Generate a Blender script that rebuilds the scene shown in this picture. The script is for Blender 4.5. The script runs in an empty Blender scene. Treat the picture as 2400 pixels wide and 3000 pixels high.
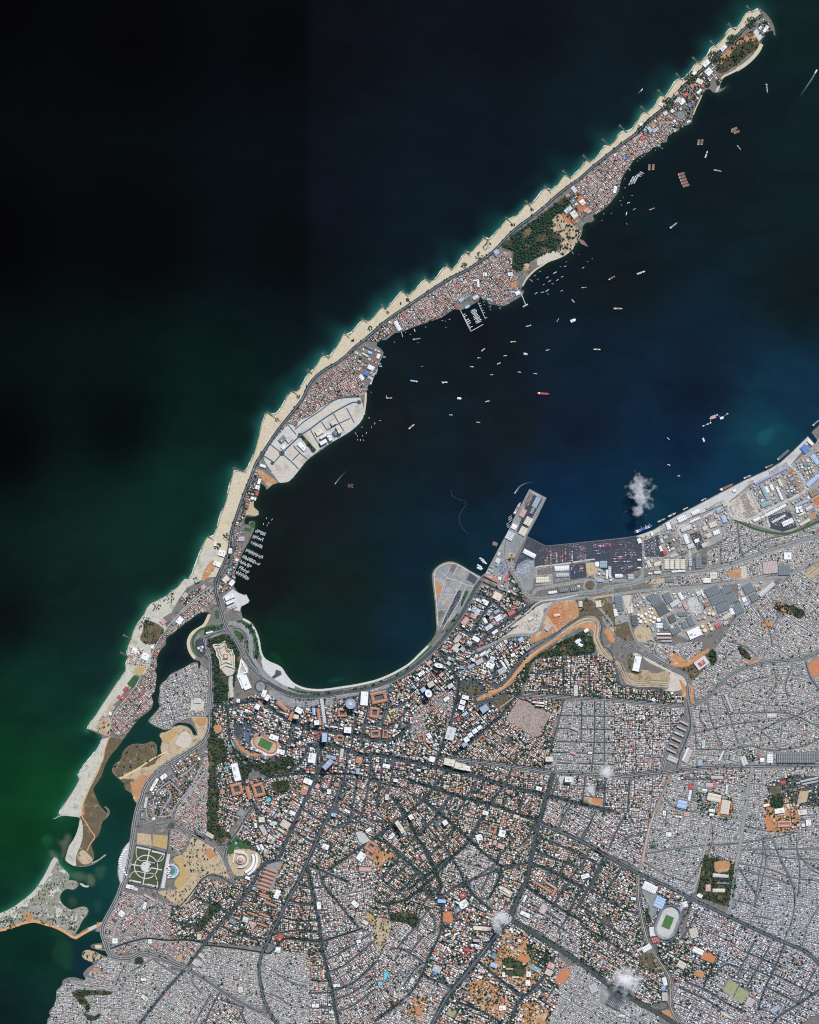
import bpy, math, random
import numpy as np
from mathutils import Vector
from mathutils.geometry import tessellate_polygon, delaunay_2d_cdt

R = random.Random(11)
rng = np.random.default_rng(11)
S = 2.8                     # metres for one pixel of the 2400 x 3000 survey grid
MG = 150                    # margin of the survey grid built beyond the frame
GW, GH = 2400 + 2 * MG, 3000 + 2 * MG
scene = bpy.context.scene
COL = scene.collection

# ------------------------------------------------------------------ camera
ALT = 30000.0
cam_data = bpy.data.cameras.new('camera')
cam = bpy.data.objects.new('camera', cam_data)
COL.objects.link(cam)
cam.location = (0, 0, ALT)
cam.rotation_euler = (0, 0, 0)
cam_data.sensor_fit = 'VERTICAL'
cam_data.sensor_height = 24
cam_data.lens = 24 / (2 * (1500 * S) / ALT)
cam_data.clip_start = 100
cam_data.clip_end = 200000
scene.camera = cam

# ------------------------------------------------------------------ sky and sun
SUN_AZ, SUN_EL = math.radians(22), math.radians(50)     # azimuth clockwise from north
world = bpy.data.worlds.new('World')
scene.world = world
world.use_nodes = True
wn = world.node_tree
wn.nodes.clear()
sky = wn.nodes.new('ShaderNodeTexSky')
sky.sky_type = 'NISHITA'
sky.sun_disc = False
sky.sun_elevation = SUN_EL
sky.sun_rotation = SUN_AZ
sky.altitude = 0
bgn = wn.nodes.new('ShaderNodeBackground')
bgn.inputs['Strength'].default_value = 0.12
wo = wn.nodes.new('ShaderNodeOutputWorld')
wn.links.new(sky.outputs[0], bgn.inputs[0])
wn.links.new(bgn.outputs[0], wo.inputs[0])
sun_d = bpy.data.lights.new('sun', 'SUN')
sun_d.energy = 4.6
sun_d.angle = math.radians(0.5)
sun_d.color = (1.0, 0.985, 0.965)
sun = bpy.data.objects.new('sun', sun_d)
COL.objects.link(sun)
sun.location = (0, 0, 5000)
sdir = Vector((math.sin(SUN_AZ) * math.cos(SUN_EL), math.cos(SUN_AZ) * math.cos(SUN_EL), math.sin(SUN_EL)))
sun.rotation_euler = sdir.to_track_quat('Z', 'Y').to_euler()
scene.view_settings.view_transform = 'Standard'
scene.view_settings.look = 'None'
scene.view_settings.exposure = 0.0
scene.view_settings.gamma = 1.0
scene.view_settings.use_curve_mapping = False
scene.cycles.max_bounces = 12
scene.cycles.diffuse_bounces = 2
scene.cycles.glossy_bounces = 1
scene.cycles.volume_bounces = 10
scene.cycles.use_denoising = False
scene.cycles.filter_width = 1.1 if hasattr(scene.cycles, 'filter_width') else 1.5

# ------------------------------------------------------------------ survey grid helpers
TILES = dict(A=(0, 2250), B=(200, 1600), C=(600, 1050), D=(900, 600), E=(1350, 350), F=(1800, 0), G=(1200, 1350),
             H=(1800, 1200), I=(600, 1750), J=(1200, 1950), K=(1800, 1900), L=(500, 2250), M=(1100, 2250), N=(1700, 2250), O=(0, 0))
def tk(t):
    return 1.0 if t == 'O' else (1725 / 700 if t == 'N' else 2.875)
def conv(t, u, v):
    ox, oy = TILES[t]
    return (ox + u / tk(t), oy + v / tk(t))
def pp(s):
    out, t = [], 'O'
    for w in s.split():
        if w in TILES:
            t = w
        else:
            u, v = w.split(',')
            out.append(conv(t, float(u), float(v)))
    return out
def wx(x): return (x - 1200) * S
def wy(y): return (1500 - y) * S
def W3(p, z=0.0): return (wx(p[0]), wy(p[1]), z)
def crom(pts, step=8.0, closed=False):
    p = [np.array(a, float) for a in pts]
    n = len(p)
    if n < 3:
        return [tuple(a) for a in p]
    out = []
    rngi = range(n) if closed else range(n - 1)
    for i in rngi:
        p1, p2 = p[i], p[(i + 1) % n]
        p0 = p[i - 1] if (closed or i > 0) else 2 * p1 - p2
        p3 = p[(i + 2) % n] if (closed or i + 2 < n) else 2 * p2 - p1
        k = max(1, int(np.linalg.norm(p2 - p1) / step))
        for j in range(k):
            t = j / k
            out.append(tuple(0.5 * (2 * p1 + (p2 - p0) * t + (2 * p0 - 5 * p1 + 4 * p2 - p3) * t * t + (3 * p1 - p0 - 3 * p2 + p3) * t ** 3)))
    if not closed:
        out.append(tuple(p[-1]))
    return out
def rough(pts, amp, seed=0, closed=True):
    r = random.Random(seed)
    return [(x + r.uniform(-amp, amp), y + r.uniform(-amp, amp)) for x, y in pts]
def rect(cx, cy, w, h, ang):
    c, s = math.cos(math.radians(ang)), math.sin(math.radians(ang))
    return [(cx + a * w / 2 * c - b * h / 2 * s, cy + a * w / 2 * s + b * h / 2 * c) for a, b in ((-1, -1), (1, -1), (1, 1), (-1, 1))]

def fill(pts):
    p = np.array(pts, float) + MG
    x0, x1 = max(int(p[:, 0].min()) - 1, 0), min(int(p[:, 0].max()) + 2, GW)
    y0, y1 = max(int(p[:, 1].min()) - 1, 0), min(int(p[:, 1].max()) + 2, GH)
    if x1 <= x0 or y1 <= y0:
        return None
    Hh, Ww = y1 - y0, x1 - x0
    cnt = np.zeros((Hh, Ww + 1), np.int32)
    q = np.roll(p, -1, 0)
    for (ax, ay), (bx, by) in zip(p, q):
        if ay == by:
            continue
        lo, hi = (ay, by) if ay < by else (by, ay)
        r0, r1 = max(int(math.ceil(lo - 0.5)), y0), min(int(math.ceil(hi - 0.5)), y1)
        if r1 <= r0:
            continue
        rows = np.arange(r0, r1)
        xs = ax + (rows + 0.5 - ay) / (by - ay) * (bx - ax)
        idx = np.clip(np.ceil(xs - 0.5).astype(int) - x0, 0, Ww)
        np.add.at(cnt, (rows - y0, idx), 1)
    return slice(y0, y1), slice(x0, x1), (np.cumsum(cnt, 1)[:, :Ww] & 1).astype(bool)
def stroke(pts, w, out):
    r = w / 2
    for (ax, ay), (bx, by) in zip(pts[:-1], pts[1:]):
        ax, ay, bx, by = ax + MG, ay + MG, bx + MG, by + MG
        x0, x1 = max(int(min(ax, bx) - r - 1), 0), min(int(max(ax, bx) + r + 2), GW)
        y0, y1 = max(int(min(ay, by) - r - 1), 0), min(int(max(ay, by) + r + 2), GH)
        if x1 <= x0 or y1 <= y0:
            continue
        X, Y = np.meshgrid(np.arange(x0, x1) + 0.5, np.arange(y0, y1) + 0.5)
        dx, dy = bx - ax, by - ay
        t = np.clip(((X - ax) * dx + (Y - ay) * dy) / (dx * dx + dy * dy + 1e-9), 0, 1)
        out[y0:y1, x0:x1] |= (np.hypot(X - ax - t * dx, Y - ay - t * dy) <= r)

LEVEL = np.zeros((GH, GW), np.int16)      # stacking order of the ground sheets
LAND = np.zeros((GH, GW), bool)
NOBUILD = np.zeros((GH, GW), bool)
NOTREE = np.zeros((GH, GW), bool)
Z0, DZ = 2.0, 0.06

# ------------------------------------------------------------------ materials
def new_mat(name):
    m = bpy.data.materials.new(name)
    m.use_nodes = True
    nt = m.node_tree
    b = nt.nodes.get('Principled BSDF')
    b.inputs['Roughness'].default_value = 0.9
    b.inputs['Specular IOR Level'].default_value = 0.15
    return m, nt, b
# blotches that a ground carries of its own: shrubs, bare spots, stains (scale, threshold, softness, colour)
MOTTLE = {
    'tan_soil': [(.012, .55, .05, (.27, .21, .13)), (.02, .60, .04, (.12, .11, .07)), (.016, .62, .05, (.52, .46, .36))],
    'dry_yellow_field': [(.012, .56, .06, (.33, .27, .16)), (.025, .64, .04, (.14, .13, .07))],
    'orange_soil': [(.012, .54, .06, (.45, .36, .25)), (.02, .60, .05, (.24, .12, .06))],
    'red_soil': [(.014, .54, .06, (.45, .29, .17)), (.03, .62, .05, (.2, .08, .045))],
    'pale_dune_sand': [(.01, .55, .05, (.33, .31, .24)), (.03, .60, .04, (.13, .13, .095))],
    'shrubby_dune': [(.012, .53, .05, (.50, .48, .41)), (.03, .57, .04, (.05, .06, .04))],
    'fresh_orange_cut': [(.015, .55, .05, (.52, .42, .28)), (.02, .58, .05, (.33, .12, .05))],
    'forest_floor': [(.012, .52, .05, (.15, .11, .065))],
    'brown_scrub': [(.014, .57, .05, (.27, .225, .15)), (.02, .60, .05, (.045, .055, .03))],
    'beach_sand': [(.008, .54, .08, (.46, .38, .25)), (.012, .6, .06, (.57, .52, .42))],
    'cleared_plot': [(.01, .54, .06, (.38, .345, .29)), (.02, .62, .05, (.27, .235, .19))],
    'dusty_shoulder': [(.015, .54, .05, (.36, .31, .25)), (.02, .55, .05, (.10, .115, .11))],
    'bushy_slope': [(.012, .55, .05, (.16, .115, .065))],
    'terraced_cut': [(.015, .55, .05, (.19, .15, .095)), (.01, .58, .05, (.42, .24, .12))],
    'storage_yard_dirt': [(.012, .54, .05, (.36, .33, .28)), (.02, .57, .05, (.14, .145, .15))],
    'grey_apron': [(.01, .55, .06, (.32, .32, .31)), (.015, .58, .05, (.12, .13, .14))],
    'pale_concrete': [(.01, .55, .06, (.34, .34, .33)), (.02, .6, .05, (.5, .49, .46))],
    'white_paving': [(.012, .55, .06, (.46, .45, .42))],
    'dark_yard_tarmac': [(.008, .57, .07, (.10, .11, .125)), (.02, .6, .05, (.04, .046, .06))],
    'bare_urban_ground': [(.012, .56, .05, (.27, .245, .21)), (.025, .56, .05, (.06, .07, .06))],
    'grave_rows': [(.02, .55, .05, (.16, .12, .1))],
    'lawn': [(.02, .58, .05, (.11, .11, .06))],
}
def ground_mat(name, cols, s1=0.02, s2=0.12, contrast=1.0, speck=None):
    """three tones of the same ground, mixed by two scales of noise in world metres; speck adds small dots (shrubs, stones)"""
    m, nt, b = new_mat(name)
    g = nt.nodes.new('ShaderNodeNewGeometry')
    def noise(sc, det=4.0, rough=0.6):
        n = nt.nodes.new('ShaderNodeTexNoise')
        n.inputs['Scale'].default_value = sc
        n.inputs['Detail'].default_value = det
        n.inputs['Roughness'].default_value = rough
        nt.links.new(g.outputs['Position'], n.inputs['Vector'])
        return n
    def ramp(a, c0, c1):
        r = nt.nodes.new('ShaderNodeMapRange')
        r.inputs['From Min'].default_value = c0
        r.inputs['From Max'].default_value = c1
        nt.links.new(a, r.inputs['Value'])
        return r.outputs[0]
    def mix(f, a, c):
        x = nt.nodes.new('ShaderNodeMix')
        x.data_type = 'RGBA'
        nt.links.new(f, x.inputs['Factor'])
        for k, v in (('A', a), ('B', c)):
            sk = [i for i in x.inputs if i.name == k and i.type == 'RGBA'][0]
            if isinstance(v, tuple):
                sk.default_value = (*v, 1)
            else:
                nt.links.new(v, sk)
        return [o for o in x.outputs if o.type == 'RGBA'][0]
    w = 0.22 / contrast
    c = mix(ramp(noise(s1).outputs['Fac'], 0.5 - w, 0.5 + w), cols[0], cols[1])
    c = mix(ramp(noise(s2, 5.0, 0.7).outputs['Fac'], 0.5 - w * 0.4, 0.5 + w * 1.6), c, cols[2])
    if speck:
        sc, thr, colr = speck
        v = nt.nodes.new('ShaderNodeTexVoronoi')
        v.inputs['Scale'].default_value = sc
        nt.links.new(g.outputs['Position'], v.inputs['Vector'])
        c = mix(ramp(v.outputs['Distance'], thr + 0.05, thr - 0.05), c, colr)
    mot = MOTTLE.get(name)
    if mot:
        for sc, thr, wd, colr in mot:
            c = mix(ramp(noise(sc, 9, .72).outputs['Fac'], thr, thr + wd), c, colr)
    x = nt.nodes.new('ShaderNodeMix')
    x.data_type = 'RGBA'
    x.blend_type = 'MULTIPLY'
    x.inputs['Factor'].default_value = 1
    sk = [i for i in x.inputs if i.type == 'RGBA']
    r = nt.nodes.new('ShaderNodeMapRange')
    for k, v in (('From Min', .32), ('From Max', .68), ('To Min', .72), ('To Max', 1.16)):
        r.inputs[k].default_value = v
    nt.links.new(noise(.09, 6, .8).outputs['Fac'], r.inputs['Value'])
    nt.links.new(c, sk[0])
    nt.links.new(r.outputs[0], sk[1])
    nt.links.new([o for o in x.outputs if o.type == 'RGBA'][0], b.inputs['Base Color'])
    return m
MAT = {}
MAT['ground'] = ground_mat('bare_urban_ground', [(.14, .132, .122), (.19, .17, .15), (.09, .092, .09)])
MAT['dense'] = ground_mat('settlement_dirt', [(.18, .19, .19), (.245, .24, .222), (.105, .118, .125)])
MAT['town'] = ground_mat('town_yards', [(.08, .094, .105), (.125, .135, .14), (.045, .056, .064)], 0.015, 0.08)
MAT['mid'] = ground_mat('mixed_yards', [(.12, .13, .135), (.165, .168, .165), (.07, .082, .085)], 0.015, 0.07)
MAT['leafy'] = ground_mat('garden_yards', [(.062, .076, .077), (.10, .106, .104), (.032, .047, .045)], 0.015, 0.07)
MAT['sand'] = ground_mat('beach_sand', [(.50, .44, .32), (.44, .37, .25), (.55, .49, .38)], 0.012, 0.05)
MAT['wet'] = ground_mat('wet_sand', [(.30, .23, .11), (.25, .19, .09), (.36, .29, .16)])
MAT['pale'] = ground_mat('pale_dune_sand', [(.46, .44, .37), (.36, .345, .28), (.54, .52, .46)], 0.015, 0.06)
MAT['dune'] = ground_mat('shrubby_dune', [(.36, .345, .28), (.15, .15, .11), (.08, .09, .06)], 0.012, 0.05)
MAT['scrub'] = ground_mat('brown_scrub', [(.10, .075, .045), (.155, .12, .075), (.055, .05, .03)], 0.02, 0.07)
MAT['tan'] = ground_mat('tan_soil', [(.43, .34, .225), (.36, .27, .165), (.48, .40, .29)], 0.02, 0.08)
MAT['plot'] = ground_mat('cleared_plot', [(.48, .44, .37), (.42, .38, .31), (.53, .49, .42)], 0.015, 0.06)
MAT['orange'] = ground_mat('orange_soil', [(.40, .19, .085), (.41, .245, .13), (.33, .145, .065)], 0.015, 0.06)
MAT['cut'] = ground_mat('fresh_orange_cut', [(.44, .19, .075), (.47, .27, .13), (.37, .135, .05)], 0.02, 0.06)
MAT['redsoil'] = ground_mat('red_soil', [(.40, .13, .055), (.47, .20, .09), (.30, .09, .04)], 0.02, 0.06)
MAT['gold'] = ground_mat('dry_yellow_field', [(.40, .285, .12), (.35, .24, .10), (.44, .335, .17)], 0.02, 0.06)
MAT['lawn'] = ground_mat('lawn', [(.035, .085, .035), (.05, .10, .04), (.025, .065, .03)], 0.02, 0.1)
MAT['park'] = ground_mat('dry_park_turf', [(.055, .075, .035), (.075, .08, .04), (.04, .055, .03)], 0.02, 0.1)
MAT['wood'] = ground_mat('forest_floor', [(.035, .045, .028), (.085, .068, .042), (.02, .032, .02)], 0.02, 0.1)
MAT['slope'] = ground_mat('bushy_slope', [(.035, .045, .022), (.09, .07, .04), (.025, .035, .017)], 0.012, 0.06)
MAT['tarmac'] = ground_mat('dark_yard_tarmac', [(.042, .052, .068), (.062, .073, .09), (.032, .04, .054)], 0.01, 0.06)
MAT['apron'] = ground_mat('grey_apron', [(.20, .21, .215), (.27, .275, .27), (.15, .16, .165)], 0.012, 0.06)
MAT['concrete'] = ground_mat('pale_concrete', [(.42, .42, .40), (.50, .49, .46), (.35, .36, .355)], 0.012, 0.06)
MAT['paving'] = ground_mat('white_paving', [(.48, .475, .45), (.54, .53, .505), (.41, .41, .395)], 0.02, 0.08)
MAT['yard'] = ground_mat('storage_yard_dirt', [(.26, .25, .24), (.34, .315, .28), (.18, .185, .185)], 0.012, 0.06)
MAT['rubble'] = ground_mat('terraced_cut', [(.38, .30, .19), (.27, .20, .12), (.44, .37, .26)], 0.02, 0.1)
MAT['road'] = ground_mat('asphalt', [(.058, .07, .083), (.076, .088, .10), (.044, .054, .067)], 0.01, 0.08)
MAT['avenue'] = ground_mat('painted_shade_avenue', [(.045, .056, .07), (.065, .075, .088), (.03, .04, .052)], 0.01, 0.08)  # avenue asphalt, darkened: shade of the tree rows painted into its tone
MAT['palestreet'] = ground_mat('pale_estate_street', [(.33, .335, .33), (.37, .37, .36), (.28, .285, .285)], 0.01, 0.08)
MAT['shoulder'] = ground_mat('dusty_shoulder', [(.24, .23, .21), (.31, .285, .25), (.16, .165, .165)], 0.02, 0.08)
MAT['street'] = ground_mat('painted_shade_street', [(.034, .044, .057), (.055, .064, .074), (.022, .03, .04)], 0.01, 0.08)  # street asphalt with tree and building shade painted into the base colour
MAT['greyroad'] = ground_mat('grey_road', [(.22, .235, .24), (.27, .275, .27), (.18, .195, .2)], 0.01, 0.08)
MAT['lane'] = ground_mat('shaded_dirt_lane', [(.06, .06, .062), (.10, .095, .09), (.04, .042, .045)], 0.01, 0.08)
MAT['dirtroad'] = ground_mat('dirt_road', [(.40, .33, .25), (.44, .36, .27), (.33, .27, .21)], 0.01, 0.08)
MAT['redroad'] = ground_mat('red_dirt_road', [(.36, .20, .13), (.42, .25, .16), (.28, .15, .10)], 0.01, 0.08)
MAT['orangeroad'] = ground_mat('orange_dirt_road', [(.50, .27, .11), (.54, .33, .15), (.42, .21, .08)], 0.01, 0.08)
MAT['yellowroad'] = ground_mat('yellow_sand_road', [(.60, .46, .2), (.64, .52, .26), (.54, .4, .17)], 0.01, 0.08)
MAT['canal'] = ground_mat('canal_water', [(.012, .022, .02), (.018, .03, .026), (.01, .015, .015)])
MAT['track'] = ground_mat('running_track', [(.36, .12, .09), (.40, .15, .11), (.32, .10, .08)])
MAT['pitch'] = ground_mat('stadium_grass', [(.06, .14, .05), (.075, .16, .06), (.05, .12, .045)])
MAT['claycourt'] = ground_mat('clay_pitch', [(.43, .17, .08), (.46, .20, .10), (.39, .145, .07)])
MAT['drypitch'] = ground_mat('worn_pitch', [(.28, .28, .16), (.22, .25, .13), (.34, .31, .2)], 0.03, 0.1)
MAT['graves'] = ground_mat('grave_rows', [(.30, .23, .20), (.37, .29, .26), (.22, .17, .15)], 0.02, 0.1)
MAT['rock'] = ground_mat('dark_armour_rock', [(.075, .075, .06), (.11, .105, .085), (.05, .05, .042)], 0.05, 0.3)
MAT['white_line'] = ground_mat('road_paint', [(.55, .55, .53), (.6, .6, .58), (.5, .5, .48)])
MAT['pool'] = ground_mat('pool_water', [(.08, .45, .55), (.1, .5, .6), (.07, .4, .5)])
MAT['bluecourt'] = ground_mat('blue_court', [(.07, .12, .2), (.08, .14, .22), (.06, .1, .18)])
MAT['pile'] = ground_mat('stacked_goods', [(.14, .12, .10), (.2, .165, .13), (.085, .075, .07)], 0.05, 0.2)
MAT['shoal'] = ground_mat('submerged_sand', [(.085, .105, .055), (.06, .09, .05), (.12, .13, .075)], 0.02, 0.05)
MAT['shoal_deep'] = ground_mat('deep_sandbar', [(.014, .045, .026), (.02, .052, .03), (.011, .036, .022)], 0.02, 0.05)
ROOFS = dict(white=(.74, .74, .73), cream=(.64, .58, .47), tan=(.52, .46, .37), grey=(.40, .41, .41), pale=(.54, .55, .55), dgrey=(.12, .135, .14),
             slate=(.17, .20, .215), bluegrey=(.30, .36, .46), blue=(.07, .17, .46), lightblue=(.32, .47, .66), teal=(.20, .33, .34), red=(.45, .085, .08), orange=(.44, .215, .135),
             pink=(.52, .31, .28), brown=(.24, .15, .11), yellow=(.62, .55, .16), lilac=(.30, .32, .50), pinkgrey=(.46, .39, .38), cyan=(.15, .5, .62), green=(.08, .2, .12), black=(.05, .055, .06), rust=(.26, .13, .105))
WORDS = dict(white='white', cream='cream', tan='tan', grey='grey', pale='pale grey', dgrey='dark grey', slate='slate grey', bluegrey='blue grey', blue='blue', lightblue='light blue',
             teal='teal', red='red', orange='orange tiled', pink='pink', brown='brown', yellow='yellow', lilac='lilac blue', pinkgrey='pinkish grey', cyan='turquoise', green='green', black='black', rust='rust brown')
for k, c in ROOFS.items():
    MAT['roof_' + k] = ground_mat('roof_' + k, [c, tuple(v * .88 for v in c), tuple(min(1, v * .78 + .01) for v in c)], 0.03, 0.15)
MAT['wall'] = ground_mat('plaster_wall', [(.42, .40, .37), (.36, .34, .31), (.47, .45, .42)])
MAT['glass'] = ground_mat('tower_glass', [(.07, .11, .15), (.09, .14, .18), (.05, .08, .12)])
MAT['trunk'] = ground_mat('bark', [(.12, .09, .06), (.1, .075, .05), (.14, .11, .08)])
MAT['steel'] = ground_mat('ship_steel', [(.35, .36, .37), (.3, .31, .32), (.4, .41, .42)])

def tint_mat(name, rough=0.9, sc=0.15, lo=0.75):
    m, nt, b = new_mat(name)
    b.inputs['Roughness'].default_value = rough
    a = nt.nodes.new('ShaderNodeAttribute')
    a.attribute_name = 'tint'
    g = nt.nodes.new('ShaderNodeNewGeometry')
    n = nt.nodes.new('ShaderNodeTexNoise')
    n.inputs['Scale'].default_value = sc
    n.inputs['Detail'].default_value = 3
    nt.links.new(g.outputs['Position'], n.inputs['Vector'])
    r = nt.nodes.new('ShaderNodeMapRange')
    r.inputs['From Min'].default_value = 0.3
    r.inputs['From Max'].default_value = 0.7
    r.inputs['To Min'].default_value = lo
    r.inputs['To Max'].default_value = 1.1
    nt.links.new(n.outputs['Fac'], r.inputs['Value'])
    x = nt.nodes.new('ShaderNodeMix')
    x.data_type = 'RGBA'
    x.blend_type = 'MULTIPLY'
    x.inputs['Factor'].default_value = 1
    sk = [i for i in x.inputs if i.type == 'RGBA']
    nt.links.new(a.outputs['Color'], sk[0])
    nt.links.new(r.outputs[0], sk[1])
    nt.links.new([o for o in x.outputs if o.type == 'RGBA'][0], b.inputs['Base Color'])
    return m
MAT['tint'] = tint_mat('mixed_roofing')
MAT['leaf'] = tint_mat('foliage', 0.8, 0.4, 0.55)
MAT['foam'] = ground_mat('sea_foam', [(.62, .66, .65), (.5, .56, .55), (.7, .72, .71)])

# ------------------------------------------------------------------ objects
def link(o, parent=None):
    COL.objects.link(o)
    if parent is not None:
        o.parent = parent
    return o
def mesh_obj(name, verts, faces, mat, parent=None, loc=None, kind=None):
    me = bpy.data.meshes.new(name)
    me.from_pydata(verts, [], faces)
    me.materials.append(MAT[mat] if isinstance(mat, str) else mat)
    o = bpy.data.objects.new(name, me)
    if loc:
        o.location = loc
    if kind:
        o['kind'] = kind
    if name in ('boulder_crest', 'roof_ridge_cap', 'log', 'finger'):
        o['kind'] = 'stuff'
    return link(o, parent)
def flat_mesh(pts, z):
    v = [(wx(x), wy(y), z) for x, y in pts]
    tris = tessellate_polygon([[Vector(a) for a in v]])
    f = []
    for a, b, c in tris:
        ax, ay = v[a][:2]; bx, by = v[b][:2]; cx, cy = v[c][:2]
        f.append((a, b, c) if (bx - ax) * (cy - ay) - (by - ay) * (cx - ax) > 0 else (a, c, b))
    return v, f
def sheet(name, pts, mat, nobuild=False, kind='structure', parent=None, lift=0):
    f = fill(pts)
    lv = 1
    if f is not None and f[2].any():
        sub = LEVEL[f[0], f[1]]
        lv = int(sub[f[2]].max()) + 1
        sub[f[2]] = lv
        if nobuild:
            NOBUILD[f[0], f[1]] |= f[2]
    z = Z0 + DZ * lv + lift
    if f is not None and (f[2] & ~LAND[f[0], f[1]]).any():
        v, fc = clip_to_land(pts, z)
    else:
        v, fc = flat_mesh(pts, z)
    return mesh_obj(name, v, fc, mat, parent, kind=kind if parent is None else None)
def clip_to_land(pts, z):
    """the part of an outline that lies on land"""
    n = len(LAND_PTS)
    def ccw(p):
        return p if sum(p[i - 1][0] * p[i][1] - p[i][0] * p[i - 1][1] for i in range(len(p))) > 0 else p[::-1]
    vs = [Vector(p) for p in ccw(LAND_PTS)] + [Vector(p) for p in ccw(list(pts))]
    ov, _, of, _, _, og = delaunay_2d_cdt(vs, [], [list(range(n)), list(range(n, n + len(pts)))], 1, 1e-4)
    v = [(wx(p[0]), wy(p[1]), z) for p in ov]
    P2 = np.array([tuple(p) for p in ov])
    T3 = np.array([tuple(t) for t in of if len(t) == 3])
    cen = P2[T3].mean(1)
    q = np.array(pts)
    box = (cen >= q.min(0)).all(1) & (cen <= q.max(0)).all(1)
    T3, cen = T3[box], cen[box]
    keep = np.ones(len(cen), bool)
    for poly in (np.array(LAND_PTS), q):
        b_ = np.roll(poly, -1, 0)
        ax, ay, bx, by = poly[:, 0], poly[:, 1], b_[:, 0], b_[:, 1]
        cr = (ay[None] > cen[:, 1:]) != (by[None] > cen[:, 1:])
        with np.errstate(divide='ignore', invalid='ignore'):
            xi = ax[None] + (cen[:, 1:] - ay[None]) / (by - ay)[None] * (bx - ax)[None]
        keep &= ((cr & (cen[:, :1] < xi)).sum(1) & 1).astype(bool)
    fc = [tuple(int(i) for i in t) for t in T3[keep]]
    used = sorted({i for t in fc for i in t})
    m = {o: i for i, o in enumerate(used)}
    out = []
    for t in fc:
        ax, ay = v[t[0]][:2]; bx, by = v[t[1]][:2]; cx, cy = v[t[2]][:2]
        t = t if (bx - ax) * (cy - ay) - (by - ay) * (cx - ax) > 0 else t[::-1]
        out.append(tuple(m[i] for i in t))
    return [v[i] for i in used], out
def ribbon_mesh(pts, w, z, jit=0):
    p = np.array(pts, float)
    d = np.zeros_like(p)
    d[1:-1] = p[2:] - p[:-2]
    d[0] = p[1] - p[0]
    d[-1] = p[-1] - p[-2]
    d /= np.linalg.norm(d, axis=1)[:, None] + 1e-9
    n = np.stack([-d[:, 1], d[:, 0]], 1)
    ww = np.broadcast_to(np.asarray(w, float), (len(p),))[:, None]
    a, b = p + n * ww / 2, p - n * ww / 2
    v = []
    for i in range(len(p)):
        v += [W3(a[i], z), W3(b[i], z)]
    f = [(2 * i, 2 * i + 2, 2 * i + 3, 2 * i + 1) for i in range(len(p) - 1)]
    # seen from above the winding must be counter-clockwise
    x = [v[k] for k in f[0]]
    area = sum(x[i][0] * x[(i + 1) % 4][1] - x[(i + 1) % 4][0] * x[i][1] for i in range(4))
    if area < 0:
        f = [t[::-1] for t in f]
    return v, f
def ribbon(name, pts, w, mat, nobuild=True, clear=1.0, kind='structure', parent=None, lift=0, stack=True):
    m = np.zeros((GH, GW), bool)
    stroke(pts, w, m)
    lv = (int(LEVEL[m].max()) + 1) if m.any() else 1
    if stack:
        LEVEL[m] = lv
    if nobuild:
        stroke(pts, w + 2 * clear, NOBUILD)
    v, f = ribbon_mesh(pts, w, Z0 + DZ * lv + lift)
    return mesh_obj(name, v, f, mat, parent, kind=kind if parent is None else None)
# ------------------------------------------------------------------ coastline (natural stretches are smoothed, quays are not)
SW_SHORE = pp('A 380,2600 395,2156 420,2100 415,2050 440,2020 470,1960 475,1900 480,1870 520,1830 530,1790 575,1765 640,1765 700,1785 725,1782 702,1740 715,1710 760,1670 '
              '790,1650 760,1630 710,1610 690,1580 700,1545 740,1530 800,1545 850,1570 905,1588 895,1545 820,1530 765,1510 780,1485 858,1472 868,1440 852,1400 840,1380 '
              '800,1375 820,1355 740,1385 680,1420 640,1445 600,1425 560,1400 480,1355 400,1330 300,1300 220,1310 130,1340 0,1375 -500,1420')
ISLE_NW = pp('A -500,1380 0,1228 100,1180 200,1110 280,1040 340,960 390,870 430,790 460,745 490,760 500,800 530,840 570,880 590,910')
ISLE_E = pp('A 590,910 580,940 640,950 665,985 620,1025 560,1020 515,1060 510,1110 540,1155 600,1190 670,1170 720,1168 745,1190 740,1230 700,1280 670,1340 640,1390 655,1400 720,1355 815,1312 815,1298 865,1300')
LAGOON_E = pp('A 872,1305 900,1250 950,1170 990,1090 1010,1020 1010,975 995,920 990,850 1005,770 1030,690 1070,640 1092,615 1100,560 1110,480 1130,400 1145,330 1150,295 1130,270 1110,215 1060,180 1040,130 990,80 950,40 945,0 '
              'B 375,1870 390,1840 440,1800 460,1740 500,1690 560,1665 640,1665 700,1645 740,1670 750,1720 755,1780 790,1760 775,1700 790,1640 770,1600 780,1570 830,1560 900,1515 980,1510 1030,1540 1060,1590 1085,1590 1065,1540 '
              '1030,1500 980,1490 920,1490 870,1530 820,1550 760,1530 700,1500 675,1470 715,1420 765,1360 760,1300 770,1230 775,1170 830,1120 860,1080 920,1050 980,1020 1040,985 1090,980 1095,1010 1100,1040 1115,1000 1110,970 1060,955 '
              '1030,910 1010,860 1005,800 1025,750 1060,710 1120,680 1160,650 1185,600 1190,560')
LAGOON_W = pp('B 1150,555 1090,575 1030,620 960,670 890,730 830,770 820,830 790,860 765,900 745,960 750,1010 730,1045 745,1080 740,1140 730,1220 700,1260 715,1300 710,1350 680,1390 600,1450 550,1510 500,1580 470,1620 420,1690 360,1760 310,1850 '
              'A 850,80 790,170 800,220 830,290 860,340 890,370 902,385 908,365 890,342 875,330 890,322 920,350 925,385 900,420 860,460 850,510 830,560 790,610 770,650 790,720 790,760 775,800')
SPIT_S = pp('A 820,780 880,728 893,735 850,770 790,810 720,830 650,830 590,810 550,775 560,730 580,660 620,600 650,530 665,470 670,415 600,405 520,400 460,427')
SPIT_W = pp('A 500,390 520,340 570,260 610,200 650,130 670,85 650,65 680,20 B 115,1865 130,1850 180,1790 230,1730 260,1690 285,1620 275,1590')
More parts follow.
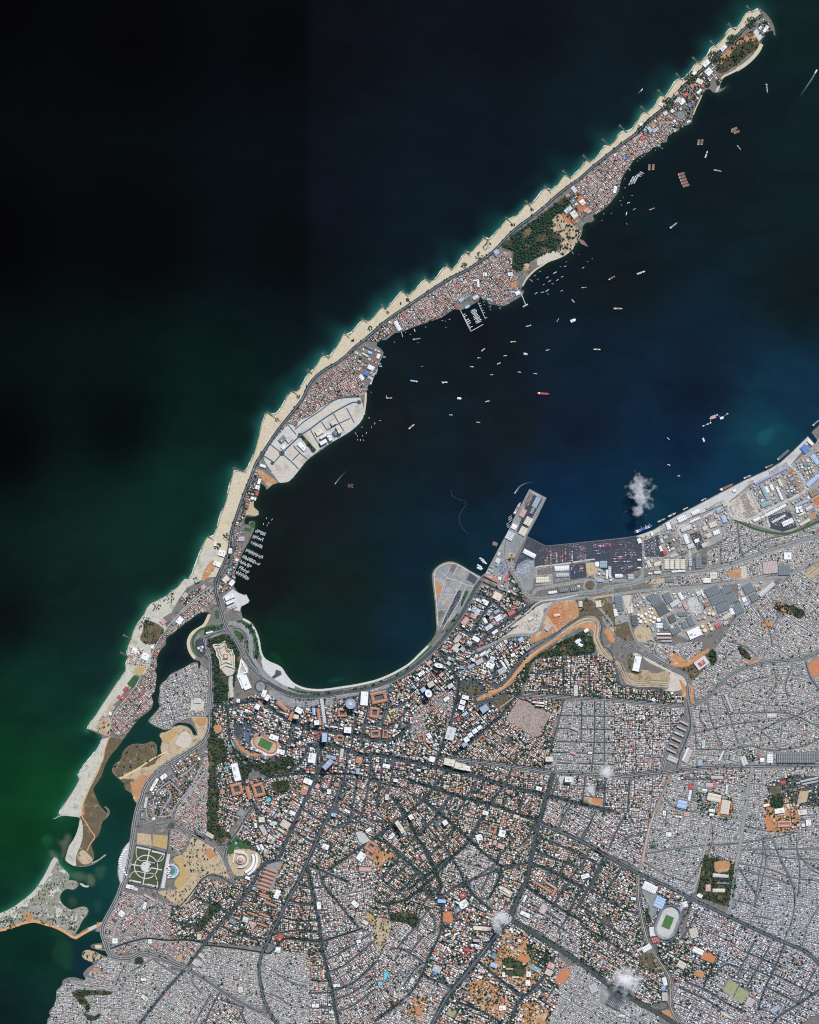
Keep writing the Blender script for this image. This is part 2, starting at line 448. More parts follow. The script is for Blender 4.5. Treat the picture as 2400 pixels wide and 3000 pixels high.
CHIC_W = pp('B 165,1540 175,1510 230,1430 280,1350 340,1260 400,1170 460,1090 495,1040 485,1015 500,960 510,930 490,890 500,870 520,800 532,780 540,750 560,700 600,640 640,580 660,530 690,490 750,460 830,425 870,385 920,350 960,300 985,275')
WC = pp('B 1020,280 1045,240 1065,190 1090,120 1120,40 C 0,1550 25,1510 75,1500 110,1420 135,1330 165,1260 190,1170 215,1080 235,1000 250,945 345,962 380,900 400,850 430,780 445,710 465,640 480,570 510,490 525,465 590,482 630,440 670,380 700,320 725,282 775,285 820,230 860,160 880,115 905,112 950,50 '
        'D 130,1275 150,1268 185,1292 230,1230 280,1150 310,1092 330,1088 360,1102 420,1030 460,977 480,975 510,992 560,950 610,890 638,860 662,882 720,820 770,770 800,738 825,745 850,772 910,720 960,660 995,628 1010,632 1035,657 1100,610 1140,550 1172,518 1195,528 1220,557 1270,500 1310,440 1342,408 1367,422 1410,370 1460,320 1495,288 1530,302 1590,240 1640,180 1680,132 1725,112 '
        'E 480,810 550,722 590,722 640,670 700,590 722,578 755,607 820,550 870,472 925,497 990,440 1040,390 1055,352 1092,362 1140,330 1190,270 1215,222 1262,222 1320,160 1350,102 1397,112 1450,80 1490,20 '
        'F 210,990 240,950 285,947 340,900 385,812 430,817 480,750 532,672 575,677 640,610 690,532 725,532 780,480 830,392 867,387 930,310 977,242 1022,252 1060,210 1110,112 1165,102 1215,80')
ILHA_E = pp('F 1222,68 1260,100 1300,140 1335,200 1350,250 1356,295 1345,298 1335,260 1300,265 1260,310 1240,360 1225,420 1170,490 1100,550 1030,595 960,630 920,650 895,690 885,730 900,750 945,730 900,770 870,782 830,775 800,750 770,760 740,800 715,860 690,910 670,960 655,1000 650,1035 600,1060 540,1100 500,1120 450,1150 440,1195 390,1205 390,1240 340,1240 290,1280 240,1300 190,1330 150,1365 130,1400 100,1440 70,1490 50,1550 40,1600 20,1640 '
            'E 1294,658 1270,690 1210,750 1140,800 1110,810 1125,840 1100,865 1060,870 1030,900 1020,960 990,1020 970,1060 930,1105 870,1150 800,1180 740,1200 680,1240 620,1280 570,1330 540,1370 520,1410 505,1440 530,1442 520,1480 490,1500 440,1530 390,1560 340,1575 290,1560 240,1555 220,1525 190,1520 165,1490')
ILHA_E2 = pp('E 150,1530 80,1570 20,1600 D 1290,885')
ILHA_E3 = pp('D 1240,880 1190,910 1130,950 1060,975 990,1000 900,1030 830,1060 780,1075 740,1080 700,1110 660,1140 620,1140 590,1165 585,1190')
NAVY_Q = pp('D 620,1210 645,1245 630,1290 600,1350 580,1420 550,1480 510,1530')
PLOT_E = pp('D 500,1570 498,1620 490,1700 480,1770 450,1830 390,1890 300,1950 200,2010 100,2080 C 862,862 790,950 730,1020 690,1045 630,1048 580,1060 545,1085 520,1105 510,1080 485,1060 470,1050 465,1100 445,1160 430,1200 415,1205 415,1250 455,1290 455,1315 410,1332 350,1330 340,1350 335,1390 375,1400 370,1380 400,1368 425,1385 420,1430 400,1480 380,1530 350,1580 320,1640 300,1700 270,1760 250,1810')
ROOT_E = pp('C 262,1850 245,1920 280,1970 330,1990 350,1985 380,2040 370,2060 310,2090 305,2120')
BAY = pp('I 318,170 350,185 400,220 440,290 465,370 475,440 500,500 540,535 600,560 650,590 690,650 740,710 800,745 870,765 960,772 1050,765 1150,750 1250,735 1350,715 1450,690 1550,650 1630,610 1725,550 G 80,1620 150,1550 200,1490 225,1430 225,1390 218,1250 205,1130 190,1000 190,950 215,905 260,870 320,848 380,852 440,880 520,930 600,972')
PORT = pp('G 640,945 700,830 760,720 830,590 880,480 940,370 1010,235 1155,312 1080,470 990,635 1080,680 1150,715 1300,700 1500,680 1725,655 H 100,1075 200,1060 330,1010 500,905 700,800 900,695 1100,590 1300,500 1400,440 1500,350 1630,222 1690,290 1710,260 1660,190 1725,130 1950,-50')
c8 = lambda p: crom(p, 5.0)
def zig(p, step=5.0):
    """sharp-cornered shore with a slight natural wobble"""
    r, out = random.Random(3), []
    for (ax, ay), (bx, by) in zip(p[:-1], p[1:]):
        k = max(1, int(math.dist((ax, ay), (bx, by)) / step))
        out += [(ax + (bx - ax) * i / k + (r.uniform(-.7, .7) if i else 0), ay + (by - ay) * i / k + (r.uniform(-.7, .7) if i else 0)) for i in range(k)]
    return out + [p[-1]]
COAST_W = zig(WC)
CHIC = c8(CHIC_W)
LAND_PTS = (c8(SW_SHORE) + c8(ISLE_NW) + c8(ISLE_E) + c8(LAGOON_E) + c8(LAGOON_W) + c8(SPIT_S) + c8(SPIT_W) + CHIC + COAST_W + c8(ILHA_E)
            + ILHA_E2 + c8(ILHA_E3) + NAVY_Q + c8(PLOT_E) + ROOT_E + c8(BAY) + PORT + [(3000, 1150), (3000, 3600), (130, 3600)])
seen = []
for p in LAND_PTS:
    if not seen or abs(p[0] - seen[-1][0]) + abs(p[1] - seen[-1][1]) > 0.3:
        seen.append(p)
LAND_PTS = seen
f = fill(LAND_PTS)
LAND[f[0], f[1]] |= f[2]
lv, lf = flat_mesh(LAND_PTS, Z0)
n = len(lv)
lv += [(x, y, -4.0) for x, y, z in lv]
lf += [(i, (i + 1) % n, n + (i + 1) % n, n + i) for i in range(n)]
mesh_obj('ground', lv, lf, 'ground', kind='structure')

# ------------------------------------------------------------------ sea: its colour follows depth and sediment, stored per vertex
def lin(c):
    c = np.asarray(c, float) / 255.0
    return np.where(c <= 0.04045, c / 12.92, ((c + 0.055) / 1.055) ** 2.4)
SEA = [  # x, y, colour of the water column seen from above
    (0, 0, 1, 1, 3), (400, 100, 1, 1, 2), (850, 100, 2, 3, 5), (960, 100, 7, 9, 16), (1500, 100, 7, 11, 18), (2000, 100, 8, 18, 23), (2380, 60, 10, 28, 28),
    (0, 700, 2, 2, 4), (400, 700, 3, 5, 6), (860, 700, 5, 11, 12), (960, 600, 8, 15, 24), (1400, 450, 9, 18, 27), (1250, 620, 9, 21, 29), (1750, 330, 10, 24, 31),
    (0, 1300, 2, 3, 4), (350, 1250, 3, 9, 8), (620, 1150, 6, 27, 22), (0, 1800, 7, 14, 14), (250, 1700, 12, 30, 26), (400, 1600, 11, 38, 29), (520, 1450, 9, 38, 29), (100, 2050, 11, 42, 31),
    (0, 2250, 8, 48, 24), (150, 2330, 12, 60, 30), (60, 2450, 10, 50, 24), (100, 2780, 8, 38, 28), (0, 2980, 10, 30, 26), (250, 2720, 13, 48, 42), (180, 2860, 14, 42, 34), (250, 2830, 16, 40, 52),
    (300, 2450, 13, 48, 42), (330, 2560, 14, 54, 50), (320, 2640, 15, 50, 52), (330, 2350, 13, 46, 36), (420, 2150, 14, 46, 42), (450, 2050, 15, 30, 36), (530, 1850, 16, 25, 33),
    (900, 1500, 18, 23, 24), (780, 1700, 17, 20, 18), (1000, 1720, 16, 28, 24), (1000, 1850, 14, 28, 28), (850, 1900, 12, 38, 28), (1000, 2000, 13, 38, 36), (1200, 1870, 13, 36, 46), (1250, 1650, 12, 32, 42),
    (1100, 1250, 17, 24, 26), (1400, 1400, 14, 24, 32), (1440, 1560, 12, 36, 48), (1500, 1250, 17, 24, 28), (1400, 1000, 14, 21, 27), (1800, 800, 12, 21, 25), (2100, 500, 11, 22, 26), (2380, 450, 10, 26, 30), (2350, 850, 11, 22, 24),
    (1700, 1250, 13, 24, 38), (1650, 1450, 11, 34, 56), (1800, 1450, 10, 36, 54), (1700, 1530, 10, 40, 62), (1950, 1500, 11, 44, 60), (2000, 1300, 11, 30, 52), (2150, 1400, 12, 46, 66), (2250, 1280, 16, 58, 70), (2330, 1180, 13, 40, 58), (2050, 1150, 12, 24, 38)]
SHOALS = [('A 560,560 590,570 600,600 575,650 555,720 540,760 520,740 530,690 500,620 490,600 530,620', (88, 96, 72), .8), ('A 595,905 640,880 700,885 725,915 715,945 660,950 630,935', (66, 92, 72), .75), ('A 735,900 780,905 800,940 795,985 760,995 735,960', (84, 100, 76), .75),
          ('A 800,850 880,825 895,850 870,920 850,940 820,920', (44, 72, 58), .8), ('A 440,1550 490,1450 560,1450 610,1500 615,1600 580,1700 500,1650 450,1600', (22, 58, 42), .8), ('A 420,1370 480,1360 560,1420 490,1440', (20, 56, 40), .7), ('A 350,600 400,560 450,590 440,650 380,660', (20, 74, 40), .8),
          ('I 1030,720 1070,690 1130,675 1180,690 1120,715', (18, 66, 46), .7), ('I 540,480 600,470 650,520 660,560 600,545', (14, 62, 36), .6), ('A 790,1140 840,1110 860,1150 820,1220', (28, 66, 58), .7), ('A 415,700 450,700 480,740 460,760 430,740', (90, 100, 84), .6),
          ('H 1210,200 1330,150 1350,190 1280,300 1220,290', (22, 76, 84), .6), ('A 580,1100 620,1090 650,1120 640,1160 590,1160', (60, 80, 60), .5)]
gx = np.concatenate([[-30000, -9000, -3000, -1200, -500], np.arange(-250, 2660, 7.0), [2900, 3600, 5000, 12000, 32000]])
gy = np.concatenate([[-30000, -9000, -3000, -1200, -500], np.arange(-250, 3260, 7.0), [3500, 4200, 6000, 12000, 33000]])
X, Y = np.meshgrid(gx, gy)
V = np.stack([X.ravel(), Y.ravel()], 1)
num = np.zeros((len(V), 3))
den = np.zeros(len(V))
cl = np.clip(V, [0, 0], [2400, 3000])
for sx, sy, r, g, b in SEA:
    d = np.hypot((cl[:, 0] - sx), cl[:, 1] - sy)
    w = 1 / (d * d + 900) ** 1.5
    # control tones differ west and east of the painted seam
    num += w[:, None] * lin((r, g, b))
    den += w
tint = num / den[:, None]
coast = np.array(CHIC + COAST_W + c8(SPIT_W) + c8(ISLE_NW))
inner = np.array(c8(ILHA_E) + c8(PLOT_E) + c8(LAGOON_E) + c8(LAGOON_W) + c8(ISLE_E) + c8(BAY))
def dist_to(pts, P):
    out = np.full(len(P), 1e9)
    for k in range(0, len(P), 4000):
        q = P[k:k + 4000]
        out[k:k + 4000] = np.sqrt(((q[:, None, :] - pts[None, ::2, :]) ** 2).sum(2).min(1))
    return out
near = (V[:, 0] > -260) & (V[:, 0] < 2670) & (V[:, 1] > -260) & (V[:, 1] < 3270)
dW = np.full(len(V), 1e9); dI = np.full(len(V), 1e9)
dW[near] = dist_to(coast, V[near]); dI[near] = dist_to(inner, V[near])
wob = 0.75 + 0.5 * np.sin(V[:, 0] * 0.031 + 1.7 * np.sin(V[:, 1] * 0.023)) * np.sin(V[:, 1] * 0.027 + V[:, 0] * 0.011)
fW = np.exp(-dW / (20 * np.clip(wob, 0.45, 1.6)))[:, None]
south = np.clip((V[:, 1] - 1100) / 900, 0, 1)[:, None]
shal = (1 - south) * lin((26, 86, 84)) + south * lin((20, 78, 48))
tint = tint * (1 - fW * 0.9) + shal * fW * 0.9
f2 = np.exp(-dW / 5.5)[:, None] * .55
tint = tint * (1 - f2) + lin((62, 128, 112)) * f2
fI = np.exp(-dI / 7.0)[:, None]
tint = tint * (1 - 0.55 * fI) + lin((34, 62, 44)) * 0.55 * fI
# submerged sandbars shine through as paler, greener water with soft rims
for q, cc, k0 in SHOALS:
    q = crom(pp(q), 5, True)
    fl = fill(q)
    m0 = np.zeros((fl[2].shape[0] + 24, fl[2].shape[1] + 24))
    m0[12:-12, 12:-12] = fl[2]
    for _ in range(2):
        for ax in (0, 1):
            m0 = sum(np.roll(m0, s_, ax) for s_ in range(-3, 4)) / 7
    iy = np.round(V[:, 1]).astype(int) + MG - fl[0].start + 12
    ix = np.round(V[:, 0]).astype(int) + MG - fl[1].start + 12
    ins = (iy >= 0) & (ix >= 0) & (iy < m0.shape[0]) & (ix < m0.shape[1])
    w = np.zeros(len(V))
    w[ins] = m0[iy[ins], ix[ins]] * k0
    tint = tint * (1 - w[:, None]) + lin(cc) * w[:, None]
# tonal seam painted into the water colour, darker to the west
side = 1 / (1 + np.exp(-(V[:, 0] - 905) / 6))
fade = np.clip((1250 - V[:, 1]) / 500, 0, 1)
tint = tint * (1 - (1 - side) * fade * .4)[:, None]
me = bpy.data.meshes.new('sea')
nx, ny = len(gx), len(gy)
idx = np.arange(nx * ny).reshape(ny, nx)
quads = np.stack([idx[1:, :-1], idx[1:, 1:], idx[:-1, 1:], idx[:-1, :-1]], -1).reshape(-1, 4)
me.vertices.add(nx * ny)
me.vertices.foreach_set('co', np.stack([wx(V[:, 0]), wy(V[:, 1]), np.zeros(len(V))], 1).astype(np.float32).ravel())
me.loops.add(quads.size)
me.loops.foreach_set('vertex_index', quads.astype(np.int32).ravel())
me.polygons.add(len(quads))
me.polygons.foreach_set('loop_start', np.arange(0, quads.size, 4, dtype=np.int32))
me.update(calc_edges=True)
at = me.attributes.new('tint', 'FLOAT_COLOR', 'POINT')
at.data.foreach_set('color', np.concatenate([np.clip(tint, 0, 1), np.ones((len(V), 1))], 1).astype(np.float32).ravel())
m, nt, b = new_mat('sea_water')
b.inputs['Roughness'].default_value = 0.35
b.inputs['Specular IOR Level'].default_value = 0.03
a = nt.nodes.new('ShaderNodeAttribute'); a.attribute_name = 'tint'
g = nt.nodes.new('ShaderNodeNewGeometry')
nz = nt.nodes.new('ShaderNodeTexNoise'); nz.inputs['Scale'].default_value = 0.0035; nz.inputs['Detail'].default_value = 6
mp = nt.nodes.new('ShaderNodeMapping'); mp.inputs['Rotation'].default_value = (0, 0, -.75); mp.inputs['Scale'].default_value = (.8, 1.3, 1)
nt.links.new(g.outputs['Position'], mp.inputs['Vector']); nt.links.new(mp.outputs[0], nz.inputs['Vector'])
nz.inputs['Distortion'].default_value = .8
mr = nt.nodes.new('ShaderNodeMapRange'); mr.inputs['From Min'].default_value = .3; mr.inputs['From Max'].default_value = .7
mr.inputs['To Min'].default_value = 0.72; mr.inputs['To Max'].default_value = 0.95
nt.links.new(nz.outputs['Fac'], mr.inputs['Value'])
mx = nt.nodes.new('ShaderNodeMix'); mx.data_type = 'RGBA'; mx.blend_type = 'MULTIPLY'; mx.inputs['Factor'].default_value = 1
sk = [i for i in mx.inputs if i.type == 'RGBA']
nt.links.new(a.outputs['Color'], sk[0]); nt.links.new(mr.outputs[0], sk[1])
nt.links.new([o for o in mx.outputs if o.type == 'RGBA'][0], b.inputs['Base Color'])
nw = nt.nodes.new('ShaderNodeTexNoise'); nw.inputs['Scale'].default_value = 0.02; nw.inputs['Detail'].default_value = 5
nt.links.new(g.outputs['Position'], nw.inputs['Vector'])
bp = nt.nodes.new('ShaderNodeBump'); bp.inputs['Strength'].default_value = 0.25; bp.inputs['Distance'].default_value = 2.0
nt.links.new(nw.outputs['Fac'], bp.inputs['Height']); nt.links.new(bp.outputs[0], b.inputs['Normal'])
me.materials.append(m)
sea = bpy.data.objects.new('sea', me)
sea['kind'] = 'structure'
link(sea)

# ------------------------------------------------------------------ road lines needed for the beach edge
ILHA_ROAD = pp('B 1400,790 1330,690 1290,560 1255,440 1240,370 1240,310 1270,230 1310,150 1340,70 C 190,1690 205,1600 215,1530 230,1440 260,1350 300,1230 340,1120 390,1000 430,890 480,810 540,720 620,600 700,500 780,400 830,330 870,240 930,160 1020,90 1110,40 '
               'D 330,1270 400,1200 480,1140 560,1070 650,990 760,910 880,830 1000,750 1120,670 1240,600 1330,560 1450,480 1560,400 1650,310 E 400,980 500,890 600,820 700,740 800,650 900,570 1000,500 1100,410 1200,330 1290,260 1380,190 1480,120 '
               'F 200,1100 320,990 430,900 470,860 560,750 680,640 800,530 900,430 1000,330 1100,240 1180,170 1240,130')
road_s = crom(ILHA_ROAD, 8)
i0 = min(range(len(road_s)), key=lambda i: math.hypot(road_s[i][0] - 640, road_s[i][1] - 1690))
BEACH = COAST_W + road_s[i0:][::-1]
sheet('beach', BEACH, 'sand', True)
sheet('sand_flat', CHIC + pp('B 1020,280 1045,240 1090,120 1135,0 1240,20 1255,90 1215,140 1170,260 1000,350 930,450 870,560 800,600 830,700 760,800 700,860 690,1000 640,1080 570,1080 420,1300 310,1400 260,1470 250,1560'), 'pale', False)
sheet('scrub_land', crom(pp('B 470,1625 420,1690 362,1757 312,1847 A 850,85 793,170 803,220 833,290 858,345 890,385 898,418 858,462 848,510 828,560 788,610 768,650 786,720 786,760 770,798 720,825 650,826 592,806 555,775 565,730 583,660 623,600 653,530 668,470 672,418 685,395 700,300 740,200 775,111 800,60 840,5 B 290,1800 310,1700 345,1610'), 8), 'scrub', True)
sheet('sand_flat', crom(pp('B 283,1625 262,1690 232,1730 182,1790 132,1850 A 692,0 682,20 655,65 673,87 653,132 613,202 573,262 523,342 503,388 560,398 640,408 686,402 690,330 715,260 755,180 790,110 838,10 B 295,1790 315,1690 340,1612'), 6), 'pale', True)
sheet('sand_flat', crom(pp('A 672,420 667,470 652,530 622,600 582,660 562,730 552,775 592,808 640,826 640,780 650,720 690,620 700,520 690,440'), 8), 'pale', True)
sheet('dune_land', [(-170, 2735)] + crom(pp('A 0,1232 102,1184 203,1113 283,1043 343,963 393,873 433,793 462,750 488,764 498,802 528,842 567,882 587,912 578,942 637,952 660,985 618,1022 560,1017 512,1058 507,1112 538,1158 600,1194 670,1174 718,1172 740,1192 736,1230 697,1280 667,1340 637,1390 600,1400 480,1340 300,1288 130,1325 0,1362'), 8) + [(-170, 2760)], 'dune', True)
ribbon('beach', crom(pp('A -200,1300 0,1243 105,1197 212,1122 296,1050 358,966 410,876 452,790 475,765'), 8), 13, 'pale')
ribbon('dirt_road', crom(pp('A -300,1390 0,1366 130,1330 220,1300 300,1292 400,1320 480,1345 560,1388 630,1428 700,1395 780,1350 860,1305'), 8), 8, 'orangeroad')
sheet('bridge_deck', rect(*conv('A', 780, 1345), 24, 9, -25), 'concrete', True)
sheet('gravel_yard', rect(*conv('A', 325, 1185), 44, 22, -8), 'yard', True)
sheet('gravel_yard', crom(pp('A 465,1285 490,1262 545,1300 552,1330 530,1345 475,1310'), 4, True), 'yard', True)
sheet('orange_soil', crom(pp('A 200,1230 260,1220 280,1260 270,1290 215,1295'), 6, True), 'orange', True)
for i, q in enumerate(['A 600,1130 620,1125 625,1140 605,1150', 'A 470,1190 510,1180 530,1210 490,1240', 'A 600,1250 640,1240 650,1280 610,1295']):
    sheet('sand_patch', crom(pp(q), 4, True), 'pale', True)
ribbon('dirt_road', crom(pp('B 350,1600 312,1700 292,1800 252,1880 A 780,111 742,200 702,300 690,400 720,450 760,520 800,580 760,640 735,700'), 8), 3.2, 'orangeroad')
sheet('bare_soil', crom(pp('A 650,740 700,690 760,740 785,770 740,810 680,800'), 8, True), 'tan', True)
sheet('red_soil', rect(*conv('A', 703, 360), 6, 26, 3), 'redsoil', True)

# ------------------------------------------------------------------ districts: the fabric of smaller houses
PAL = {
 'M': [((.50, .51, .515), 5.5), ((.36, .37, .38), 3), ((.52, .46, .45), 2.0), ((.70, .71, .72), 1.5), ((.44, .29, .25), .7), ((.15, .16, .17), 1.2), ((.38, .44, .52), .5), ((.5, .16, .14), .3), ((.52, .45, .36), 1.2)],
 'P': [((.52, .50, .49), 3.5), ((.38, .37, .37), 2), ((.54, .38, .36), 3.4), ((.72, .71, .70), 1.6), ((.46, .22, .17), 2.2), ((.15, .15, .16), 1.1), ((.36, .44, .55), .4), ((.55, .15, .14), .9), ((.50, .42, .33), 1)],
 'C': [((.78, .78, .77), 3.0), ((.50, .23, .14), 2.0), ((.52, .35, .31), 1.6), ((.49, .51, .53), 3.2), ((.12, .13, .14), 1.6), ((.5, .1, .1), .45), ((.60, .54, .43), 1.0), ((.25, .16, .12), .6), ((.25, .36, .48), .6)],
 'R': [((.52, .26, .16), 2.4), ((.54, .37, .33), 2.2), ((.50, .52, .54), 3.0), ((.78, .77, .76), 2.2), ((.15, .15, .155), 1.2), ((.52, .13, .11), .4), ((.55, .48, .38), 1.0)],
 'G': [((.52, .53, .55), 3.6), ((.56, .42, .40), 2.2), ((.50, .29, .22), 1.3), ((.76, .76, .75), 2.0), ((.34, .34, .35), 2.0), ((.15, .15, .16), 1.0), ((.5, .14, .12), .3)],
 'I': [((.70, .70, .69), 2.5), ((.42, .43, .43), 3), ((.17, .19, .2), 2), ((.5, .45, .36), 1.5), ((.30, .37, .48), 1), ((.42, .14, .12), .7)],
 'S': [((.50, .24, .15), 2), ((.46, .47, .48), 3), ((.70, .70, .69), 2), ((.2, .21, .21), 2), ((.52, .36, .31), 1.5)],
 'V': [((.53, .25, .14), 2.6), ((.72, .71, .70), 2.6), ((.5, .33, .29), 1.2), ((.45, .45, .45), 1.6), ((.15, .15, .16), .8), ((.2, .3, .55), .25), ((.55, .13, .11), .5)],
}
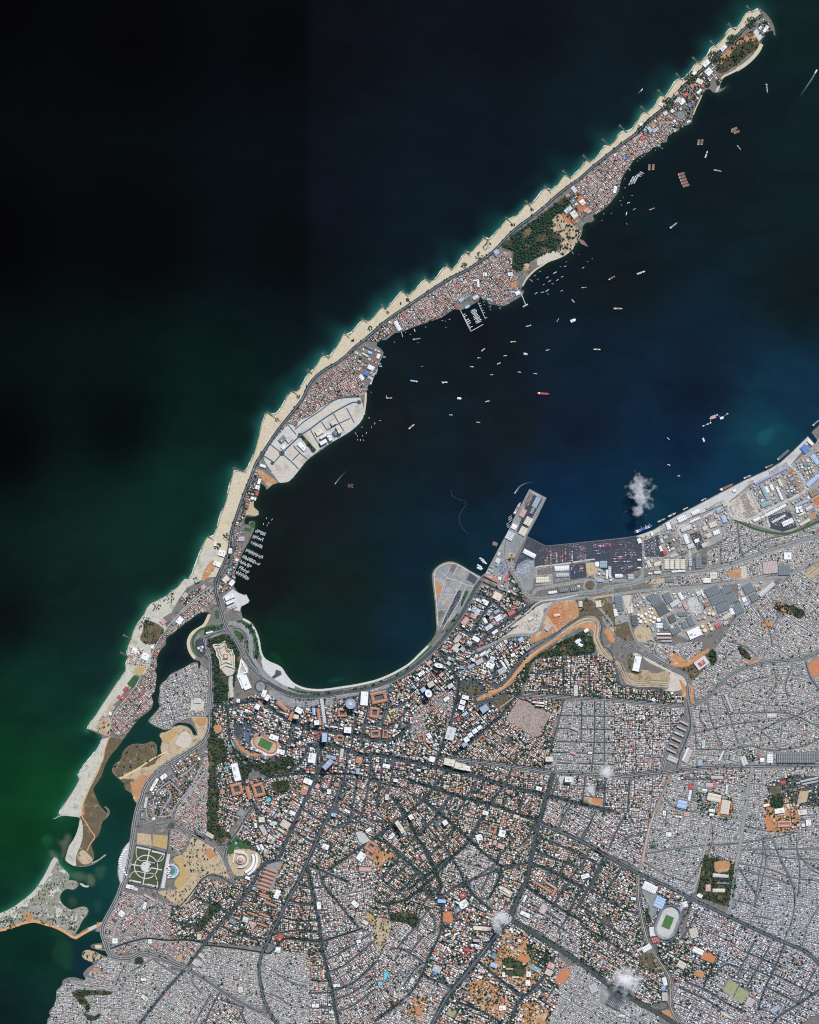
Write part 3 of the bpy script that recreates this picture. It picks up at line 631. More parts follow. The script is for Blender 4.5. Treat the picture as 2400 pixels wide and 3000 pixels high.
#        leaf size, cover, open share, tree share, height range, gable share
TYP = {'M': (4.3, .88, .04, .012, (2.6, 4.8), .25), 'P': (4.5, .86, .06, .03, (3, 6.5), .35), 'C': (6.8, .91, .03, .14, (6, 24), .35), 'R': (5.3, .91, .03, .15, (4, 11), .6), 'G': (5.0, .91, .04, .04, (3.5, 9), .4),
       'S': (8, .74, .28, .26, (4, 9), .7), 'I': (13, .72, .25, .03, (5, 9), .6), 'V': (7.4, .74, .14, .16, (4, 9), .6)}
DIST = [
 # island
 ('V', -42, 'F 330,1000 430,900 560,760 700,640 830,550 900,640 800,740 740,800 660,1000 640,1060 560,1090 480,1060 400,1060', None),
 ('V', -42, 'F 200,1110 330,990 420,1060 360,1150 250,1180', None),
 ('V', -42, 'F 130,1160 300,980 440,850 560,690 700,560 760,520 720,500 520,700 380,860 250,990 120,1130', None),
 ('V', -42, 'F 1010,270 1100,180 1180,110 1220,110 1160,190 1060,270', None),
 ('V', 35, 'F 1180,250 1260,160 1310,200 1320,260 1250,310', None),
 ('P', -36, 'F 0,1270 120,1180 300,1150 420,1090 520,1080 560,1110 450,1180 300,1290 130,1420 50,1600 0,1680', None),
 ('P', -38, 'E 950,570 1290,285 1400,220 1420,320 1360,420 1380,500 1290,690 1130,800 1070,730 1000,640', None),
 ('P', -36, 'E 1400,200 1500,120 1650,10 1725,-20 1725,220 1500,340 1420,330', None),
 ('V', -36, 'E 880,640 960,570 1080,720 1060,800 960,890 840,800', None),
 ('P', 60, 'E 60,1330 300,1090 420,1130 450,1290 480,1340 500,1450 340,1565 200,1520 100,1440', None),
 ('P', -32, 'D 690,1000 880,845 1240,612 1330,570 1400,720 1300,770 1240,880 1000,1000 830,1058 790,1060', None),
 ('P', -30, 'D 1330,565 1560,420 1620,480 1440,760 1350,740', None),
 ('V', -30, 'D 1430,430 1540,330 1590,320 1600,380 1470,460', None),
 ('V', -35, 'D 480,1140 700,980 720,1070 600,1160', None),
 ('I', 28, 'D 400,1230 590,1170 640,1250 560,1450 460,1500 420,1400', None),
 ('P', -30, 'D 0,1610 60,1520 150,1430 280,1350 410,1240 430,1420 500,1560 480,1610 300,1640 150,1720 0,1830', None),
 ('P', -50, 'C 690,560 790,430 850,330 920,400 960,450 800,560', None),
 ('C', -40, 'C 600,640 690,560 760,600 660,700 570,740', None),
 ('V', -70, 'C 400,960 460,930 480,1050 420,1200 380,1260 300,1420 330,1500 260,1560 250,1480 280,1350 340,1160', None),
 ('V', -70, 'C 60,1560 180,1580 250,1560 330,1590 260,1800 250,1920 130,1980 80,1900 60,1700', None),
 # huts on the lagoon shores
 ('P', -48, 'B 1230,340 1235,420 1250,500 1150,560 1030,620 900,730 830,770 760,900 740,960 750,1010 740,1240 700,1270 715,1330 600,1450 500,1580 420,1600 360,1570 370,1440 430,1340 560,1200 640,1100 680,960 750,830 830,730 1000,500 1180,350', None),
 ('V', -48, 'B 950,440 1130,320 1200,350 1000,520', None),
 ('M', -20, 'B 1090,985 980,1025 860,1090 775,1180 765,1370 680,1470 760,1530 830,1548 900,1490 1030,1440 1165,1430 1180,1050', 'dense'),
 ('P', 20, 'B 520,840 620,860 700,930 660,1020 510,1000', None),
 # mainland, broad areas first
 ('R', 20, 'I 250,880 480,800 960,860 1560,720 1725,640 G 240,1560 600,1040 1000,1220 1100,1260 1020,1480 1000,1620 J 930,230 1200,260 1210,900 1110,1260 1000,1700 M 1160,1290 1500,1500 1640,1750 1480,2200 0,2250 L 1170,2200 1170,1500 880,1500 530,980 640,400 930,700 I 940,1500 560,1400 330,1330', 'leafy'),
 ('G', 20, 'L 300,1470 640,1030 880,1000 850,1390 800,1500', 'mid'),
 ('M', 8, 'A 400,2400 400,2156 425,2050 485,1880 580,1785 700,1800 760,1720 850,1600 950,1600 1100,1620 1180,1580 1500,1680 1575,1710 1180,2156 1000,2400', 'dense'),
 ('P', -55, 'A 1030,1040 1330,1110 1520,1170 1725,980 1725,1480 1570,1690 1200,1540 950,1575 885,1440 870,1340 950,1190', 'dense'),
 ('R', -30, 'L 0,1180 120,1130 280,930 520,985 640,1045 480,1230 290,1470 0,1430', 'leafy'),
 ('V', -30, 'A 1180,260 1240,170 1340,70 1440,10 B 780,1880 1080,1700 1110,1740 1100,1850 A 1640,100 1520,260 1450,420 1250,430 1190,400', 'ground'),
 ('P', -60, 'A 1470,420 1520,260 1640,100 1700,-30 B 1170,1700 1200,1850 L 300,560 180,540 60,490', 'dense'),
 ('P', -60, 'A 1440,510 1520,530 1600,590 1500,750 1430,640', 'dense'),
 ('R', 10, 'I 60,880 250,860 240,960 330,1060 240,1200 190,1290 90,1200', 'leafy'),
 ('R', -20, 'I 60,1420 180,1290 260,1290 330,1540 560,1500 720,1480 940,1500 900,1650 760,1960 600,1900 500,1960 380,1760 250,1680 100,1640', 'leafy'),
 ('R', -70, 'I 100,1560 240,1640 370,1680 380,1760 250,1900 200,1990 110,1900', 'leafy'),
 ('C', 20, 'I 250,880 480,800 560,790 720,930 960,930 1300,830 1380,790 1570,740 1725,650 G 240,1600 340,1540 560,1600 700,1840 420,1870 J 400,300 250,760 200,850 I 1725,1380 1220,1290 870,1250 700,1400 560,1380 330,1330 250,1060', 'town'),
 ('C', -40, 'G 0,1760 190,1600 240,1590 410,1860 400,1980 340,2150 0,2156 I 1500,1340 1500,1220 1725,1080', 'town'),
 ('P', -35, 'J 20,420 250,220 380,200 340,480 270,640 200,620 120,600 0,620', 'dense'),
 ('R', -30, 'J 120,480 200,350 330,400 290,600 180,640', 'leafy'),
 ('C', -62, 'G 440,1380 560,1120 700,1180 830,1320 780,1440 560,1580 330,1660 260,1590', 'town'),
 ('C', -35, 'G 560,1600 740,1500 870,1490 1040,1540 860,1790 700,1840', 'town'),
 ('I', -60, 'G 640,960 760,760 900,880 1000,1150 800,1130', 'yard'),
 ('C', 8, 'I 330,1330 560,1380 700,1340 870,1260 1220,1290 1500,1340 J 200,850 200,1030 0,1000 I 1725,1500 1500,1560 1290,1480 950,1490 940,1500 800,1490 420,1440', 'town'),
 ('R', -65, 'I 920,1500 1290,1480 1500,1560 1725,1500 1725,1900 1340,2100 L 1140,820 960,700 1100,340', 'town'),
 ('C', -62, 'L 690,330 800,300 1180,150 1100,340 930,720 860,770 780,740 680,640 560,560 640,400', 'town'),
 ('R', 20, 'L 530,980 640,1040 740,870 880,790 1140,820 1000,1090 850,1390 800,1500 300,1470 480,1230', 'leafy'),
 ('R', 5, 'L 1140,830 1260,860 1260,1450 950,1440 810,1480 1000,1090', 'leafy'),
 ('G', -10, 'L 1180,830 1330,870 1640,650 M 0,590 180,760 100,980 0,1060 L 1660,1350 1500,1400 1280,1460', 'mid'),
 ('G', -28, 'L 1280,1470 1500,1400 1640,1340 M 130,1290 150,1330 60,1540 0,1600 180,1850 0,2130 L 1400,2156 1320,1700', 'mid'),
 ('M', 12, 'L 300,1500 760,1560 745,1700 790,1960 760,2040 600,1980 420,1870 170,1700', 'dense'),
 ('M', 20, 'L 780,1560 870,1540 1170,1560 1180,1780 1170,2156 1170,2400 950,2300 800,2000 760,1700', 'dense'),
 ('M', 35, 'A 1180,2156 1575,1710 1600,2400 1000,2400', 'dense'),
 ('M', 35, 'L 0,1850 160,1720 420,1880 760,2080 880,2156 950,2300 900,2500 0,2500', 'dense'),
 ('G', 32, 'L 420,1890 620,2000 640,2156 640,2300 200,2300 340,1900', 'mid'),
 ('R', 5, 'L 960,1450 1270,1465 1340,1780 1180,1780 1160,1560 950,1530', 'leafy'),
 ('G', 0, 'L 1170,1800 1340,1790 1410,2156 1430,2300 1170,2300', 'mid'),
 # town centre, radial quarters
 ('R', 38, 'M 0,120 170,260 340,560 490,850 440,950 370,1020 250,1110 100,1145 0,1120', 'leafy'),
 ('R', -40, 'M 170,250 400,260 560,390 800,610 640,760 500,910 340,560', 'leafy'),
 ('R', 15, 'J 0,1000 380,1090 760,1190 1080,1310 1050,1500 770,1690 500,1470 240,1250 0,1090', 'leafy'),
 ('R', 12, 'J 200,860 430,900 780,1000 1180,1100 1090,1300 900,1250 380,1090 0,970', 'leafy'),
 ('R', 35, 'J 260,770 560,600 690,490 820,440 960,600 900,760 860,850 450,800', 'leafy'),
 ('C', -38, 'J 390,330 520,330 720,300 800,370 690,490 450,690 270,760 340,480', 'town'),
 ('R', 10, 'J 860,850 1200,900 1150,1120 780,1000', 'leafy'),
 ('R', 30, 'J 900,760 960,600 1060,600 1120,620 1180,740 1120,870 870,850', 'leafy'),
 ('G', 20, 'M 500,910 640,760 800,610 1060,830 980,1200 740,940 560,1000', 'mid'),
 ('G', -25, 'M 740,940 1060,850 960,1100 980,1200 870,1110', 'mid'),
 ('C', 25, 'M 520,1050 700,1000 870,1110 980,1200 1020,1390 900,1560 780,1710 600,1930 450,1850 400,1720 530,1430 560,1200', 'leafy'),
 ('G', 35, 'M 130,1300 330,1230 500,1180 560,1300 530,1430 400,1720 330,1850 200,1900 60,1760 0,1700 60,1540', 'mid'),
 ('G', 25, 'M 400,1720 640,1850 600,1930 480,2200 0,2250 0,2130 200,1980', 'mid'),
 ('C', 30, 'M 1130,1280 1500,1500 1480,1700 1330,1860 1240,1920 880,1640 1030,1390', 'leafy'),
 ('C', 25, 'M 780,1710 880,1640 1240,1920 1150,2200 480,2200 690,1820', 'leafy'),
 ('C', 30, 'M 1240,1920 1330,1860 1480,1700 1640,1700 1700,1760 1560,1900 1480,2080 1400,2250 1130,2200', 'leafy'),
 ('R', 30, 'M 1290,820 1420,840 1725,990 1725,1280 1650,1240 1270,1000', 'leafy'),
 ('G', 28, 'M 1270,1000 1725,1290 1725,1640 1160,1290', 'mid'),
 ('R', 18, 'J 1080,1330 1250,1390 1560,1550 1460,1880 1180,1730 1020,1650', 'leafy'),
 ('G', 30, 'J 1180,1100 1725,1240 1725,1640 1250,1390 1090,1310', 'mid'),
 ('G', 5, 'J 1200,900 1725,925 1725,1230 1180,1100', 'mid'),
 ('M', 0, 'J 1300,300 1725,300 1725,925 1200,895 1140,850 1240,600', 'dense'),
 ('R', 25, 'J 1110,600 1260,420 1290,300 930,250 1195,400 1110,590 1240,610 1200,740 1130,860 1120,700', 'leafy'),
 ('R', 8, 'J 930,245 1300,260 1310,290 1200,390', 'leafy'),
 ('R', 2, 'G 1000,1830 1060,1690 1200,1660 1400,1650 1600,1630 1725,1690 1725,2015 950,1990', 'leafy'),
 ('R', 2, 'K -20,120 50,310 390,340 560,400 590,470 0,440', 'leafy'),
 ('G', 0, 'K 0,455 590,490 600,560 540,690 400,1030 100,1080 0,1075', 'mid'),
 # eastern settlements
 ('M', 10, 'K 630,490 720,470 860,330 1060,180 1350,115 1610,105 1850,0 1850,985 1100,995 540,1020 640,700', 'dense'),
 ('M', 25, 'K 640,290 740,190 830,50 1000,60 1060,130 1200,110 960,240 860,330 700,450', 'dense'),
 ('M', 30, 'H 1020,1760 1220,1600 1480,1420 1560,1360 1850,1250 1850,1950 1725,2030 K 1550,90 1200,125 1060,150 1000,60 830,20 H 900,1950', 'dense'),
 ('M', 30, 'H 190,1950 330,1960 450,1990 620,1960 740,1960 740,2030 600,2130 430,2130 300,2040', 'dense'),
 ('M', 15, 'H 780,1200 890,1120 960,935 1020,935 1170,1010 1390,1055 1600,1010 1850,900 1850,1020 1600,1090 1200,1225 1000,1290 800,1340', 'dense'),
 ('M', -12, 'H 440,1420 900,1330 1120,1270 1540,1130 1725,1080 1850,1040 1850,1230 1550,1340 1200,1420 740,1470 300,1500', 'yard'),
 ('I', -10, 'H -20,1570 160,1560 110,1790 0,1800', 'yard'),
 ('I', -26, 'H 170,1560 440,1520 740,1500 900,1490 1050,1700 900,1830 700,1920 620,1940 400,1800 350,1960 200,1900 140,1700', 'yard'),
 ('I', -22, 'H 1040,1450 1370,1430 1350,1480 1180,1600 1050,1700', 'yard'),
 ('M', -35, 'H 1040,1700 1200,1620 1370,1480 1480,1430 1500,1600 1300,1800 1000,1830', 'dense'),
 ('I', -25, 'H 250,1100 560,960 960,800 1130,660 1480,490 1800,250 1800,860 1480,1020 1200,970 960,930 660,1220 600,1360 250,1340', None),
 ('I', 0, 'G 1550,840 1725,830 1725,1010 1560,1020', 'yard'),
 ('M', 15, 'K 540,1030 1165,1000 1110,1300 1080,1500 1050,1640 260,1730 290,1520 400,1240 470,1060', 'dense'),
 ('G', 5, 'K 540,1030 1165,1000 1130,1150 700,1130 540,1100', 'mid'),
 ('G', 5, 'K 0,1080 470,1050 400,1240 290,1520 200,1600 0,1540', 'mid'),
 ('G', 28, 'K 0,1540 280,1540 220,1850 0,1750', 'mid'),
 ('M', 5, 'K 1165,1000 1850,985 1850,1530 1540,1550 1080,1490', 'dense'),
 ('M', 18, 'K 220,1850 260,1730 1050,1650 1000,1830 760,1740 680,2050 N 780,930 420,750', 'dense'),
 ('M', 8, 'K 1080,1500 1540,1550 1850,1530 1850,2200 N 1850,1500 1725,1400 1500,1265 1060,1060 1130,700', 'dense'),
 ('R', 28, 'N 0,545 420,770 430,1000 460,1150 510,1290 400,1390 0,1130', 'leafy'),
 ('R', 30, 'N 0,1130 400,1390 570,1400 640,1500 650,1650 500,1720 300,1620 0,1400', 'leafy'),
 ('M', 30, 'M 1500,1700 N 0,1420 300,1640 560,1790 600,1900 0,1950 M 1420,2300 1480,2080 1560,1900', 'dense'),
 ('C', 25, 'N 420,770 800,950 740,1080 720,1230 560,1290 500,1270 430,1000', 'town'),
 ('G', 25, 'N 800,960 1060,1070 1500,1275 1720,1410 1850,1520 1850,1700 1400,1950 720,1950 660,1700 660,1560 800,1530 960,1500 1000,1350 760,1230', 'mid'),
 ('R', 25, 'N 560,1290 760,1230 1000,1350 960,1510 660,1550 620,1470', 'leafy'),
 ('I', 30, 'N 140,1560 320,1640 260,1770 130,1700', 'yard'),
]
DIST += [
 ('S', 30, 'M 1110,1350 1260,1420 1330,1520 1470,1570 1420,1700 1330,1840 1240,1890 1000,1720 900,1640 1030,1560 1050,1440', 'orange'),
 ('S', 25, 'M 760,1800 900,1740 1130,1930 1120,2090 960,2110 820,1960', 'orange'),
 ('S', 30, 'M 1210,1990 1330,1950 1480,2050 1420,2200 1250,2200', 'orange'),
 ('S', 20, 'M 330,1930 410,1900 450,1990 390,2120 260,2070', 'orange'),
 ('S', -8, 'K 1250,1280 1330,1250 1420,1240 1560,1320 1560,1520 1400,1555 1285,1545 1260,1440', 'orange'),
 ('S', -8, 'K 1280,1140 1480,1060 1725,1080 1850,1100 1850,1330 1560,1330 1420,1240 1300,1250', 'leafy'),
]
DID = np.full((GH, GW), -1, np.int16)
for k, (ty, ang, path, gmat) in enumerate(DIST):
    q = pp(path)
    fl = fill(q)
    if fl is None:
        continue
    DID[fl[0], fl[1]][fl[2]] = k
    if gmat:
        sheet('district_ground', q, gmat)
# ------------------------------------------------------------------ land cover: material, no-build flag, tree density, outline
P = []
patch_amp = {'forest': 3.0, 'fort_hill': 1.5, 'green_slope': 2.5, 'plateau_green': 2.5, 'brown_peninsula': 1.5, 'tan_flat': 2, 'dry_field': 2, 'orange_soil': 2.2, 'scrub_clearing': 3}
def patch(name, mat, path, nb=True, trees=0.0, step=7, smooth=True):
    q = pp(path)
    q = rough(crom(q, min(step, 4), True), patch_amp.get(name, 1.1), len(path)) if smooth else q
    sheet(name, q, mat, nb)
    fl = fill(q)
    if fl is not None and (nb or trees):
        NOTREE[fl[0], fl[1]][fl[2]] = not trees
    if trees:
        P.append((q, trees))
patch('brown_peninsula', 'scrub', 'B 378,1868 395,1842 443,1803 463,1743 503,1693 562,1668 640,1668 698,1650 735,1673 746,1722 750,1785 700,1880 600,1930 540,1960 530,2010 520,2060 450,1990 400,1920', trees=.05)
patch('tan_flat', 'tan', 'B 775,1600 785,1572 832,1563 900,1520 980,1515 1026,1543 1056,1592 1090,1590 1060,1480 1040,1450 1160,1440 1175,1500 1150,1590 1080,1660 1000,1715 800,1830 700,1910 600,1960 540,1960 470,1960 430,1950 560,1880 700,1850 780,1765 780,1700 792,1640')
patch('bare_soil', 'plot', 'B 905,1660 960,1570 1010,1570 1040,1640 1000,1700 960,1690')
patch('yellow_sand', 'gold', 'B 790,1640 800,1590 860,1560 940,1530 930,1570 880,1620 830,1660')
patch('orange_soil', 'orange', 'B 540,1990 620,1920 700,1890 720,1940 650,2030 600,2120 A 1175,240 1150,290 1130,270 1112,215 1110,170 1090,100')
ribbon('dirt_road', crom(pp('B 440,1960 580,1880 700,1800 830,1730'), 8), 4, 'yellowroad')
patch('orange_soil', 'orange', 'B 1060,1450 1150,1445 1160,1500 1100,1510', step=5)
patch('walled_yard', 'plot', 'B 1035,1290 1150,1300 1140,1390 1030,1380', smooth=False)
patch('rubble_field', 'scrub', 'B 650,620 800,690 780,780 700,830 610,790 630,700', nb=True, trees=.25)
patch('clay_yard', 'gold', 'B 590,990 650,1040 610,1100 555,1070', smooth=False)
patch('brown_field', 'tan', 'B 260,1480 330,1420 360,1480 350,1590 280,1580 245,1530', trees=.05)
patch('orange_soil', 'orange', 'B 1200,130 1240,120 1250,160 1190,250 1140,290 1130,240')
patch('sports_court', 'lawn', 'B 555,1085 608,1120 550,1200 495,1160', smooth=False)
patch('sand_track_yard', 'tan', 'B 350,1330 400,1350 340,1440 300,1420', smooth=False)
# lagoon side sand rim and green verge under the fortress
patch('green_verge', 'lawn', 'I 0,270 60,245 170,225 300,190 330,200 400,250 440,320 455,400 460,480 430,520 420,420 400,330 340,260 260,225 150,250 60,280 0,310', trees=.35)
ribbon('promenade', crom(pp('B 1190,575 1150,660 1110,690 1055,725 1025,765 1012,810 1018,860 1040,910 1070,945'), 6), 9, 'sand')
ribbon('lawn', crom(pp('B 1230,670 1120,700 1075,740 1050,790 1052,840 1070,890 1110,930'), 6), 7, 'lawn')
patch('fort_hill', 'wood', 'I 20,360 100,330 180,310 230,350 280,440 305,500 270,640 250,760 243,850 215,880 150,870 75,870 62,700 62,560 40,450', trees=1.0)
patch('green_slope', 'slope', 'I 30,1000 75,980 100,1150 185,1280 170,1380 95,1430 92,1560 120,1650 110,1900 215,2000 140,2065 85,2055 20,1960 35,1500 28,1280', trees=.6)
patch('green_slope', 'slope', 'I 230,1250 330,1330 420,1400 560,1380 700,1340 760,1400 720,1470 600,1490 540,1515 420,1440 330,1540 290,1400', trees=.85)
patch('green_slope', 'slope', 'I 570,1560 700,1550 710,1620 640,1650 580,1620', trees=.5)
patch('orange_soil', 'orange', 'I 75,1080 130,1070 135,1130 90,1150')
patch('orange_soil', 'orange', 'I 240,1180 300,1240 380,1300 470,1320 440,1340 360,1320 290,1270')
patch('brown_slope', 'scrub', 'I 90,2050 215,2000 230,2030 160,2100', trees=.05)
# memorial park and fields
patch('walled_soil', 'tan', 'A 1160,545 1270,560 1280,655 1155,640', smooth=False)
patch('walled_soil', 'gold', 'A 1290,560 1415,570 1405,685 1285,655', smooth=False)
patch('park_turf', 'park', 'A 1140,655 1400,710 1335,1015 1080,965', smooth=False, trees=.04)
patch('forecourt', 'paving', 'A 1410,725 1435,728 1385,1012 1355,1008', smooth=False)
patch('dry_field', 'gold', 'A 1460,770 1540,735 1585,820 1590,920 1550,990 1500,1015 1470,970 1510,900 1505,830')
patch('dry_field', 'tan', 'A 1540,735 1600,650 1625,590 1725,610 1725,890 1690,940 1640,1040 1560,1150 1500,1160 1350,1060 1330,1040 1500,1020 1590,930 1590,820', trees=.07)
patch('dry_field', 'tan', 'L 180,590 300,640 390,690 440,780 480,880 500,940 420,900 340,890 250,930 120,830 150,700', trees=.1)
patch('clay_yard', 'orange', 'L 280,700 330,670 390,735 330,770', smooth=False)
patch('lawn', 'lawn', 'L 480,690 520,600 540,560 660,650 690,690 640,700 560,660 500,720 490,800', trees=.15)
patch('dirt_terrace', 'tan', 'L 480,760 520,700 640,680 740,720 760,790 700,880 640,900 540,900', trees=0)
# fortress pavement and museum triangle
patch('bastion_court', 'plot', 'I 70,400 130,395 175,365 190,430 235,440 250,490 255,600 245,650 190,665 130,600 120,520 95,460', smooth=False)
patch('approach_court', 'plot', 'I 200,660 240,665 245,840 210,845', smooth=False)
patch('paved_triangle', 'plot', 'I 310,510 370,600 350,640 275,665', smooth=False)
patch('white_plaza', 'paving', 'I 480,510 560,545 640,590 690,660 740,720 760,760 700,760 600,720 540,680 500,620')
patch('car_park', 'road', 'I 600,610 640,620 650,650 560,700 550,680 590,650', smooth=False)
patch('roundabout_green', 'lawn', 'I 245,275 300,290 335,325 330,365 300,375 270,330', trees=.05)
patch('roundabout_green', 'lawn', 'I 90,115 115,105 125,140 115,180 90,170')
patch('verge', 'lawn', 'I 355,360 375,370 380,440 400,520 360,450 340,400', trees=.1)
patch('lot_row', 'apron', 'I 560,780 700,840 760,860 760,920 700,915 620,870 550,820')
patch('lot_row', 'apron', 'I 770,865 850,868 845,930 775,920', smooth=False)
patch('lot_row', 'apron', 'I 860,870 960,860 965,900 870,930', smooth=False)
patch('lot_row', 'apron', 'I 1020,850 1080,840 1090,900 1015,915', smooth=False)
patch('lot_row', 'apron', 'I 1100,830 1300,790 1300,820 1110,860', smooth=False)
patch('lot_row', 'apron', 'I 1390,770 1560,730 1560,760 1395,800', smooth=False)
patch('plaza', 'concrete', 'I 970,855 1000,850 1028,1060 1000,1060', smooth=False)
patch('bare_lot', 'concrete', 'L 1550,540 1620,530 1680,610 1600,650 1570,620', smooth=False)
# reclaimed plots on the island
patch('cleared_plot', 'concrete', 'C 570,960 500,840 560,720 700,560 770,580 800,520 900,480 1000,400 1140,340 1290,330 1325,370 1340,470 1310,540 1200,630 1080,700 980,760 860,860 790,945 730,1018 690,1040 630,1042', step=8)
for q in ('C 580,735 650,800 590,865 505,830', 'C 745,735 800,795 735,860 680,805', 'C 800,805 860,850 795,925 745,870', 'C 840,640 910,610 985,740 940,780 830,700',
          'C 895,610 980,555 1020,610 950,680', 'C 1000,520 1075,475 1120,540 1040,600', 'C 1090,465 1190,430 1225,500 1135,545', 'C 1200,420 1290,390 1315,470 1260,540', 'C 1140,560 1220,520 1250,560 1170,610',
          'C 780,590 960,505 1150,420 1150,350 1050,390 930,470 850,540', 'C 590,880 650,830 780,940 690,1030 640,1030 560,960'):
    patch('sandy_plot', 'plot', q, smooth=False)
patch('orange_soil', 'orange', 'C 445,935 540,990 610,1040 545,1075 520,1060 460,980')
patch('orange_soil', 'tan', 'C 390,1200 420,1210 418,1250 452,1290 450,1312 410,1328 350,1310 370,1260')
patch('small_green', 'lawn', 'C 375,1400 400,1370 422,1388 415,1425 385,1420', step=4)
patch('small_green', 'lawn', 'C 335,1425 395,1430 385,1462 330,1450', smooth=False)
patch('garden', 'park', 'C 805,660 830,650 940,770 920,800 880,760', trees=.5, smooth=False)
patch('white_yard', 'paving', 'C 150,2010 235,1945 285,1975 340,2000 350,1990 375,2040 365,2058 305,2090 295,2130 190,2100', smooth=False, nb=False)
# island forest and east tip
patch('forest', 'wood', 'E 880,650 800,705 640,825 500,930 400,1005 350,1065 430,1125 440,1260 500,1270 560,1215 690,1140 800,1110 835,1060 845,970 800,950 770,880 790,820 850,785 920,705', trees=1.0)
patch('scrub_clearing', 'tan', 'E 770,840 850,800 900,850 960,900 1010,940 1000,1010 930,1100 850,1130 840,1050 860,980 780,950', trees=.35)
patch('orange_soil', 'redsoil', 'E 980,650 1030,640 1060,720 1040,790 980,760 990,700', smooth=False)
patch('orange_soil', 'redsoil', 'E 840,800 860,790 940,860 900,880', smooth=False)
patch('sand_bank', 'plot', 'E 660,1160 780,1110 850,1150 740,1195 650,1230')
patch('orange_soil', 'orange', 'E 530,1220 570,1215 580,1260 545,1275', trees=.1)
patch('orange_soil', 'orange', 'E 430,1370 470,1360 470,1420 420,1400')
ribbon('beach', crom(pp('E 960,1062 925,1102 868,1144 800,1174 742,1194 682,1232 622,1272 572,1322 542,1362 522,1402'), 6), 4.5, 'sand')
ribbon('beach', crom(pp('D 494,1580 493,1640 486,1700 476,1770'), 6), 6, 'sand')
patch('dry_heath', 'slope', 'F 860,560 1000,380 1100,290 1180,260 1250,320 1210,400 1120,470 1010,560 900,620', trees=.16)
patch('orange_soil', 'orange', 'F 870,520 980,400 1110,290 1170,290 1190,340 1080,360 1000,440 920,530', trees=.25)
patch('green_hollow', 'slope', 'F 990,440 1090,380 1110,430 1040,500 980,540', trees=.35)
ribbon('beach', crom(pp('F 1240,370 1215,425 1160,492 1095,548 1030,590'), 6), 11, 'sand')
ribbon('beach', crom(pp('F 1030,590 960,625 915,648 890,690 880,730 860,770'), 6), 6, 'sand')
patch('pale_yard', 'paving', 'F 1170,270 1200,240 1250,310 1220,350', smooth=False)
ribbon('beach', crom(pp('F 738,800 712,860 688,910 666,965'), 6), 3, 'sand')
# the new embankment in the bay
patch('embankment', 'apron', 'G 590,985 520,940 440,890 380,862 320,858 265,880 222,912 202,952 202,1000 215,1130 228,1250 236,1390 240,1420 420,1270 560,1060', step=9)
for q, mt in (('G 265,880 330,862 340,890 290,945 245,925', 'apron'), ('G 330,920 370,860 405,875 365,945', 'pile'), ('G 370,960 430,885 505,940 455,1005', 'yard'), ('G 200,960 290,1005 310,1040 260,1120 215,1110', 'yard'),
              ('G 325,1060 370,1000 440,1030 400,1100', 'yard'), ('G 275,1110 380,1120 330,1240 250,1200', 'yard'), ('G 225,1285 265,1255 300,1280 240,1360', 'pile'),
              ('G 480,1000 510,940 575,990 545,1040', 'road'), ('G 265,1395 410,1090 440,1095 420,1180 300,1370', 'street'), ('G 430,1200 470,1090 500,1100 440,1230', 'lawn'), ('G 300,1440 400,1280 415,1290 330,1450', 'lawn')):
    patch('plot', mt, q, smooth=False, trees=.4 if mt == 'lawn' else 0)
patch('orange_soil', 'orange', 'G 208,1030 240,1020 275,1070 250,1130 225,1150')
# port
patch('quay_apron', 'apron', 'G 630,965 700,835 760,725 830,595 880,485 940,375 1010,240 1150,314 1075,470 985,630 900,790 840,880 760,1050', smooth=False, nb=False)
patch('pier_tarmac', 'tarmac', 'G 1010,265 1120,322 1040,470 960,630 900,600 950,470', smooth=False)
patch('cocoa_heap_yard', 'pile', 'G 1010,270 1045,290 1000,385 965,370', smooth=False)
patch('container_yard', 'tarmac', 'G 995,640 1080,685 1150,720 1300,705 1500,685 1725,662 H 100,1082 180,1066 240,1140 240,1340 0,1420 G 1500,830 1310,870 1090,890 1060,900 870,930 890,880', smooth=False)
patch('grey_apron', 'apron', 'G 900,900 1050,830 1060,960 1030,1090 980,1100 920,980', smooth=False)
patch('grey_yard', 'yard', 'G 1060,905 1200,890 1210,1040 1060,1050', smooth=False, nb=False)
patch('grey_yard', 'apron', 'G 1215,880 1345,870 1350,1000 1225,1020', smooth=False)
patch('container_yard', 'tarmac', 'G 1350,875 1480,860 1495,980 1355,1000', smooth=False)
patch('orange_lot', 'tan', 'G 1485,860 1560,855 1590,940 1495,980', smooth=False)
patch('light_quay', 'concrete', 'H 180,1066 330,1018 500,913 700,808 900,703 1100,598 1300,508 1400,448 1500,358 1630,230 1660,260 1480,470 1130,640 960,780 560,940 350,1050 250,1080', smooth=False)
patch('port_ground', 'yard', 'H 230,1090 560,950 960,790 1130,650 1480,480 1690,290 1725,240 2000,100 2000,850 1680,920 1560,990 1480,1030 1380,1030 1200,980 1080,940 1010,925 960,930 900,1100 660,1220 640,1250 600,1350 430,1360 240,1340', smooth=False, nb=False)
patch('dark_yard', 'tarmac', 'H 250,1100 370,1060 420,1240 260,1240', smooth=False)
patch('dark_yard', 'tarmac', 'H 630,1050 720,1020 770,1160 700,1190', smooth=False)
patch('dark_yard', 'tarmac', 'H 1290,900 1480,850 1540,990 1420,1030 1310,1000', smooth=False)
patch('pipe_yard', 'plot', 'H 970,780 1130,680 1220,860 1080,920 1010,900', smooth=False)
patch('red_soil', 'redsoil', 'H 1480,500 1510,500 1530,570 1500,570', smooth=False)
patch('red_soil', 'orange', 'H 1530,590 1570,640 1580,690 1550,690', smooth=False)
patch('orange_lot', 'redsoil', 'H 1670,760 1800,680 1800,800 1700,810', smooth=False)
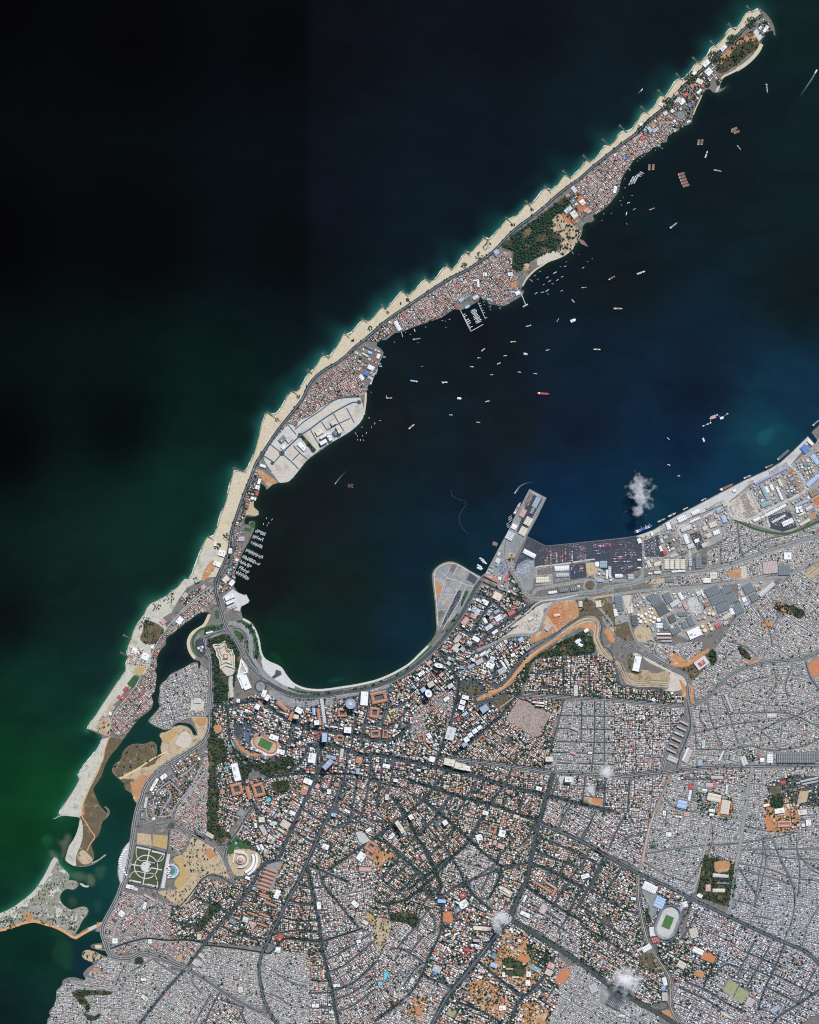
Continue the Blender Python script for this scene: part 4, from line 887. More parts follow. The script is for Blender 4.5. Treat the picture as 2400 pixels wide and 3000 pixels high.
patch('orange_lot', 'orange', 'H 1640,880 1690,870 1700,910 1660,930', smooth=False)
ribbon('green_bank', crom(pp('H 1010,930 1090,965 1170,1000 1280,1030 1390,1045 1480,1040 1580,1005 1690,955 1850,880'), 8), 6, 'lawn')
# cut slopes and red fields between port and plateau
patch('brown_slope', 'scrub', 'G 1400,1170 1530,1165 1600,1250 1680,1340 1725,1420 1690,1370 1600,1310 1530,1290 1430,1310', trees=.08)
patch('bare_field', 'orange', 'G 1120,1420 1130,1330 1180,1240 1260,1190 1390,1170 1425,1310 1340,1360 1250,1430 1040,1530 1020,1470 1090,1440')
patch('red_field', 'redsoil', 'G 1160,1310 1200,1245 1280,1235 1320,1290 1290,1340 1250,1400 1215,1375')
patch('sand_field', 'plot', 'G 560,1590 700,1530 850,1440 1000,1320 1090,1250 1130,1270 1110,1390 1040,1450 940,1460 830,1470 700,1530 590,1600', nb=True)
patch('orange_cut', 'cut', 'G 660,1940 760,1910 850,1830 930,1720 1010,1640 1100,1570 1250,1480 1360,1400 1440,1370 1530,1380 1560,1400 1480,1395 1400,1420 1300,1480 1200,1540 1130,1580 1030,1670 950,1760 880,1860 780,1930 690,1970')
patch('terraces', 'rubble', 'G 1250,1470 1360,1385 1450,1330 1540,1310 1590,1340 1610,1400 1600,1480 1640,1570 1700,1640 1725,1640 1725,1680 1650,1660 1580,1600 1550,1500 1540,1400 1470,1370 1380,1400')
patch('terraces', 'rubble', 'K 0,110 40,120 70,200 100,290 200,330 350,320 470,320 460,200 420,190 350,210 250,180 100,200')
patch('cleared_ground', 'plot', 'K 150,60 230,60 280,110 440,190 470,210 460,330 420,350 470,360 560,350 610,300 580,240 480,190 350,120 200,40', nb=True)
patch('brown_slope', 'scrub', 'K 110,60 160,50 150,180 230,190 200,220 130,190', trees=.05)
patch('orange_bank', 'cut', 'K 545,260 590,300 605,400 580,440 570,380 560,310')
patch('orange_bank', 'cut', 'K 645,310 665,310 668,430 680,460 645,440')
patch('brown_slope', 'scrub', 'K 480,130 640,110 780,20 830,40 740,190 650,270 620,210 540,170', trees=.12)
patch('orange_soil', 'cut', 'K 440,120 600,110 780,0 800,0 790,30 650,130 560,160')
patch('brown_slope', 'scrub', 'H 0,1810 110,1790 140,1850 160,1940 60,1930 0,1880', trees=.03)
patch('bare_lot', 'tan', 'H 170,1850 290,1840 310,1930 200,1950')
patch('bare_lot', 'plot', 'H 70,1570 140,1560 165,1700 110,1740', smooth=False)
patch('tank_yard', 'tan', 'H 190,1690 330,1660 390,1750 360,1810 200,1810', smooth=False, nb=True)
patch('tank_yard', 'rubble', 'H 700,1800 780,1780 850,1850 750,1900', smooth=False)
patch('tank_yard', 'rubble', 'H 770,1690 820,1680 870,1740 810,1760', smooth=False)
patch('pale_yard', 'concrete', 'H 620,1610 680,1580 740,1690 680,1720 640,1690')
patch('red_lot', 'orange', 'H 960,1350 1070,1340 1060,1420 970,1410', smooth=False)
patch('pale_lot', 'plot', 'H 1070,1320 1110,1310 1120,1420 1065,1420', smooth=False)
patch('dirt_slope', 'rubble', 'H 1610,1360 1725,1280 1800,1250 1800,1320 1650,1420')
patch('red_cut', 'orange', 'K 1050,70 1130,120 1220,110 1210,90 1160,100 1100,90')
patch('clay_field', 'claycourt', 'K 1640,130 1725,80 1900,20 1900,180 1700,235 1660,210')
patch('green_ravine', 'slope', 'H 1340,1660 1450,1640 1600,1700 1560,1760 1480,1720 1380,1700', trees=.6)
patch('green_ravine', 'slope', 'H 1040,1990 1120,2040 1150,2100 1080,2080', trees=.5)
patch('green_ravine', 'slope', 'K 800,20 840,10 860,90 820,150 800,90', trees=.8)
patch('plateau_green', 'slope', 'G 860,1890 960,1740 1060,1650 1200,1560 1380,1470 1500,1420 1540,1500 1560,1610 1400,1640 1200,1650 1050,1680 990,1830 920,1950 860,1950', trees=.75, nb=False)
patch('plateau_green', 'leafy', 'K 0,270 60,310 200,340 400,350 560,400 560,440 300,430 0,400', trees=.35, nb=False)
patch('brown_bank', 'scrub', 'G 700,2030 790,1990 860,1970 830,2040 760,2090', trees=.1)
patch('traffic_green', 'scrub', 'G 440,1900 520,1890 590,1900 600,1930 540,1980 480,1950', trees=.25)
patch('orange_soil', 'orange', 'G 560,1990 640,1960 760,1920 740,1960 660,1990 590,2020')
# town squares, fields, grounds
patch('cemetery', 'graves', 'J 925,275 1190,400 1100,590 1040,600 810,450', smooth=False)
patch('sand_lot', 'tan', 'J 1470,1105 1630,1120 1620,1180 1465,1150', smooth=False)
patch('clay_pitch', 'claycourt', 'J 1540,1110 1625,1125 1618,1175 1530,1150', smooth=False)
patch('clay_lot', 'claycourt', 'M 560,1215 640,1205 660,1290 630,1310 565,1290', smooth=False)
patch('square', 'concrete', 'J 1240,920 1390,940 1380,1000 1270,990', smooth=False)
patch('clay_court', 'claycourt', 'M 1225,1560 1310,1590 1270,1650 1210,1610', smooth=False)
patch('garden_ring', 'park', 'M 1070,1620 1150,1600 1250,1660 1260,1740 1160,1760 1080,1720', trees=.3)
patch('park_trees', 'slope', 'M 1290,1470 1450,1530 1480,1590 1400,1700 1300,1600', nb=False, trees=.45)
patch('track_oval', 'claycourt', 'M 1590,1685 1640,1705 1625,1760 1580,1815 1530,1800 1520,1770', step=4)
patch('clay_yard', 'orange', 'M 1360,2080 1470,2060 1410,2156 1330,2140', smooth=False)
patch('green_pitch', 'drypitch', 'M 620,2020 690,2050 650,2100 590,2070', smooth=False)
patch('bare_hill', 'tan', 'M 0,1280 90,1270 130,1310 110,1420 60,1520 0,1500', trees=.2)
patch('green_dip', 'slope', 'M 130,1230 260,1220 360,1260 330,1340 240,1300 150,1290', trees=.7)
patch('clay_yard', 'gold', 'L 1650,1210 1725,1260 1725,1330 1690,1300 1660,1260', trees=.15)
patch('orange_court', 'orange', 'M 0,660 60,700 160,720 100,790 0,830', trees=.12)
patch('campus', 'slope', 'K 760,1740 1000,1790 1030,1850 980,2150 820,2130 700,2080 720,1940', trees=.55, nb=False)
patch('campus_soil', 'orange', 'K 850,1800 970,1790 960,1870 860,1880')
patch('brewery_ground', 'park', 'K 700,1230 780,1200 900,1220 1000,1290 980,1450 850,1430 720,1390', nb=False, trees=.25)
patch('red_track', 'redsoil', 'K 885,1270 910,1275 895,1390 990,1410 980,1290 1000,1290 985,1420 870,1400', smooth=False)
patch('clay_pitch', 'claycourt', 'K 1270,1430 1330,1425 1345,1530 1285,1540', smooth=False)
patch('leafy_campus', 'slope', 'K 1320,1260 1410,1240 1420,1330 1330,1335', trees=1.0)
patch('bare_ground', 'tan', 'K 1560,1200 1640,1195 1620,1290 1540,1310', smooth=False)
patch('hedge_circle', 'scrub', 'K 1310,1190 1350,1160 1395,1175 1390,1215 1330,1225')
patch('sports_ground', 'apron', 'N 450,850 540,880 560,1000 530,1080 480,1110 500,1010 450,900', nb=True)
patch('stadium_green', 'slope', 'N 470,1030 500,1060 510,1110 480,1110', trees=.6)
patch('campus', 'leafy', 'N 560,1290 760,1230 990,1360 960,1500 880,1530 640,1480 580,1390', nb=False, trees=.35)
patch('clay_pitch', 'claycourt', 'N 895,1315 1000,1360 970,1410 870,1375', smooth=False)
patch('clay_pitch', 'orange', 'N 840,1455 905,1470 885,1520 815,1490', smooth=False)
patch('scrub_lot', 'scrub', 'N 420,1390 510,1330 570,1400 590,1470 520,1470', trees=.15)
patch('playing_field', 'drypitch', 'N 1075,1520 1145,1560 1100,1650 1030,1610', smooth=False)
patch('playing_field', 'drypitch', 'N 1150,1575 1215,1620 1170,1700 1105,1665', smooth=False)
patch('depot_yard', 'apron', 'N 150,1570 290,1680 240,1750 140,1690', smooth=False)
patch('interchange_soil', 'orange', 'N 590,1760 620,1740 650,1760 680,1790 670,1820 630,1800')
patch('army_yard', 'plot', 'L 820,990 900,1000 880,1100 840,1080', smooth=False, nb=False)
patch('sand_lot', 'gold', 'A 1495,1575 1530,1570 1530,1615 1500,1620')
patch('tree_yard', 'slope', 'A 1140,1600 1190,1590 1210,1640 1160,1650', trees=.8)
patch('green_ditch', 'slope', 'A 610,1890 700,1870 900,1880 950,1890 900,1910 720,1920 760,2000 740,2050 700,2000 640,1940', trees=.5)
patch('green_ditch', 'slope', 'A 700,2060 780,2090 850,2070 830,2110 760,2130', trees=.5)
patch('orange_islet', 'orange', 'A 770,1700 830,1690 850,1710 760,1720')
patch('scrub_point', 'tan', 'A 695,1580 705,1548 742,1534 800,1549 850,1574 880,1590 800,1620 760,1628 712,1605', trees=.2)
patch('brown_islet', 'scrub', 'A 770,1508 783,1488 860,1476 885,1500 880,1525 820,1526')
patch('pale_yard', 'plot', 'A 800,1490 855,1490 860,1520 805,1520', smooth=False)
patch('palm_court', 'slope', 'L 330,1170 400,1130 430,1180 340,1260 260,1370 220,1350 290,1230', trees=.6)
patch('parking', 'apron', 'L 550,390 590,330 650,360 600,410', smooth=False)
patch('leafy_block', 'leafy', 'L 520,1000 700,1020 800,1010 870,1060 900,1250 850,1400 600,1380 470,1290', nb=False, trees=.22)
patch('barracks_yard', 'apron', 'L 820,810 940,780 900,900 860,1040 740,1000', nb=True, smooth=False)
patch('sandy_compound', 'plot', 'I 260,1960 330,1920 360,1970 340,2050 290,2040', nb=False)
patch('lawn', 'lawn', 'I 170,2090 240,2000 300,2040 400,2100 300,2110 260,2070 240,2156 170,2156', trees=.15)
patch('car_park', 'street', 'I 245,1055 320,1065 325,1110 310,1200 270,1190', smooth=False)
patch('sports_court', 'bluecourt', 'I 340,1130 375,1130 378,1205 342,1205', smooth=False)
patch('palace_garden', 'lawn', 'I 120,1450 230,1430 280,1550 190,1540', nb=False, trees=.4)
for q in ('I 165,1425 185,1415 200,1440 180,1450', 'I 515,1705 545,1680 560,1710 530,1725', 'M 75,1720 110,1715 95,1775 70,1785', 'L 540,620 560,625 565,640 545,645', 'C 195,1775 215,1762 228,1775 212,1795', 'I 185,1250 235,1240 250,1250 190,1262'):
    patch('swimming_pool', 'pool', q, smooth=False)
v_, f_ = flat_mesh(crom(pp('A 670,970 700,975 720,990 750,990 745,1005 700,1000'), 4, True), 0.3)
mesh_obj('sandbar', v_, f_, 'pale', kind='structure')

patch('orange_soil', 'cut', 'G 1430,1385 1500,1375 1560,1400 1570,1440 1520,1420 1450,1410')
patch('orange_soil', 'cut', 'G 1640,1430 1690,1400 1725,1440 1725,1530 1680,1510')
patch('orange_soil', 'cut', 'K 470,30 560,70 600,100 560,120 480,90')
patch('orange_soil', 'orange', 'H 1250,1790 1310,1780 1330,1840 1270,1850', trees=.1)
patch('orange_soil', 'orange', 'H 1330,1640 1400,1630 1480,1680 1500,1720 1420,1700', trees=.15)

patch('dirt_strip', 'plot', 'G 1100,1215 1250,1180 1400,1160 1400,1172 1260,1192 1150,1240 1080,1300 1000,1340 900,1390 850,1400 980,1300')
patch('dirt_strip', 'tan', 'G 1540,1150 1640,1130 1725,1120 1725,1135 1640,1150 1560,1170')
patch('scrub_bank', 'scrub', 'G 1560,1170 1640,1160 1725,1250 1725,1390 1690,1330 1610,1240', trees=.08)
patch('dirt_lot', 'tan', 'H 250,1440 420,1420 420,1450 300,1470', trees=.05)
patch('green_corner', 'slope', 'G 840,900 880,960 940,1050 990,1140 960,1160 900,1130 850,1050 830,960', nb=False, trees=.4)
patch('green_corner', 'slope', 'G 830,1110 900,1130 960,1170 940,1210 880,1240 830,1200', nb=False, trees=.35)
patch('yard_green', 'tan', 'G 840,770 880,790 870,850 835,830', trees=.3)
# ------------------------------------------------------------------ roads: name, material, width, median, trees along, path
ROAD_TREES = []
TRAFFIC = []
def road(mat, w, path, median=None, trees=0.0, name=None, clear=1.0):
    q = crom(pp(path), 9)
    nm = name or {'road': 'avenue', 'avenue': 'avenue', 'street': 'street', 'greyroad': 'concrete_road', 'lane': 'lane', 'dirtroad': 'dirt_road', 'redroad': 'dirt_road', 'canal': 'canal', 'redsoil': 'dirt_road'}.get(mat, 'road')
    if mat in ('road', 'greyroad') and w >= 5:          # dusty shoulders
        ribbon('road_shoulder', q, w + 3.0, 'shoulder')
    ribbon(nm, q, w, mat, clear=clear)
    stroke(q, max(w - 2.5, .8), NOTREE)
    if w > 4.5 and mat in ('road', 'avenue', 'greyroad'):
        TRAFFIC.append((q, w))
    if median:
        ribbon('median_strip', q, median[1], median[0])
    if trees:
        ROAD_TREES.append((q, w, trees))
# minor streets first, larger roads cross over them
for p in ('J 100,1130 250,1250 380,1350', 'J 0,1080 60,1110 100,1130 200,1030', 'J 550,980 500,1080 440,1180 380,1260', 'J 960,1080 940,1180 920,1270', 'J 1060,1330 1000,1440 930,1520', 'J 620,1320 800,1400 880,1480', 'J 640,1230 590,1300 530,1420',
          'J 300,1180 180,1330 60,1440 0,1500', 'J 380,1350 300,1480 180,1590', 'J 110,1310 220,1440 300,1530 360,1640', 'J 1270,910 1230,1000 1190,1110', 'J 1480,930 1460,1100 1440,1160', 'J 1290,0 1295,270', 'J 1510,0 1515,280', 'J 1100,180 1260,185', 'J 1060,90 1130,40 1290,20',
          'J 1300,290 1270,420 1210,620 1180,740 1120,860', 'J 1240,640 1725,650', 'J 1560,300 1555,640 1530,910', 'J 1450,300 1445,640', 'J 1200,730 1725,745', 'J 1260,420 1725,430', 'J 1240,530 1725,540', 'J 1640,300 1640,900', 'J 1240,820 1725,835',
          'J 1250,1390 1300,1260 1370,1160', 'J 1450,1480 1500,1380 1560,1240', 'J 1100,1450 1300,1530 1450,1600 1570,1660', 'J 1060,1560 1250,1640 1400,1700', 'J 1570,1660 1460,1860 1380,2000 1310,2150', 'J 1640,1600 1540,1800 1470,1930 1400,2050', 'J 1300,1850 1240,1970 1200,2050',
          'J 600,1900 700,1700 760,1600 850,1500', 'J 480,1840 600,1760 700,1690', 'J 230,1240 330,1120 400,1090', 'J 0,1650 60,1750 150,1830', 'J 60,2156 120,2000 200,1900', 'J 0,1960 100,1900 200,1960 280,2060',
          'I 700,1160 760,1080 800,1050', 'I 740,1150 720,1240', 'I 640,1060 580,1160', 'I 350,1110 420,1000 500,880', 'I 330,1080 480,1150 600,1200 740,1280', 'I 1100,1150 1110,1060', 'I 1230,1290 1260,1070 1290,900 1310,790', 'I 1320,1200 1350,1060 1380,880 1385,790', 'I 1485,1210 1500,1050 1530,920 1555,740',
          'I 1340,1060 1450,1080 1560,1080 1640,1020 1725,930', 'I 1540,930 1620,920 1725,860', 'I 980,1230 975,1450', 'I 1200,1290 1185,1480 1130,1700 1100,1780', 'I 1090,1480 1050,1600 1060,1640', 'I 1290,1480 1260,1680 1230,1860', 'I 1400,1320 1390,1500 1350,1720 1290,1900', 'I 1500,1340 1480,1560 1440,1780', 'I 1600,1360 1560,1570 1540,1680',
          'I 930,1490 1100,1490 1300,1500 1500,1570 1725,1620', 'I 920,1580 1100,1680 1300,1820 1400,1880 1560,1900', 'I 830,1790 960,1870 1080,1940 1180,1900 1280,1900', 'I 740,1960 860,2040 980,2120', 'I 1100,1780 1200,1850 1260,1900', 'I 1340,2090 1460,2000 1600,1890 1725,1830', 'I 1260,1960 1300,2060 1350,2090', 'I 1570,1680 1640,1780 1690,1880',
          'L 1080,980 1200,1010 1300,1000', 'L 990,1110 1100,1140 1220,1150', 'L 940,1260 1080,1290 1240,1280', 'L 880,1400 1050,1370 1260,1380', 'L 1300,1620 1420,1560 1560,1480 1680,1400', 'L 1320,1720 1450,1670 1580,1570 1725,1450', 'L 1360,1960 1520,1900 1640,1820 1725,1740', 'L 1380,2060 1540,2000 1725,1860', 'L 1180,1780 1260,1800 1340,1790', 'L 1170,1900 1360,1890', 'L 1170,2020 1370,2010',
          'L 610,1000 760,1060 860,1050', 'L 420,1330 560,1400 700,1430 830,1440', 'L 340,1900 240,2080 200,2156', 'L 420,1880 330,2050 290,2156', 'L 420,1950 620,2020', 'L 620,1990 600,2080 640,2156', 'L 340,1400 200,1330 60,1300 0,1290', 'L 480,1220 300,1130 200,1090',
          'M 60,940 180,780 240,730', 'M 100,980 250,830 330,760', 'M 190,1060 300,960 370,870', 'M 20,900 100,980 250,1090', 'M 100,1145 120,1250', 'M 180,1520 340,1330 440,1200', 'M 290,1560 400,1420', 'M 120,1530 190,1520 290,1560 420,1650', 'M 340,1230 370,1300 350,1360', 'M 440,1190 500,1300 490,1400', 'M 230,1850 330,1700 400,1640', 'M 560,1070 680,1000 780,930', 'M 870,1110 960,1090',
          'M 1640,760 1540,900 1510,1000', 'M 1700,850 1600,1000 1540,1080', 'M 1640,1230 1540,1370', 'M 1560,1290 1440,1220 1300,1140', 'M 1600,1370 1500,1310',
          'N 60,600 0,740', 'N 190,650 100,800 0,990', 'N 300,720 210,860 120,1010', 'N 0,850 150,920 290,1010 430,1060', 'N 0,1000 120,1080 250,1180 330,1230', 'N 0,1130 100,1190 260,1290 400,1380', 'N 330,330 260,460 200,600', 'N 100,340 40,450 0,520', 'N 180,80 170,270', 'N 360,60 340,320',
          'N 1260,1250 1200,1360 1130,1500', 'N 1360,1300 1280,1450 1200,1590', 'N 850,1020 780,1160 730,1230', 'N 1000,1330 930,1490 880,1600', 'N 1140,1440 1050,1420 960,1500', 'N 1700,1450 1620,1600 1560,1720', 'N 1380,1480 1700,1640', 'N 1340,1580 1580,1700', 'N 1230,1440 1400,1520', 'N 1200,1330 1450,1440', 'N 760,1540 900,1600 1060,1700 1180,1760', 'N 720,1590 880,1660 1030,1750'):
    road('street', 2.6, p, clear=.6)
for p in ('K 660,640 680,720 690,850', 'K 780,440 820,620 890,800 930,950', 'K 900,400 980,600 1040,800', 'K 660,720 900,660 1000,640 1240,610', 'K 690,850 1000,850 1150,820 1240,850 1400,860', 'K 1240,680 1230,780', 'K 1000,550 1300,540 1500,560 1725,660 1850,690', 'K 1240,690 1400,610 1560,560 1725,480', 'K 1040,300 1180,260 1300,240', 'K 1400,750 1420,640 1540,560', 'K 1240,700 1330,780 1400,850 1600,820 1725,760',
          'K 730,500 720,600 800,700', 'K 1060,1640 1300,1600 1500,1560', 'K 1080,1490 1300,1540 1540,1550', 'K 1250,1620 1250,1750 1220,1900 1180,2156', 'K 1350,1660 1430,1830 1500,1990 1520,2156 N 1550,900 1545,1010 1520,1130 1470,1250', 'K 1540,1720 1560,1850 1545,2100', 'K 1040,1810 1300,1860 1500,1930 1725,1960', 'K 1060,1700 1500,1690 1850,1690', 'K 1550,1730 1640,1850 1725,1900', 'K 1040,1850 1150,2000 1200,2080',
          'K 260,1730 500,1690 760,1660 1050,1640', 'K 540,1240 700,1290', 'K 420,1260 520,1350 700,1380', 'K 820,1100 560,1105', 'K 600,2000 800,1700 830,1500', 'K 250,1800 420,1900 650,1980', 'K 90,1600 280,1540', 'K 440,1370 430,1500', 'N 1230,610 1420,640 1600,660 1850,670', 'N 1310,500 1340,640 1320,780 1260,1000', 'N 1390,510 1440,660 1550,880', 'N 1560,500 1580,640 1725,740', 'N 1150,720 1220,850 1300,960', 'N 1130,730 1400,800 1540,850', 'N 1230,1130 1250,1070 1400,1100', 'N 1720,1000 1640,1150 1600,1290',
          'N 1090,950 1300,1000', 'H 890,1130 900,1310', 'A 1100,1720 1300,1600', 'A 1040,1850 1000,1760 1100,1620', 'A 1300,1620 1480,1740', 'L 780,1890 900,1930 1000,2000', 'L 850,1700 1000,1800 1150,1850', 'L 200,1720 180,1800 260,1900', 'H 1330,1620 1400,1700 1350,1800', 'H 1200,1680 1300,1850 1330,2000', 'H 950,1950 1100,2000 1200,2080', 'H 1060,1240 1280,1100 1480,1050', 'K 860,250 1000,330 1040,300', 'K 1500,160 1440,300 1460,420', 'K 1340,160 1360,300 1290,420'):
    road('lane', 2.1, p, clear=.3)
road('lane', 2.2, 'H 1035,940 1045,1050 1060,1170 1090,1250')
for p in ('A 1290,380 1290,320 1310,230 1350,170 1450,100 1570,40 1640,-30', 'A 1290,390 1340,410 1430,400 1460,350 1520,260 1600,180 1640,100 1690,0 B 1130,1840', 'A 1480,410 1500,340 1580,230 1660,130 1725,30', 'A 1350,400 1400,300 1440,240 1420,190 1380,170', 'A 1240,240 1230,330 1240,410', 'A 1300,320 1380,330 1450,360', 'A 1440,120 1520,200', 'A 1240,460 1240,400',
          'A 1330,1100 1290,1250 1250,1400 1210,1520 1180,1560', 'A 945,1480 960,1380 1000,1290 1100,1200 1200,1110', 'A 960,1840 1050,1780 1080,1640', 'A 600,1800 700,1850 950,1840', 'B 1200,340 1100,410 1000,500 900,610 830,690 760,800 720,870 690,960 680,1050', 'B 610,1100 560,1190 480,1290 380,1420 360,1480', 'B 1225,350 1080,450 960,560', 'B 1355,1100 1350,1300 1340,1420 1350,1560 1380,1650 1440,1780 1500,1830'):
    road('palestreet', 2.6, p, clear=.5, name='estate_street')
for p in ('K 810,1450 760,1700 720,1880 660,2060', 'B 1160,1440 1000,1440', 'J 1400,290 1370,450 1370,520', 'K 680,870 640,940', 'A 1625,590 1560,720 1470,760', 'G 1190,1600 1280,1500', 'G 920,1960 760,2080', 'K 1160,800 1080,700'):
    road('dirtroad', 2.6, p)
road('redroad', 4.5, 'K 475,1060 440,1150 400,1240 340,1370 290,1520 250,1700 220,1850')
road('dirtroad', 4, 'K 340,1370 300,1500 265,1650 240,1800')
road('dirtroad', 5, 'G 1155,1310 1200,1370 1250,1440', name='dirt_road')
# collectors
for w, p, t in ((5, 'J 410,150 390,330 340,480 290,620 250,740 220,820', .2), (4, 'J 370,760 450,690 560,600 690,490 770,420 850,310 920,230', .3), (3.6, 'J 900,760 880,820 800,1000 700,1130 640,1230 560,1380 500,1480', .2), (4, 'J 0,1320 60,1440 150,1560 220,1720 270,1840', .5), (4, 'J 240,1250 380,1350 500,1470 640,1590 770,1690', .3), (4, 'J 500,1480 400,1580 300,1640 200,1720 0,1880', .5),
                (3.4, 'J 360,1640 420,1720 470,1840 560,1950 620,1990', .6), (3.4, 'J 770,1700 740,1820 690,1920', .6), (3.4, 'J 790,1690 900,1680 1000,1660', .2), (3.4, 'J 1030,1660 1180,1730 1370,1830 1460,1880', .3), (6, 'J 0,970 200,1030 380,1090 600,1150 760,1190 900,1250 1080,1300', .6), (5, 'G 240,1590 300,1680 370,1780 410,1860 400,1980 370,2110', .2),
                (4, 'I 70,880 200,910 300,890 480,870', .5), (4, 'I 190,900 195,1050 210,1180 240,1280 280,1380 310,1500 370,1650 430,1780 520,1960', .25), (4, 'I 230,1260 320,1340 420,1430 540,1510 700,1490 830,1480 930,1510', .35), (4.4, 'I 880,1250 1000,1235 950,1340 955,1450', .2), (4, 'I 750,1450 820,1370 870,1270', .2), (4, 'I 90,1440 90,1560 130,1650', .2),
                (4.5, 'L 1330,860 1500,740 1640,640 1725,590 M 150,480 290,370 400,270 480,180 560,70', .3), (4.5, 'L 1150,820 1260,860 1400,920 1500,960', .3), (3.6, 'L 1250,870 1300,1000 1400,1120 1500,1250 1580,1340', .4), (4.4, 'L 1390,1870 1500,1830 1600,1760 1725,1640 1725,1640', .3), (3.6, 'L 0,1155 60,1170 120,1120 200,1020 270,930 340,900 420,920 530,980', .1),
                (4, 'M 170,260 260,390 340,560 420,700 490,850 550,990', .6), (4, 'M 400,260 560,390 680,500 800,610 920,720 1060,830', .4), (3.6, 'M 0,590 100,640 230,760 370,870 440,950', .5), (4.4, 'M 0,1120 100,1145 250,1110 370,1020 500,910 640,760 760,650', .5), (4.4, 'M 740,940 800,1030 870,1110 980,1200', .5), (3.4, 'M 1060,860 1030,960 960,1090', .5), (4.4, 'M 520,1050 560,1180 560,1300 530,1430 450,1580 400,1720 330,1850 200,1980 0,2130', .35),
                (4.6, 'M 880,1640 1000,1740 1120,1840 1240,1920 1330,1860 1420,1750 1500,1600', .1), (3.6, 'M 1240,1920 1150,2080 1130,2156', .2), (3.4, 'M 400,1720 440,1770 560,1810 640,1850', .3), (3.8, 'M 690,1970 900,2050 1050,2140', .5), (3.8, 'M 1290,820 1420,840 1580,920 1725,990', .3), (5, 'M 1270,1000 1450,1120 1650,1240 1725,1280', .5), (4, 'M 560,990 480,1040 380,1030', .5), (3.8, 'M 700,1000 760,960 1060,850', .2),
                (4, 'N 800,960 780,1030 740,1080', .5), (3.4, 'N 1470,1290 1400,1450 1330,1600 1280,1750', .1), (3.8, 'N 1850,1500 1725,1600 1600,1690 1440,1790 1380,1860', .1), (5, 'G 370,1590 560,1560 700,1430 850,1330 980,1240 1080,1190', 0), (5, 'G 590,1010 700,1060 830,1120 960,1180 1000,1210', .4), (4.4, 'G 600,1190 680,1170 770,1240 840,1310', .2), (4.4, 'G 570,1120 640,1140 680,1180 600,1330 510,1450 420,1390', .3), (3.4, 'G 520,1450 620,1440 700,1480', .2), (4, 'G 240,1590 330,1640 450,1590 550,1590 640,1660 720,1760 700,1840', .2)):
    road('street', w, p, trees=t)
road('greyroad', 5, 'G 570,1600 700,1540 830,1480 940,1465 1040,1460 1100,1410 1130,1320 1180,1230 1250,1180 1400,1160 1530,1160 1600,1240 1680,1330 1725,1410')
road('road', 4.6, 'G 600,1850 720,1890 800,1860 860,1790 920,1700 1000,1610 1100,1540 1240,1450 1350,1370 1450,1310 1540,1295 1600,1330 1620,1400 1610,1480 1640,1570 1700,1610 K 50,300 110,310 200,330 380,340 390,420')
road('road', 4.6, 'G 410,1890 460,1865 520,1855 600,1850')
road('road', 4.6, 'G 420,1920 520,1885 600,1890 630,1930 600,1970 550,2005 570,2040 660,2025 780,1975 900,1960 940,1950')
road('greyroad', 5.5, 'H 0,1560 200,1530 400,1510 600,1500 900,1470 1200,1430 1450,1400 1550,1350 1725,1250')
road('greyroad', 4, 'H 160,1560 120,1700 140,1850 200,1970 300,2040 440,2130')
road('greyroad', 4, 'H 0,1810 120,1780')
road('concrete' , 8, 'H 960,780 960,830 1000,905 1120,930 1260,860 1450,770 1600,690 1660,620 1725,560 1900,450', name='port_road')
road('concrete', 7, 'H 1480,470 1560,540 1620,660', name='port_road')
road('concrete', 5, 'H 960,790 700,930 540,1000 600,1110 640,1220 640,1350', name='port_road')
road('concrete', 5, 'H 1150,690 1230,830 1270,850', name='port_road')
road('concrete', 5, 'H 1270,860 1310,990', name='port_road')
road('greyroad', 7, 'G 1040,1130 1060,1090 1130,1070 1300,1040 1470,1010 1560,1020 1725,1010 H 120,1440 210,1430 240,1390 230,1330', name='port_road')
road('concrete', 4, 'G 1060,900 1090,890 1310,865 1500,835 1560,830', name='port_road')
road('greyroad', 8, 'G 820,640 800,760 820,880 880,960 940,1060 1000,1140 1080,1165 1200,1150 1350,1130 1480,1110 1600,1100 H 0,1490 150,1470 240,1440 330,1410 450,1390 600,1380 800,1350 900,1320 1000,1300 1200,1230 1400,1160 1600,1100 1725,1070 1900,1010', median=('road', 1.2))
road('concrete', 3.4, 'G 780,1430 900,1340 1000,1270 1090,1190 1250,1165 1420,1130', name='railway_bed')
road('street', 4, 'B 1185,960 1150,930 1100,900 1075,850 1080,800 1110,775 1140,790 1140,850 1165,890')
# canals
road('canal', 4, 'A 930,1522 1080,1470 1240,1435 1400,1450 1600,1450 1725,1480 L 270,1490 400,1500 560,1520 700,1540 830,1560 870,1530 900,1490 950,1440 1050,1440 1180,1455 1270,1460 1400,1420 1500,1390 1610,1350', name='canal')
